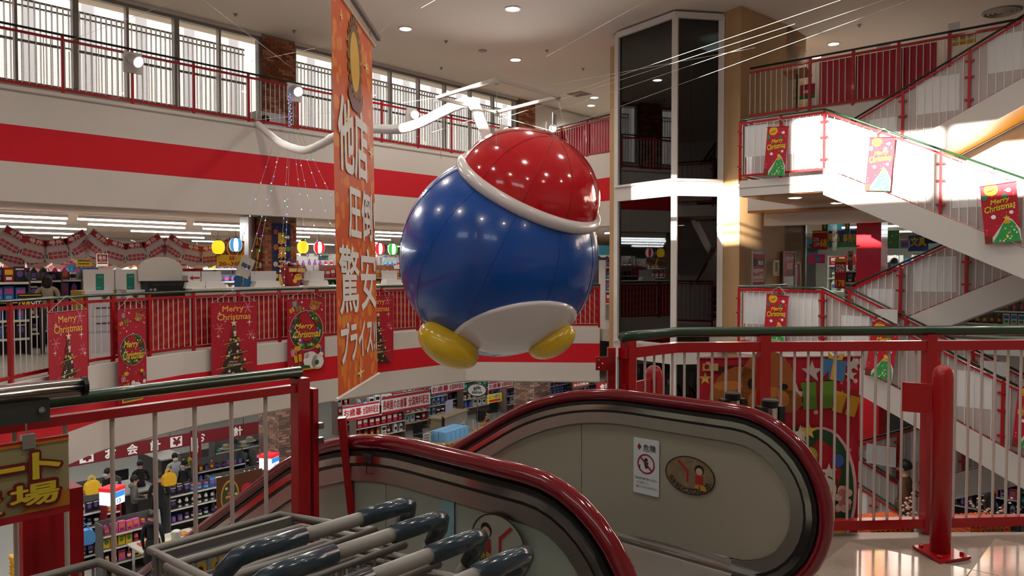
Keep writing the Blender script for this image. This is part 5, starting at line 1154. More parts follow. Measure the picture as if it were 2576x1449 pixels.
hang_sign('round sweet-shop sign with a glowing rim', 570, 614, 606, 642, -15.95, lambda P, w, h: (P.c('#e8b030').D(0, h / 2, w * .52, n=24), P.c('#a03c1c').D(0, h / 2, w * .45, n=24), P.c('#d8902c').D(-.05, h * .4, w * .14).D(w * .2, h * .6, w * .12), P.c('#c8b84c').D(w * .1, h * .3, w * .1)), '#6a2c18', emit=.0)
# goods right of the banner and past the balloon
shelf_unit('shelf of toys under the blue scalloped canopy', B(-12.2, 18.9, 0), TH + math.pi / 4 + .3, 1.8, (.5, .85, 1.2, 1.55), h=1.75, where='toy shelf under the blue canopy', group='toys under the blue canopy', cols=(5, 9, 0, 2), seed=70, per=8, scale=1.4)
o = thing('scalloped_canopy', 'light blue scalloped canopy above the toy shelf', 'canopy', B(-12.3, 18.7, 1.82), TH + math.pi / 4 + .3)
MB().bx(-1.0, 1.0, -.25, .2, .05, .35).build('canopy', cm('#3c9ac0', .5), o)
for k in range(8): MB().plate([(.12 * math.cos(a), .07 * math.sin(a)) for a in [math.pi + math.pi * i / 8 for i in range(9)]], -.26, -.24).build('scallop', WHITE, o, (-.87 + k * .25, 0, .07))
o = thing('pink_mannequin_cloth', 'pink patterned cloth hanging beside the toy shelf', 'cloth', B(-12.6, 16.9, .55), TH + math.pi / 4); MB().plate([(-.25, 0), (.25, 0), (.2, .75), (.05, .9), (-.15, .8)], -.05, .05).build('cloth', mat('pink_print', '#d07c98', .7, noise=.3, scale=30), o); MB().tube([(0, .06, -.5), (0, .06, .8)], .015, 6).build('stand', CHROME, o)
for i in range(3): shelf_unit('shelf of candy right of the brick column, bay of %s sweets' % PNAME[i * 2], B(-17.2, cu + 1.2 + i * 1.5, 0), FV, 1.35, (.55, .9, 1.25), h=1.6, where='candy shelf right of the column', group='sweets right of the column', seed=80 + i, per=7, scale=1.2)
hang_sign('light blue price board hanging over the candy shelf', 800, 826, 642, 655, -16.9, lambda P, w, h: P.c('#2c7a8a').R(-w * .4, w * .4, h * .55, h * .8).R(-w * .4, w * .2, h * .2, h * .4), '#a8d0d4')
# ---------------------------------------------------------------- shop behind the stairs
for i in range(6):
    shelf_unit('shelf of small goods behind the glass, bay with %s packs' % PNAME[i + 1], B(-6.0 + i * 1.35, 20.2 + (i % 2) * .5, 0), TH, 1.25, (.25, .55, .85, 1.15, 1.45), h=1.6, where='shelf behind the stair window', group='goods behind the stair window', seed=100 + i, per=8, scale=1.15)
for i in range(4):
    shelf_unit('tall back shelf behind the glass with %s goods' % PNAME[i + 4], B(-7.5 + i * 2.4, 24.5, 0), TH, 2.1, (.8, 1.2, 1.6), h=1.9, where='back shelf behind the stair window', group='goods at the back behind the stairs', seed=120 + i, per=8, scale=1.5)
hang_sign('blue board with yellow lettering and a green base behind the glass', 2082, 2158, 580, 622, 0, lambda P, w, h: (P.c('#2c9a5c').R(-w / 2, w / 2, 0, h * .3), P.c('#e0c020').T('用品', -w * .48, -w * .1, h * .35, h * .85, bold=.05).T('事務用', w * .02, w * .48, h * .3, h * .8, bold=.05), P.c('#183c20').T('レ ペン', -w * .4, -w * .1, h * .05, h * .22, bold=.02)), '#1c4a9a', u=19.6)
hang_sign('green board with festive stickers behind the red pillar', 2214, 2262, 580, 625, 0, lambda P, w, h: [P.c(('#b83c24', '#d8b030', '#e0e0d0')[k % 3], .0002).D((-.35 + .1 * k) * w, (.2 + .07 * ((k * 5) % 9)) * h, .05 * w) for k in range(8)], '#2c9a4c', u=19.6)
hang_sign('blue board with yellow lettering by the rear flight', 2285, 2336, 592, 632, 0, lambda P, w, h: P.c('#e0c020').T('文具', -w * .4, w * .4, h * .3, h * .9, bold=.05), '#1c4a9a', u=19.8)
hang_sign('red sale sheet reading 32% OFF 68 on the glass', 2044, 2082, 580, 628, 0, lambda P, w, h: (P.c('#e8dcd4').T('32%', -w * .45, -w * .05, h * .42, h * .64, bold=.03).T('OFF', -w * .42, -w * .02, h * .15, h * .38, bold=.03), P.c('#e8c020').T('68', 0, w * .45, h * .14, h * .56, bold=.05).R(-w * .48, w * .48, h * .88, h * .96)), '#a81c2c', u=18.5, cord=False)
hang_sign('red standing sale sign reading 22% OFF 178', 2100, 2128, 650, 725, 0, lambda P, w, h: (P.c('#e8b020').R(-w / 2, w / 2, h * .88, h), P.c('#f0e8e0').T('22%', -w * .42, w * .42, h * .66, h * .8, bold=.03).T('OFF', -w * .4, w * .4, h * .53, h * .65, bold=.03), P.c('#e8c020').T('178', -w * .4, w * .42, h * .06, h * .28, bold=.04)), '#a81420', u=18.0, cord=False)
hang_sign('narrow blue pennant with a yellow oval behind the glass', 2068, 2083, 552, 592, 0, lambda P, w, h: (P.c('#1c2430').D(0, h * .6, w * .38, h * .3), P.c('#d8c47c').D(0, h * .58, w * .26, h * .22)), '#4a8ab8', u=19.0)
hang_sign('second narrow blue pennant nearer the red pillar', 2126, 2138, 556, 590, 0, lambda P, w, h: (P.c('#1c2430').D(0, h * .6, w * .38, h * .3), P.c('#d8c47c').D(0, h * .58, w * .26, h * .22)), '#4a8ab8', u=19.2)
hang_sign('red and white yen sign beside the red pillar', 2133, 2146, 632, 678, 0, lambda P, w, h: (P.c('#e8e0dc').R(-w * .4, w * .4, h * .5, h * .95), P.c('#a81c24').T('¥', -w * .3, w * .3, h * .66, h * .92, bold=.04)), '#a81c24', u=19.0)
hang_sign('teal glass sign over the shop aisle', 2085, 2118, 551, 577, 0, lambda P, w, h: P.c('#c8f0f4').T('BEAUTY', -w * .4, w * .4, h * .4, h * .6, bold=.01), '#2c8a98', u=20.5, emit=.3)
hang_sign('bright pink notice on the shelf behind the glass', 2035, 2076, 640, 662, 0, lambda P, w, h: P.c('#5a8ac8').D(w * .05, h * .5, w * .18), '#d02c88', u=19.4, cord=False)
hang_sign('light blue cut-out board with a dark shape behind the glass', 2027, 2060, 602, 640, 0, lambda P, w, h: P.c('#3c4448').D(0, h * .3, w * .4, h * .15).D(-w * .1, h * .6, w * .12), '#3c8ab8', u=19.5, cord=False)
hang_sign('pink notice with a blue box by the stairs', 2264, 2288, 604, 624, 0, lambda P, w, h: P.c('#4a9ad0').R(-w * .35, w * .35, h * .2, h * .65), '#d8a0c0', u=19.2, cord=False)
hang_sign('blue lit screen by the rear flight railing', 2277, 2294, 650, 662, 0, lambda P, w, h: P.c('#a8d0f0').R(-w * .3, w * .3, h * .3, h * .7), '#3c8ad8', u=18.9, emit=.6, cord=False)
hang_sign('black sign with yellow lettering under the upper stair flight', 2326, 2375, 592, 612, 0, lambda P, w, h: P.c('#d8c030').T('スマホ', -w * .1, w * .45, h * .2, h * .6, bold=.03), '#14161c', u=18.9, cord=False)
def wall_poster(label, xa, xb, ya, yb, art, col, frame='#8a8784'):
    v = -7.04; a, b = at_v(xa, 680, v), at_v(xb, 680, v); xm = (xa + xb) / 2; zt, zb = at_v(xm, ya, v).z, at_v(xm, yb, v).z; d = b - a; w, h = math.hypot(d.x, d.y), zt - zb
    o = thing('framed_poster', label, 'poster', Vector(((a.x + b.x) / 2, (a.y + b.y) / 2, zb)), math.atan2(d.y, d.x)); MB().bx(-w / 2, w / 2, -.015, .0, 0, h).build('sheet', cm(col, .5), o)
    for q in ((-w / 2, -w / 2 + .03, 0, h), (w / 2 - .03, w / 2, 0, h), (-w / 2, w / 2, 0, .03), (-w / 2, w / 2, h - .03, h)): MB().bx(q[0], q[1], -.03, 0, q[2], q[3]).build('frame', cm(frame, .4), o)
    P = Print(); P.y = -.016; art(P, w, h); P.done(o)
wall_poster('framed red and black notice on the tan wall', 1890, 1922, 630, 722, lambda P, w, h: (P.c('#a82c34').R(-w * .42, w * .42, h * .5, h * .9), P.c('#1c1816').R(-w * .1, w * .42, h * .58, h * .75).D(-w * .25, h * .68, w * .14), P.c('#e0d8d0').T('満足', -w * .05, w * .38, h * .6, h * .73, bold=.03), P.c('#a01c20').T('5or0℃', -w * .4, w * .4, h * .3, h * .42, bold=.03), P.c('#c87848').R(-w * .4, w * .4, h * .18, h * .22), P.c('#8a1c24').R(-w * .42, w * .42, h * .03, h * .14)), '#b8a8a0')
wall_poster('framed red poster reading ZENT on the tan wall', 1968, 1998, 632, 722, lambda P, w, h: (P.c('#e0c8c0').T('ZENT', -w * .3, w * .38, h * .74, h * .84, bold=.02), P.c('#d8905c').R(-w * .2, w * .3, h * .5, h * .68), P.c('#3c6a3c').R(0, w * .3, h * .36, h * .48), P.c('#c8c4c0').R(-w * .42, w * .42, h * .03, h * .3)), '#a81424')
wall_poster('small gold notice holder between the framed posters', 1944, 1957, 655, 694, lambda P, w, h: P.c('#5a4a1c').R(-w * .15, w * .2, h * .3, h * .85), '#b89a50', '#c8c0b0')
wall_poster('white and red standing notice at the shop corner', 1996, 2010, 660, 722, lambda P, w, h: (P.c('#d8d4d0').R(-w * .42, -w * .05, h * .03, h * .9), P.c('#201c1c').R(-w * .3, -w * .18, h * .1, h * .8)), '#a81c24')
# ================================================================= THIRD FLOOR, STAIR SIDE, GROUND FLOOR
o = thing('sign_lectern', 'brown sign lectern on a black pole behind the upper railing', 'stand', Vector((*at_u(2005, 300, 16.2).xy, Z3)), TH)
MB().tube([(0, 0, 0), (0, 0, 1.0)], .03, 8).build('pole', DARK, o); MB().lathe([(.18, 0), (.18, .02), (.03, .04)], 16).build('base', DARK, o); mb = MB(); mb.box(0, 0, 0, .5, .35, .04, M=Matrix.Translation((0, 0, 1.02)) @ Matrix.Rotation(-.3, 4, 'X')); mb.build('top', cm('#a86a3c', .4), o)
hang_sign('white round-topped notice board rising above the upper railing', 2386, 2414, 57, 80, 0, lambda P, w, h: P.c('#a81c24').R(-w * .4, w * .4, h * .05, h * .12), '#d8d4d0', u=16.4, cord=False)
hang_sign('yellow and white flyer behind the upper railing', 2385, 2455, 82, 112, 0, lambda P, w, h: (P.c('#e0a020').R(-w / 2, w / 2, 0, h * .3), P.c('#b87820').T('開催中', -w * .4, w * .4, h * .4, h * .9, bold=.03)), '#d8cca8', u=16.6, cord=False)
hang_sign('white paper notice standing on the upper railing', 2205, 2240, 108, 122, 0, lambda P, w, h: P.c('#c8c4be').R(-w * .3, w * .3, h * .4, h * .5), '#d8d4ce', u=15.9, cord=False)
hang_sign('green and red leaflet panel behind the upper railing', 2013, 2052, 212, 248, 0, lambda P, w, h: (P.c('#2c7a3c').R(-w / 2, w / 2, 0, h * .25), P.c('#e0d8d0').R(-w * .3, w * .2, h * .4, h * .6)), '#a81c2c', u=16.6, cord=False)
o = thing('ice_freezer', 'pale blue and white cabinet behind the upper railing', 'cabinet', Vector((*at_u(2440, 180, 17.2).xy, Z3)), TH); MB().bx(-.6, .6, 0, .7, 0, .85).build('body', cm('#b8c4c8', .5), o); MB().bx(-.55, .55, -.01, 0, .5, .8).build('window', cm('#4a6a7c', .2), o)
for px, py, lab in ((2170, 80, 'x'),): pass
hang_sign('red lettered panel on the far end of the gallery', 1344, 1400, 292, 320, 0, lambda P, w, h: P.c('#b01c28').R(-w * .45, -w * .2, h * .1, h * .9), '#c8c0b8', u=21, cord=False)
def code_board(label, x0, x1, y0, y1, u):
    hang_sign(label, x0, x1, y0, y1, 0, lambda P, w, h: (P.c('#a81c24').R(-w / 2, w / 2, h * .96, h), P.c('#d0d0d0').R(-w * .45, w * .45, h * .1, h * .9)), '#d8d8d8', u=u, cord=False, name='notice_board')
code_board('blank white notice board on the inner stair railing', 2203, 2258, 776, 812, 14.05); code_board('blank white notice board farther down the inner stair railing', 2475, 2535, 908, 945, 14.05); code_board('blank white notice board on the lowest stair flight', 2180, 2254, 1118, 1170, 14.05)
# stanchions behind the escalator
for (px, py), lab in (((1843, 992), 'chrome barrier post with black clips by the big poster'), ((1937, 1010), 'chrome barrier post with black clips nearest the newel')):
    p = at_z(px, py, .95); o = thing('barrier_post', lab, 'barrier', Vector((p.x, p.y, 0)), .3); MB().lathe([(.10, 0), (.10, .015), (.03, .03)], 20).build('base', DARK, o); MB().tube([(0, 0, .02), (0, 0, .8)], .028, 12).build('pole', CHROME, o, smooth=True)
    MB().lathe([(.034, .78), (.034, .95), (.03, .955)], 20).build('head', CHROME, o, smooth=False)
    MB().lathe([(.0355, .925), (.0355, .955), (.03, .96)], 20).build('cap', DARK, o)
    for a in (0, math.pi): MB().box(.045 * math.cos(a), .045 * math.sin(a), .87, .03, .05, .12, a).build('clip', DARK, o)
# ---------------------------------------------------------------- ground floor
G0 = Z1
def g_at(px, py): return at_z(px, py, G0)
def on_v(px, v): return toB(at_v(px, 1100, v)).y
# checkout fascia sign
va = -19.4; ua, ub = on_v(150, va), on_v(655, va); zt = at_v(400, 1118, va).z; hS = .34
o = thing('checkout_sign', 'long dark red checkout sign with white lettering over the tills', 'sign', B(va, (ua + ub) / 2, zt - hS / 2), FV); Ls = ub - ua
MB().bx(-Ls / 2, Ls / 2, -.02, .02, 0, hS).build('board', cm('#6e1018', .6), o); P = Print(); P.y = -.022
for x in (.08, .50):
    P.c('#e8e2dc').R((x - .5) * Ls, (x - .5) * Ls + hS * .9, .04, hS - .04); P.c('#6e1018').T('¥', (x - .5) * Ls + .06, (x - .5) * Ls + hS * .8, .06, hS - .06, bold=.05)
for ch, x in (('お', .19), ('会', .29), ('計', .40), ('お', .63), ('計', .84)): P.c('#e8e2dc', .0001).T(ch, (x - .5) * Ls, (x - .5) * Ls + .26, .04, hS - .04, bold=.03)
P.done(o)
for x in (-.4, 0, .4): MB().tube([(x * Ls, 0, hS), (x * Ls, 0, hS + 1.4)], .01, 6).build('hanger', CHROME, o)
o = thing('till_number_sign', 'dark red hexagonal till sign numbered 14', 'sign', at_v(492, 1120, -18.9) - Vector((0, 0, .42)), TH + .2)
MB().plate([(-.2, .1), (0, 0), (.2, .1), (.2, .75), (0, .85), (-.2, .75)], -.02, .02).build('board', cm('#6e1018', .5), o); P = Print(); P.y = -.022; P.c('#e8e0dc').T('14', -.15, .15, .25, .62, bold=.03); P.done(o)
# brick columns on the ground floor
BR2 = [mat('brown_brick_%d' % i, c, .85, noise=.2, scale=10) for i, c in enumerate(['#6a4a3a', '#5a3e32', '#7c5a48', '#4c3a34', '#8a6a58'])]
def brick_core():
    m = mat('brick_core', '#6a4a3a', .9); nt = m.node_tree; b = nt.nodes['Principled BSDF']; tc = nt.nodes.new('ShaderNodeTexCoord'); sp = nt.nodes.new('ShaderNodeSeparateXYZ'); cb = nt.nodes.new('ShaderNodeCombineXYZ'); ad = nt.nodes.new('ShaderNodeMath'); br = nt.nodes.new('ShaderNodeTexBrick')
    nt.links.new(tc.outputs['Object'], sp.inputs[0]); nt.links.new(sp.outputs[0], ad.inputs[0]); nt.links.new(sp.outputs[1], ad.inputs[1]); nt.links.new(ad.outputs[0], cb.inputs[0]); nt.links.new(sp.outputs[2], cb.inputs[1]); nt.links.new(cb.outputs[0], br.inputs['Vector'])
    br.inputs['Color1'].default_value = (*lin('#6a4a3a'), 1); br.inputs['Color2'].default_value = (*lin('#8a6a58'), 1); br.inputs['Mortar'].default_value = (*lin('#b0a090'), 1); br.inputs['Scale'].default_value = 1.0; br.inputs['Brick Width'].default_value = .21; br.inputs['Row Height'].default_value = .072; br.inputs['Mortar Size'].default_value = .006
    nt.links.new(br.outputs[0], b.inputs['Base Color']); return m
BCORE = brick_core()
def brick_col(u, v, w, z0, name='wall_brick_column'):
    c = struct(MB().bx(-w / 2, w / 2, -w / 2, w / 2, 0, -1.36 - G0).build(name, BCORE, None, B(v, u, G0), TH))
    zs = z0 - G0; brick_face(c, w, -1.36 - z0, .21, .072, (w / 2, -w / 2, zs), math.pi / 2, mats=BR2, gap=.014); brick_face(c, w, -1.36 - z0, .21, .072, (-w / 2, -w / 2, zs), 0.0, mats=BR2, gap=.014)
brick_col(10.75, -17.7, .95, -4.1); brick_col(20.0, -17.0, .9, -3.9)
# tills: counters, lit number boxes
def till(px, py, num, lab):
    p = g_at(px, py); o = thing('checkout_counter', lab, 'counter', p, FV); MB().bx(-.35, .35, -.9, .9, 0, .85).build('body', cm('#3a3532', .5), o); MB().bx(-.38, .38, -.95, .95, .85, .89).build('counter_top', cm('#b8b0a6', .4), o); MB().box(0, .3, 1.1, .35, .08, .3).build('register', DARK, o)
till(318, 1300, 13, 'dark checkout counter by the lit number cube'); till(405, 1208, 14, 'dark checkout counter under the number sign')
def number_cube(px, py, v, num, lab):
    p = at_v(px, py, v); o = thing('till_number_lamp', lab, 'lamp', p, FV + .5); MB().bx(-.17, .17, -.17, .17, -.17, .11).build('box', cm('#cfe4f4', .5, emit=.9), o); MB().bx(-.18, .18, -.18, .18, .11, .19).build('top', cm('#c01c28', .5, emit=.5), o)
    P = Print(); P.y = -.171; P.c('#2c7ac0').R(-.165, .165, -.02, .1); P.c('#1c3c6c').T(num, -.05, .05, -.15, -.05, bold=.03); P.done(o, emit=.6); MB().tube([(0, 0, -.17), (0, 0, p.z * 0 - (p.z - G0))], .015, 6).build('pole', CHROME, o)
number_cube(282, 1246, -17.0, '13', 'glowing blue and red till cube numbered 13'); number_cube(677, 1160, -16.9, '15', 'glowing blue and red till cube by the brick column')
# racks of goods near the tills
def rack(px, py, w, h, rows, lab, cols, seed, where, rz=FV, scale=1.1, per=6, frame='#5a5652'):
    return shelf_unit(lab, g_at(px, py), rz, w, rows, h=h, where=where, group='goods on the ground floor', cols=cols, seed=seed, per=per, scale=scale, frame=frame)
rack(222, 1420, 1.0, 1.5, (.2, .52, .85, 1.18), 'rack of dark packets and white boxes by the first till', (6, 6, 3, 11), 200, 'rack by the first till')
rack(288, 1415, .34, 1.35, (.2, .45, .7, .95, 1.18), 'slim red rack of snacks by the aisle', (0, 5, 8, 3), 201, 'slim red rack', per=2, frame='#8a1420')
rack(500, 1330, 1.5, 1.15, (.3, .65, 1.0), 'rack of black and white gadgets in front of the tills', (6, 3, 6, 2), 202, 'gadget rack', per=8)
rack(600, 1300, 1.4, 1.2, (.25, .6, .95), 'bright rack of snacks beside the gadget rack', (0, 1, 8, 4), 203, 'bright snack rack', per=8)
rack(520, 1225, 1.6, 1.1, (.35, .75), 'low shelf of yellow packs behind the tills', (1, 4, 1, 8), 204, 'low shelf behind the tills', per=8)
rack(610, 1215, 1.8, 1.5, (.3, .7, 1.1), 'green and yellow tea shelf beside the brick column', (4, 1, 4, 11), 205, 'tea shelf', per=9)
for i, (px, py, c) in enumerate(((232, 1225, '#d8a81c'), (425, 1205, '#d8a01c'), (215, 1350, '#4a8ac0'))):
    o = MB().plate([(-.2, .02), (-.14, 0), (.12, -.01), (.2, .03), (.22, .2), (.16, .36), (.05, .4), (-.1, .38), (-.19, .3), (-.23, .15)], -.09, .09).build('shopping_bag', cm(c, .5), None, at_v(px, py, (-18.4, -18.6, -16.4)[i]) - Vector((0, 0, .15)), FV); o.scale = (.75, .9, .75)
    for y in (-.05, .05): MB().tube([(-.1, y, .36), (-.08, y, .5), (0, y, .55), (.06, y, .5), (.08, y, .37)], .012, 6).build('bag_handle', cm(c, .5), o)
    o; tag(o, ('bulging yellow shopping bag held over the first counter', 'yellow shopping bag at the till of the white-shirted clerk', 'blue bag on the dark rack')[i], 'bag')
# food display board and oval platter print
hang_sign('colourful food display board with an oval platter', 545, 660, 1190, 1330, -15.9, lambda P, w, h: (P.c('#c88a30').D(-w * .22, h * .62, w * .2, h * .3, 22), P.c('#3c4a1c').D(-w * .22, h * .62, w * .17, h * .26, 22), [P.c(('#b83c1c', '#d8a83c', '#8a2c14', '#c8742c', '#e0c890')[k % 5], .0001).D((-.22 + .13 * math.cos(k * 2.1) * (k % 5) / 4) * w, (.62 + .2 * math.sin(k * 1.7) * (k % 4) / 3) * h, w * .03, n=8) for k in range(20)], P.c('#c81c30').D(w * .15, h * .7, w * .13, h * .1).D(w * .25, h * .6, w * .1, h * .08), P.c('#2c5ab0').R(-w * .45, w * .45, h * .03, h * .12), P.c('#e0c020').T('大特価', -w * .1, w * .4, h * .16, h * .34, bold=.04), P.c('#c8642c').D(-w * .25, h * .22, w * .15, h * .1)), '#5a3018', cord=False)
o = thing('hat_display', 'rack of beige and black hats by the brick column', 'rack', g_at(610, 1240), FV); MB().tube([(0, 0, 0), (0, 0, 1.6)], .02, 6).build('pole', CHROME, o)
for k in range(5): MB().lathe([(.2, 0), (.19, .01), (.11, .02), (.1, .1), (.05, .13), (.004, .135)], 14).build('hat', cm(('#8a7a60', '#1a1816', '#a89a80')[k % 3], .8), o, ((-.5 + k * .25), .0, 1.45 + .1 * (k % 2)))
o = thing('trial_table', 'low white table with leaflets near the escalator foot', 'table', g_at(420, 1440), FV); MB().bx(-.7, .7, -.4, .4, .7, .74).build('table_top', cm('#b8b0a0', .5), o)
for x in (-.6, .6):
    for y in (-.32, .32): MB().bx(x - .03, x + .03, y - .03, y + .03, 0, .7).build('leg', CHROME, o)
for k, (x, y, c) in enumerate(((-.4, -.1, '#b83c20'), (0, .1, '#d8c8a0'), (.35, -.1, '#c87c2c'))): tag(MB().bx(-.16, .16, -.12, .12, 0, .02).build('leaflet_stack', cm(c, .6), None, o.location + B(y, x, .742), FV), '%s leaflet stack on the low white table' % ('red', 'cream', 'orange')[k], 'leaflets')
tag(MB().lathe([(.09, 0), (.1, .02), (.1, .2), (.105, .21), (.06, .24), (.004, .245)], 16).build('white_canister', cm('#c8c0b4', .4), None, o.location + B(.22, .12, .742), smooth=True), 'white lidded canister on the low white table', 'canister')
bsk = thing('basket_stack', 'tall stack of yellow shopping baskets beside the sign post', 'baskets', g_at(55, 1500), FV)
for k in range(12):
    MB().plate([(-.16, 0), (.16, 0), (.2, .07), (-.2, .07)], -.14, .14).build('basket', cm('#d8a020', .5), bsk, (0, 0, k * .075))
# gift area
def strip_sign(x0, x1, y0, y1, v, a, b, lab):
    hang_sign(lab, x0, x1, y0, y1, v, lambda P, w, h: (P.c('#a01c28').R(-w / 2, w / 2, h * .85, h).R(-w / 2, w / 2, 0, h * .15), P.c('#a01c28').T(a, -w * .48, w * .0, h * .24, h * .78, bold=.03), P.c('#a01c28').T(b, w * .03, w * .47, h * .24, h * .78, bold=.03)), '#d8d0c8', name='gift_sign')
strip_sign(862, 954, 1016, 1052, -17.5, 'お歳暮', '全国無料配送', 'red and white delivery sign nearest the checkout tills'); strip_sign(960, 1082, 990, 1033, -18.2, '長崎屋のお歳暮', '全国無料配送', 'long red and white year-end gift sign'); strip_sign(990, 1065, 984, 1001, -22, 'お歳暮', '全国無料配送', 'smaller delivery sign behind the long gift sign'); strip_sign(1085, 1168, 962, 988, -21, 'お歳暮', '全国無料配送', 'red and white delivery sign beside the oval sign'); strip_sign(1228, 1290, 958, 978, -20, 'お歳暮', '全国無料配送', 'red and white delivery sign right of the oval sign')
p = at_v(1200, 981, -17.2); o = thing('oval_hanging_sign', 'black and white oval sign reading gift salon', 'sign', p, TH + .55)
mb = MB(); mb.plate([(.34 * math.cos(2 * math.pi * i / 36), .225 * math.sin(2 * math.pi * i / 36)) for i in range(36)], -.02, .02); mb.build('rim', cm('#161514', .5), o)
P = Print(); P.y = -.021; P.c('#d8d4ce').D(0, 0, .3, .19, 32); P.c('#161514').T('gift', -.12, .14, -.02, .13, bold=.03).T('salon', -.17, .17, -.12, -.01, bold=.03).T('ギフトサロン', -.1, .1, .135, .165, bold=.01); P.done(o); MB().tube([(0, 0, .22), (0, 0, .8)], .006, 5).build('cord', WIRE, o); MB().tube([(0, .02, -.22), (0, .02, -3.6)], .012, 6).build('pole', CHROME, o)
def gshelf(px, py, w, h, rows, lab, cols, seed, where, rz=FV, scale=1.6, per=8, frame='#8a7468'): return rack(px, py, w, h, rows, lab, cols, seed, where, rz, scale, per, frame)
for i, (px, py, w) in enumerate(((960, 1120, 2.4), (1020, 1090, 2.6), (1075, 1070, 2.4), (1010, 1062, 3.0), (1130, 1050, 2.6), (1215, 1040, 2.6), (1320, 1030, 2.6), (1420, 1028, 2.4), (1490, 1028, 2.2), (905, 1085, 2.2))):
    gshelf(px, py, w, 1.9, (.4, .8, 1.2, 1.6), 'gift shelf packed with %s goods' % PNAME[i], ((0, 10, 3, 11), (11, 0, 3, 10), (3, 7, 2, 0), (10, 0, 8, 11), (3, 2, 7, 6), (1, 2, 3, 4), (6, 3, 11, 7), (6, 7, 3, 2), (2, 6, 7, 3), (11, 8, 3, 0))[i], 220 + i, 'gift shelf of mostly %s goods' % PNAME[i])
o = thing('gift_table', 'long table in the gift area carrying blue boxes', 'table', g_at(1140, 1150), FV + .2); MB().bx(-1.5, 1.5, -.5, .5, .7, .75).build('table_top', cm('#9a8a78', .5), o); MB().bx(-1.45, 1.45, -.45, .45, 0, .7).build('skirt', cm('#a02c24', .7), o)
gl = o.location
for i in range(5):
    for j in range(2):
        for k in range(2): tag(MB().bx(-.13, .13, -.16, .16, 0, .17).build('blue_gift_box', mat('blue_gift_print', '#7ab0d8', .5, noise=.4, scale=14), None, gl + Vector((*(Matrix.Rotation(FV + .2, 2) @ Vector((-.8 + i * .28, -.2 + j * .34))), .752 + k * .175)), FV + .2), 'light blue patterned gift box piled on the long table', 'box', 'blue gift boxes')
for k, (x, y, c) in enumerate(((-1.3, .2, '#c8c4b8'), (-1.05, .3, '#a8a49c'), (.75, .1, '#c4b8a0'), (1.05, .25, '#b0b4b8'), (1.3, 0, '#c8b890'))):
    o = MB().plate([(-.13, 0), (.13, 0), (.13, .34), (-.13, .34)], -.015, .015).build('catalogue', cm(c, .5), None, gl + Vector((*(Matrix.Rotation(FV + .2, 2) @ Vector((x, y))), .752)), FV + .2 + .3 * (k - 2)); tag(o, ('grey-white', 'grey', 'tan', 'blue-grey', 'straw coloured')[k] + ' catalogue standing on the long gift table', 'catalogue')
    P = Print(); P.y = -.016; [P.c(('#5a5a58', '#8a2c2c', '#3c5a6c')[q % 3], .0001).R(-.1 + .07 * (q % 3), -.05 + .07 * (q % 3), .06 + .09 * (q // 3), .13 + .09 * (q // 3)) for q in range(9)]; P.done(o)
g2 = thing('tinsel_garland', 'gold and red tinsel garland draped around the gift table', 'garland', gl + Vector((0, 0, .75)), FV + .2)
for q, c in ((0, '#c8982c'), (1, '#b01c24')):
    mb = MB(); r = random.Random(5 + q)
    for i in range(260):
        t = i / 260; x = -1.4 + 2.9 * t; z = .1 + .5 * t * t - .35 * math.sin(math.pi * t) - q * .12; a = r.uniform(0, 6.28); b = r.uniform(-1, 1); d = Vector((r.uniform(-.06, .06), math.cos(a) * .09, math.sin(a) * .09)); p0 = Vector((x, -.55, z)); mb.quad(p0, p0 + d, p0 + d + Vector((.014, 0, .01)), p0 + Vector((.014, 0, .01)))
    tn = mb.build('tinsel', mat('tinsel_' + c[1:], c, .3, metal=.6), g2); tn['kind'] = 'stuff'
for i, (px, py) in enumerate(((1060, 1125), (1128, 1105), (1215, 1085), (1235, 1060))):
    o = thing('black_chair', ('black chair facing the gift desk', 'black chair beside the blue boxes', 'black chair near the oval sign pole', 'black chair at the back of the gift area')[i], 'chair', g_at(px, py), FV + i); MB().bx(-.22, .22, -.22, .22, .42, .47).build('seat', DARK, o); MB().bx(-.22, .22, .19, .23, .5, .9).build('backrest', DARK, o)
    for x in (-.19, .19):
        for y in (-.19, .19): MB().tube([(x, y, 0), (x, y, .43)], .014, 6).build('leg', CHROME, o)
o = thing('gift_desk', 'pale wooden reception desk in the gift area', 'desk', g_at(1130, 1085), FV + .3); MB().bx(-1.1, 1.1, -.35, .35, .7, .75).build('desk_top', cm('#a88c68', .5), o); MB().bx(-1.05, 1.05, -.3, -.27, 0, .7).build('front_panel', cm('#b0a494', .5), o)
for x in (-1.03, 1.0): MB().bx(x, x + .04, -.3, .3, 0, .7).build('side_panel', cm('#a08a6c', .5), o)
tag(MB().plate([(-.3, 0), (.3, 0), (.3, .55), (-.3, .55)], -.01, .01).build('tablet_notice', cm('#c0bcd0', .5), None, g_at(1130, 1085) + Vector((0, 0, .752)), FV + .3), 'white notice board standing on the pale reception desk', 'board')
hang_sign('red food hall sign under the far balcony corner', 1500, 1538, 962, 988, -16.5, lambda P, w, h: (P.c('#e8e0d8').T('食料', -w * .3, w * .4, h * .3, h * .9, bold=.03)), '#a81c28'); hang_sign('red and white store sign under the balcony', 1440, 1482, 960, 972, -17, lambda P, w, h: P.c('#e8e0d8').T('全山化粧堂', -w * .45, w * .45, h * .2, h * .8, bold=.02), '#a03020')
hang_sign('yellow campaign flyer under the oval sign', 1226, 1262, 990, 1012, -19, lambda P, w, h: (P.c('#2c5ab0').T('にっぽん', -w * .4, w * .4, h * .5, h * .9, bold=.03), P.c('#b81c24').R(-w * .4, w * .4, h * .1, h * .35)), '#e0c020')
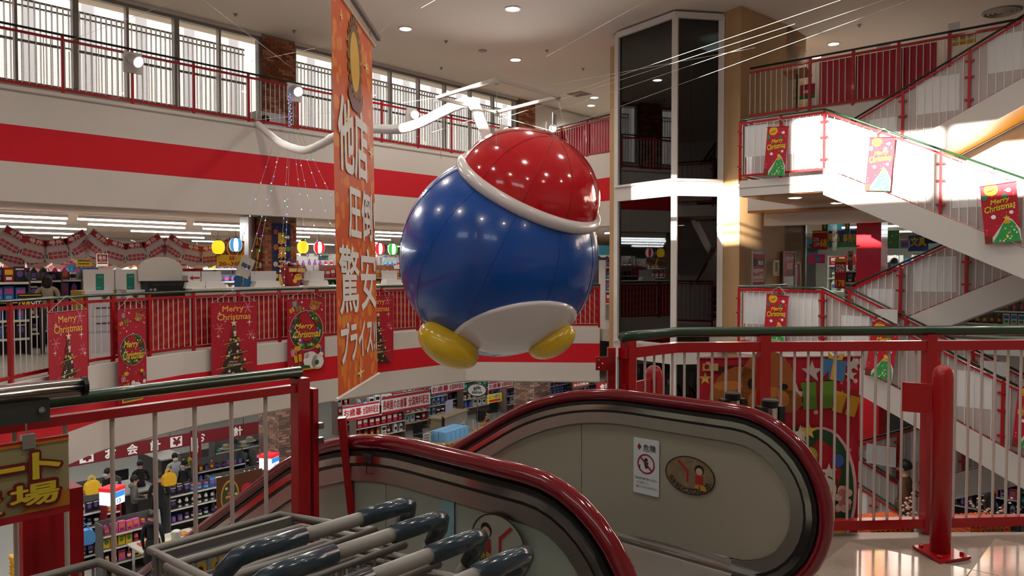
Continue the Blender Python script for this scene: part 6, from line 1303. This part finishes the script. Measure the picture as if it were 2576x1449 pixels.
# ground floor by the stairs
for i, (px, py) in enumerate(((2195, 1360), (2440, 1365))):
    o = thing('orange_basket', ('orange woven basket tray below the lowest stair flight', 'orange woven basket tray under the right stair landing')[i], 'basket', at_y(px + 20, 1330, 10.2) - Vector((0, 0, .25)), .2); P = MB()
    for r_ in range(7): P.bx(-.32, .32, -.2, .2, r_ * .06, r_ * .06 + .035)
    P.build('weave', cm('#d8642c', .5), o)['kind'] = 'stuff'
    for k in range(9): MB().bx(-.32 + k * .075, -.29 + k * .075, -.21, .21, 0, .4).build('stake', cm('#c8541c', .5), o)
    MB().tube([(-.3, -.2, -.8), (-.3, -.2, 0)], .02, 6).build('leg', CHROME, o); MB().tube([(.3, -.2, -.8), (.3, -.2, 0)], .02, 6).build('leg', CHROME, o); MB().tube([(0, .2, -.8), (0, .2, 0)], .02, 6).build('leg', CHROME, o)
for i, (px, py) in enumerate(((2300, 1300), (2500, 1310))):
    p = at_y(px, 1345, 9.8); o = thing('blossom_branch', ('dried pale pink blossom branches beside the lowest flight', 'dried pale pink blossom branches under the right landing')[i], 'plant', p, 0); r = random.Random(i + 3)
    fm_ = MB().lathe([(.004, -.015), (.022, 0), (.004, .016)], 6).mesh('blossom', cm('#d8a898', .7))
    for b_ in range(7):
        e = Vector((r.uniform(-.3, .3), r.uniform(-.15, .15), r.uniform(.3, .55))); MB().tube([(0, 0, -.2), e * .5 + Vector((0, 0, .04)), e], [.008, .005, .003], 5).build('twig', cm('#5a4030', .8), o)
        for k in range(8): put('blossom', fm_, o, e * (.45 + .07 * k) + Vector((r.uniform(-.04, .04), r.uniform(-.04, .04), r.uniform(-.03, .03))))
    MB().lathe([(.1, -.5), (.13, -.2), (.12, -.18)], 14).build('pot', cm('#7a2c20', .6), o)
rack(240, 1340, 1.3, 1.3, (.25, .6, .95), 'rack of white boxes and blue packs at the aisle end', (3, 3, 7, 2), 206, 'rack of white boxes', per=7)
rack(330, 1440, 1.2, 1.2, (.3, .65, .95), 'low rack of red and orange packs near the escalator foot', (0, 8, 1, 5), 207, 'low red and orange rack', per=7)
rack(560, 1262, 1.5, 1.3, (.3, .65, 1.0), 'rack of dark bottles behind the gadget rack', (6, 2, 6, 10), 208, 'rack of dark bottles', per=8)
rack(690, 1238, 1.2, 1.4, (.3, .7, 1.05), 'red flower coloured rack by the escalator', (0, 5, 8, 0), 209, 'red and pink rack', per=7)
rack(2470, 1330, 1.6, 1.9, (.5, .9, 1.3, 1.6), 'bright shelf behind the lowest stair flight', (2, 7, 3, 5), 260, 'shelf behind the lowest flight', TH, 1.3, 8)
rack(2560, 1320, 1.6, 1.9, (.5, .9, 1.3, 1.6), 'mixed shelf beside the bright shelf past the stairs', (3, 4, 0, 7), 261, 'mixed shelf past the stairs', TH, 1.3, 8)
# ================================================================= CARTS, CART SIGN, NEAR THINGS
GRY = mat('grey_powder_coat', '#8b8680', .45); TEAL = mat('dark_teal_rubber', '#2b3b45', .22, coat=.3); PLG = mat('grey_plastic', '#6e6a64', .5)
def cart(label, loc, rz):
    o = thing('shopping_cart', label, 'shopping cart', loc, rz, 'shopping carts in the cart bay')
    W = .215; bend = [(-.03, W - .02, .955), (-.022, W + .012, .948), (.0, W + .028, .92), (.03, W + .03, .875)]
    MB().tube([(-.03, -W + .03, .955), (-.03, W - .03, .955)], .0155, 10).build('handle_bar', GRY, o, smooth=True)
    for s in (1, -1):
        g = [(-.03, s * .075, .955)] + [(x, s * y, z) for x, y, z in bend]; MB().tube(g, [.0205] * 4 + [.019], 12).build('grip', TEAL, o, smooth=True)
        MB().tube([(.03, s * (W + .03), .875), (.09, s * (W + .028), .8), (.16, s * W, .62), (.22, s * W, .3), (.2, s * W, .12)], .0145, 8).build('upright', GRY, o, smooth=True)
        MB().tube([(.18, s * W, .6), (.44, s * (W - .03), .62), (.52, s * (W - .05), .5), (.58, s * (W - .04), .14)], .0135, 8).build('side_rail', GRY, o, smooth=True)
        for x in (.2, .58):
            wh = MB().lathe([(.055, -.012), (.06, -.006), (.06, .006), (.055, .012)], 16, M=Matrix.Translation((x, s * (W - .01), .06)) @ Matrix.Rotation(math.pi / 2, 4, 'X')).build('wheel', DARK, o, smooth=True); MB().bx(x - .012, x + .012, s * (W - .01) - .02, s * (W - .01) + .02, .06, .14).build('fork', CHROME, wh)
    rim = [(.1, -W, .86), (.1, W, .86), (.5, W - .03, .82), (.5, -W + .03, .82)]
    MB().tube([Vector(p) for p in rim], .011, 8, closed=True).build('basket_rim', GRY, o, smooth=True)
    mb = MB()
    for k in range(13):
        t = k / 12; y = -W + .02 + (2 * W - .04) * t; mb.tube([(.1, y, .86), (.14, y * .9, .5), (.46, y * .8, .5), (.5, y * .88, .82)], .0035, 5)
    for k in range(9):
        t = (k + .5) / 9; x = .1 + .4 * t
        mb.tube([(x, -W + .03 * t, .86 - .04 * t), (x, -W * .9, .5), (x, W * .9, .5), (x, W - .03 * t, .86 - .04 * t)], .0035, 5)
    for z in (.58, .68, .78): mb.tube([(.12, -W * .95, z), (.12, W * .95, z), (.49, W * .87, z), (.49, -W * .87, z)], .0035, 5, closed=True)
    mb.build('basket_wires', GRY, o)['kind'] = 'stuff'
    return o
RC = TH + math.pi
c0 = cart('grey shopping cart nested deepest in the row', B(-1.457, .987, 0), RC)
for k, lab in enumerate(('grey shopping cart nested behind the deepest one', 'grey shopping cart third in the nested row', 'grey shopping cart at the open end of the nested row')): dup(c0, B((-1.32, -1.17, -1.03)[k], (.97, .945, .935)[k], 0), RC, lab)
c5 = dup(c0, B(-1.22, .5, 0), RC, 'grey shopping cart standing alone under the cart bay sign'); c5.scale = (1.5, 1, 1)
pl = MB().plate([(-.19, 0), (.19, 0), (.2, .13), (-.2, .13)], -.008, .008).build('seat_panel', PLG, c0, (.44, 0, .70), math.pi / 2 * -1)
P = Print(); P.y = -.009; P.c('#8a9296').R(-.17, .12, .03, .11); P.c('#c89a2c').D(-.14, .06, .02).D(-.09, .06, .02).D(-.04, .06, .02); P.c('#3c3a38').D(-.14, .06, .009).D(-.09, .06, .009).D(-.04, .06, .009).R(0, .1, .08, .085).R(0, .1, .065, .07).R(0, .1, .05, .055); P.done(pl)
# cart bay sign on the left railing
sv = -2.15
a = at_v(172, 1190, sv); ub_ = toB(a).y; zt_, zb_ = at_v(172, 1092, sv).z, at_v(172, 1285, sv).z; wS, hS = .62, zt_ - zb_
o = thing('cart_bay_sign', 'cream cart bay sign with yellow lettering hung on the left railing', 'sign', B(sv, ub_ - wS / 2, zb_), FV)
MB().bx(-wS / 2, wS / 2, -.004, .004, 0, hS).build('board', cm('#9c9268', .5), o)
P = Print(); P.y = -.005; P.c('#a81420').R(-wS / 2, wS / 2, hS * .965, hS).R(-wS / 2, wS / 2, 0, hS * .09); P.c('#c07820').R(-wS / 2, wS / 2, hS * .93, hS * .965); P.c('#b8741c').F([(wS * .32, hS * .09), (wS / 2, hS * .09), (wS / 2, hS * .3), (wS * .42, hS * .3)])
for ch, x0, x1, z0, z1 in (('カ', -.03, .115, .5, .74), ('ー', .125, .21, .64, .70), ('ト', .225, .29, .5, .84), ('置', .03, .16, .15, .42), ('場', .175, .285, .18, .46)):
    P.c('#6e1814', .0006).T(ch, x0 - .008, x1 + .008, z0 * hS - .008, z1 * hS + .008, bold=.075); P.c('#d8c030', .0006).T(ch, x0, x1, z0 * hS, z1 * hS, bold=.025)
P.done(o)
MB().tube([(.22, .01, hS), (.225, .03, hS + .12)], .002, 5).build('string', WIRE, o); MB().bx(.205, .235, -.01, .01, hS - .02, hS + .015).build('clip', STEEL, o)
pst = MB().bx(-.04, .04, -.075, .075, -.004, 1.22).build('red_side_panel', RED, None, B(-2.36, toB(at_v(124, 1350, -2.36)).y, -.3), TH); tag(pst, 'red square post standing behind the cart bay sign', 'post')
# chrome rail end above the handrail
q = at_v(208, 972, -2.14); qb = toB(q)
o = thing('chrome_rail', 'polished chrome rail with a black end cap above the green handrail', 'rail', q, FV)
MB().tube([(-1.2, 0, .0), (0, 0, 0)], .024, 20).build('tube', CHROME, o, smooth=True); MB().tube([(-.003, 0, 0), (.008, 0, 0)], .0255, 20).build('end_cap', DARK, o); MB().bx(-1.2, -.08, -.012, .012, -.075, -.02).build('bracket', cm('#4a4c48', .35, metal=.5), o); MB().lathe([(.008, 0), (.008, .008), (.003, .01)], 8, M=Matrix.Translation((-.1, -.012, -.045)) @ Matrix.Rotation(math.pi / 2, 4, 'X')).build('bolt', CHROME, o)
o = thing('bracket_sensor', 'small dark bracket with two screws on the near escalator trim', 'bracket', B(*toB(at_u(925, 1153, 1.57)).xy, at_u(925, 1153, 1.57).z), TH); MB().bx(-.022, .022, -.004, .004, -.014, .014).build('plate', cm('#3a3632', .4), o)
for x in (-.008, .008): MB().lathe([(.004, 0), (.004, .004)], 8, M=Matrix.Translation((x, -.004, .002)) @ Matrix.Rotation(math.pi / 2, 4, 'X')).build('screw', CHROME, o)
MB().tube([(0, -.004, -.01), (0, -.006, -.05), (.04, -.006, -.045)], .0015, 5).build('wire_hook', DARK, o)
# ================================================================= PEOPLE
SKIN = mat('skin', '#c49a80', .6)
def person_body(pose):
    V = {}; E = []; R_ = {}; G = {}
    def j(n, p, r, g, parent=None): V[n] = p; R_[n] = r; G[n] = g; (E.append((parent, n)) if parent else None)
    j('pel', (0, 0, .95), (.125, .10), 1); j('bel', (0, 0, 1.1), (.12, .095), 0, 'pel'); j('che', (0, .01, 1.28), (.145, .11), 0, 'bel'); j('nb', (0, .015, 1.43), (.075, .065), 0, 'che')
    j('nk', (0, .0, 1.49), (.05, .05), 2, 'nb'); j('hd', (0, -.02, 1.565), (.07, .08), 2, 'nk'); j('hu', (0, -.01, 1.63), (.078, .09), 2, 'hd'); j('ht', (0, .0, 1.69), (.045, .05), 2, 'hu')
    for s, S in ((1, 'L'), (-1, 'R')):
        if pose == 'hold': el_, wr, pa = (s * .23, .04, 1.14), (s * .17, -.2, 1.1), (s * .13, -.27, 1.11)
        elif pose == 'walk': el_, wr, pa = (s * .22, .05 + s * .05, 1.14), (s * .21, -.02 + s * .12, .92), (s * .21, -.04 + s * .14, .85)
        else: el_, wr, pa = (s * .225, .03, 1.13), (s * .22, -.03, .9), (s * .215, -.05, .83)
        j('sh' + S, (s * .17, .015, 1.385), (.062, .058), 0, 'nb'); j('el' + S, el_, (.046, .044), 0, 'sh' + S); j('wr' + S, wr, (.031, .03), 0, 'el' + S); j('pa' + S, pa, (.034, .02), 2, 'wr' + S)
        d = (Vector(pa) - Vector(wr)).normalized(); sd = Vector((0, 1, 0)) if abs(d.z) > .6 else Vector((0, 0, 1))
        for f in range(4): b = Vector(pa) + d * .03 + sd * (-.024 + .016 * f); j('f%d%s' % (f, S), tuple(b), (.009, .009), 2, 'pa' + S); j('g%d%s' % (f, S), tuple(b + d * (.05 - .006 * abs(f - 1.5)) - Vector((s * .008, 0, 0))), (.0075, .0075), 2, 'f%d%s' % (f, S))
        j('t' + S, tuple(Vector(pa) - sd * .035 + d * .005), (.010, .010), 2, 'pa' + S); j('u' + S, tuple(Vector(pa) - sd * .05 + d * .035), (.008, .008), 2, 't' + S)
        k = s * .16 if pose == 'walk' else s * .02
        j('hi' + S, (s * .09, 0, .88), (.092, .09), 1, 'pel'); j('kn' + S, (s * .10, -k * .6 - .02, .5), (.062, .064), 1, 'hi' + S); j('an' + S, (s * .10, -k + .05 * (1 if k < 0 else .4), .09), (.045, .045), 1, 'kn' + S); j('he' + S, (s * .10, -k + .03, .045), (.042, .045), 3, 'an' + S); j('to' + S, (s * .11, -k - .13, .035), (.042, .034), 3, 'he' + S)
    names = list(V); me = bpy.data.meshes.new('body_rig'); me.from_pydata([V[n] for n in names], [(names.index(a), names.index(b)) for a, b in E], [])
    ob = bpy.data.objects.new('body_rig', me); COL.objects.link(ob); md = ob.modifiers.new('skin', 'SKIN'); md.use_smooth_shade = True
    for i, n in enumerate(names): sv_ = me.skin_vertices[0].data[i]; sv_.radius = R_[n]; sv_.use_root = (n == 'pel')
    sb = ob.modifiers.new('sub', 'SUBSURF'); sb.levels = 1; sb.render_levels = 1
    dg = bpy.context.evaluated_depsgraph_get(); out = bpy.data.meshes.new_from_object(ob.evaluated_get(dg)); bpy.data.objects.remove(ob)
    P = [(Vector(V[n]), G[n], max(R_[n])) for n in names]
    seg = [(Vector(V[a]), Vector(V[b]), G[b], G[a]) for a, b in E]; gi = []
    for p in out.polygons:
        c = p.center; best = (9, 0)
        for a, b, gb_, ga in seg:
            t = max(0, min(1, (c - a).dot(b - a) / (b - a).length_squared)); d = (c - (a + (b - a) * t)).length
            if d < best[0]: best = (d, gb_ if t > .45 else ga)
        gi.append(best[1])
    return out, gi
BODY = {k: person_body(k) for k in ('stand', 'hold', 'walk')}
def person(label, foot, look, pose, top, pants, hair='#17120f', h=1.68, hairlen=0.0, mask=False, hood=None, shoes='#1c1a19', coat=False, extra=None):
    base, gi = BODY[pose]; s = h / 1.72; o = thing('person', label, 'person', foot, facing(look)); o.scale = (s, s, s)
    me = base.copy(); me.materials.clear()
    for c in (cm(top, .8), cm(pants, .8), SKIN, cm(shoes, .6)): me.materials.append(c)
    me.polygons.foreach_set('material_index', gi); put('body', me, o)
    M = Matrix.Translation((0, .012, 1.635)); mb = MB()
    prof = [(.09 * math.cos(t), .105 * math.sin(t)) for t in [math.radians(a) for a in range(-35, 90, 12)]] + [(.004, .105)]
    mb.lathe(prof, 18, M=M @ Matrix.Rotation(.35, 4, 'X') @ Matrix.Diagonal((1, 1.12, 1, 1)))
    if hairlen: mb.lathe([(.07, -hairlen), (.095, -hairlen * .6), (.098, -.02), (.09, .05)], 14, M=Matrix.Translation((0, .045, 1.62)) @ Matrix.Diagonal((1, .6, 1, 1)))
    mb.build('hair', cm(hair, .5), o, smooth=True)
    mb = MB(); mb.lathe([(.012, -.02), (.009, .0), (.003, .02)], 6, M=Matrix.Translation((0, -.105, 1.575))); mb.build('nose', SKIN, o)
    for x in (-.03, .03): MB().lathe([(.009, -.004), (.009, .004)], 8, M=Matrix.Translation((x, -.094, 1.605)) @ Matrix.Rotation(math.pi / 2, 4, 'X')).build('eye', DARK, o)
    for x in (-.08, .08): MB().lathe([(.008, -.025), (.016, 0), (.008, .025)], 8, M=Matrix.Translation((x, .0, 1.585))).build('ear', SKIN, o)
    if mask: MB().lathe([(.055, -.04), (.07, 0), (.06, .035)], 12, M=Matrix.Translation((0, -.055, 1.55)) @ Matrix.Diagonal((1, .9, 1, 1))).build('face_mask', cm('#d8d8d8', .7), o, smooth=True)
    else: MB().box(0, -.098, 1.535, .035, .008, .006).build('mouth', cm('#8a4a40', .6), o)
    if hood: MB().lathe([(.06, -.06), (.11, -.02), (.12, .04), (.08, .08)], 14, M=Matrix.Translation((0, .07, 1.44)) @ Matrix.Diagonal((1, .7, .8, 1))).build('hood', cm(hood, .8), o, smooth=True)
    if coat: MB().lathe([(.2, .62), (.17, .9), (.15, 1.08), (.14, 1.1)], 16, M=Matrix.Diagonal((1, .8, 1, 1))).build('coat_skirt', cm(top, .8), o, smooth=True)
    return o
bdir = lambda v, u: (B(v, u).x, B(v, u).y)
def gp_(px, py_head, h): return Vector((*at_z(px, py_head, G0 + h).xy, G0))
person('shopper in a grey hooded jacket and dark trousers holding a phone', gp_(338, 1196, 1.62), bdir(.3, 1), 'hold', '#6a655e', '#1a1a1c', h=1.62, hood='#6a655e', hair='#15110e')
person('shopper in a black jacket seen from behind at the till', gp_(399, 1188, 1.72), bdir(-1, .3), 'hold', '#17171a', '#1c1c1f', h=1.72)
person('shopper all in black standing under the checkout sign', gp_(270, 1178, 1.66), bdir(.2, -1), 'stand', '#18181b', '#1a1a1c', h=1.66, mask=True)
person('shopper in a black coat and hood close to the leaflet table', gp_(384, 1285, 1.66), bdir(-.6, .6), 'stand', '#131316', '#17171a', h=1.66, hood='#131316', coat=True)
person('shopper in a dark coat leaning at the till beside the grey hood', gp_(352, 1158, 1.6), bdir(-1, .2), 'hold', '#1c1a1a', '#22201f', h=1.6)
person('clerk in a white shirt behind the till', gp_(440, 1140, 1.66), bdir(1, -.2), 'hold', '#a8aaa8', '#2c2a2a', h=1.66, mask=True)
person('clerk in a black cap and dark uniform at the second till', gp_(463, 1158, 1.6), bdir(.3, -1), 'hold', '#1e1c1e', '#242224', h=1.6, mask=True)
person('person in a long white coat by the delivery sign', gp_(935, 1003, 1.7), bdir(-1, .5), 'stand', '#c4c0ba', '#b8b4ae', h=1.7, coat=True)
person('person in dark clothes beside the one in white', gp_(920, 1001, 1.72), bdir(1, .5), 'stand', '#2c2a28', '#1e1c1c', h=1.72)
def stair_person(label, px, py, u, **k):
    h = k.get('h', 1.66); p = at_u(px, py, u); vb = toB(p); fz_ = -2.8 - max(0, min(1, (vb.x - VL1) / (VR - VL1))) * 1.5
    return person(label, Vector((p.x, p.y, fz_ + .01)), bdir(-1, 0), 'walk', **k)
stair_person('person in a brown coat climbing the lowest stair flight', 2276, 1130, 13.3, top='#5a3a22', pants='#2a2420', h=1.8, hairlen=.0, coat=True)
stair_person('person in a white hooded jacket following on the stairs', 2324, 1180, 13.8, top='#b8b6b4', pants='#2c2c30', h=1.5, hood='#c8c6c4')
person('girl with long dark hair by the shelf past the stairs', gp_(2492, 1214, 1.5), bdir(1, -.4), 'stand', '#4a4440', '#2c2a2a', h=1.5, hairlen=.3)
pm_ = at_u(2250, 650, 19.4); person('man in a white face mask inside the shop behind the stairs', Vector((pm_.x, pm_.y, 0)), bdir(.2, -1), 'stand', '#2c2c30', '#222226', h=max(1.5, pm_.z), mask=True)
pc_ = at_v(541, 681, -15.9); person('dark haired clerk sitting low behind the service counter', Vector((pc_.x, pc_.y, 0)), bdir(1, -.2), 'hold', '#26242a', '#222226', h=pc_.z, mask=True)
pc_ = at_v(598, 694, -15.6); person('clerk bending behind the pamphlet stand', Vector((pc_.x, pc_.y, 0)), bdir(.4, 1), 'hold', '#3a2c28', '#222226', h=pc_.z)
pc_ = at_v(118, 690, -15.0); person('shopper in a beige jacket inside the shop entrance', Vector((pc_.x, pc_.y, 0)), bdir(-1, .3), 'stand', '#8a7a64', '#2c2a2a', h=pc_.z, hairlen=.2)
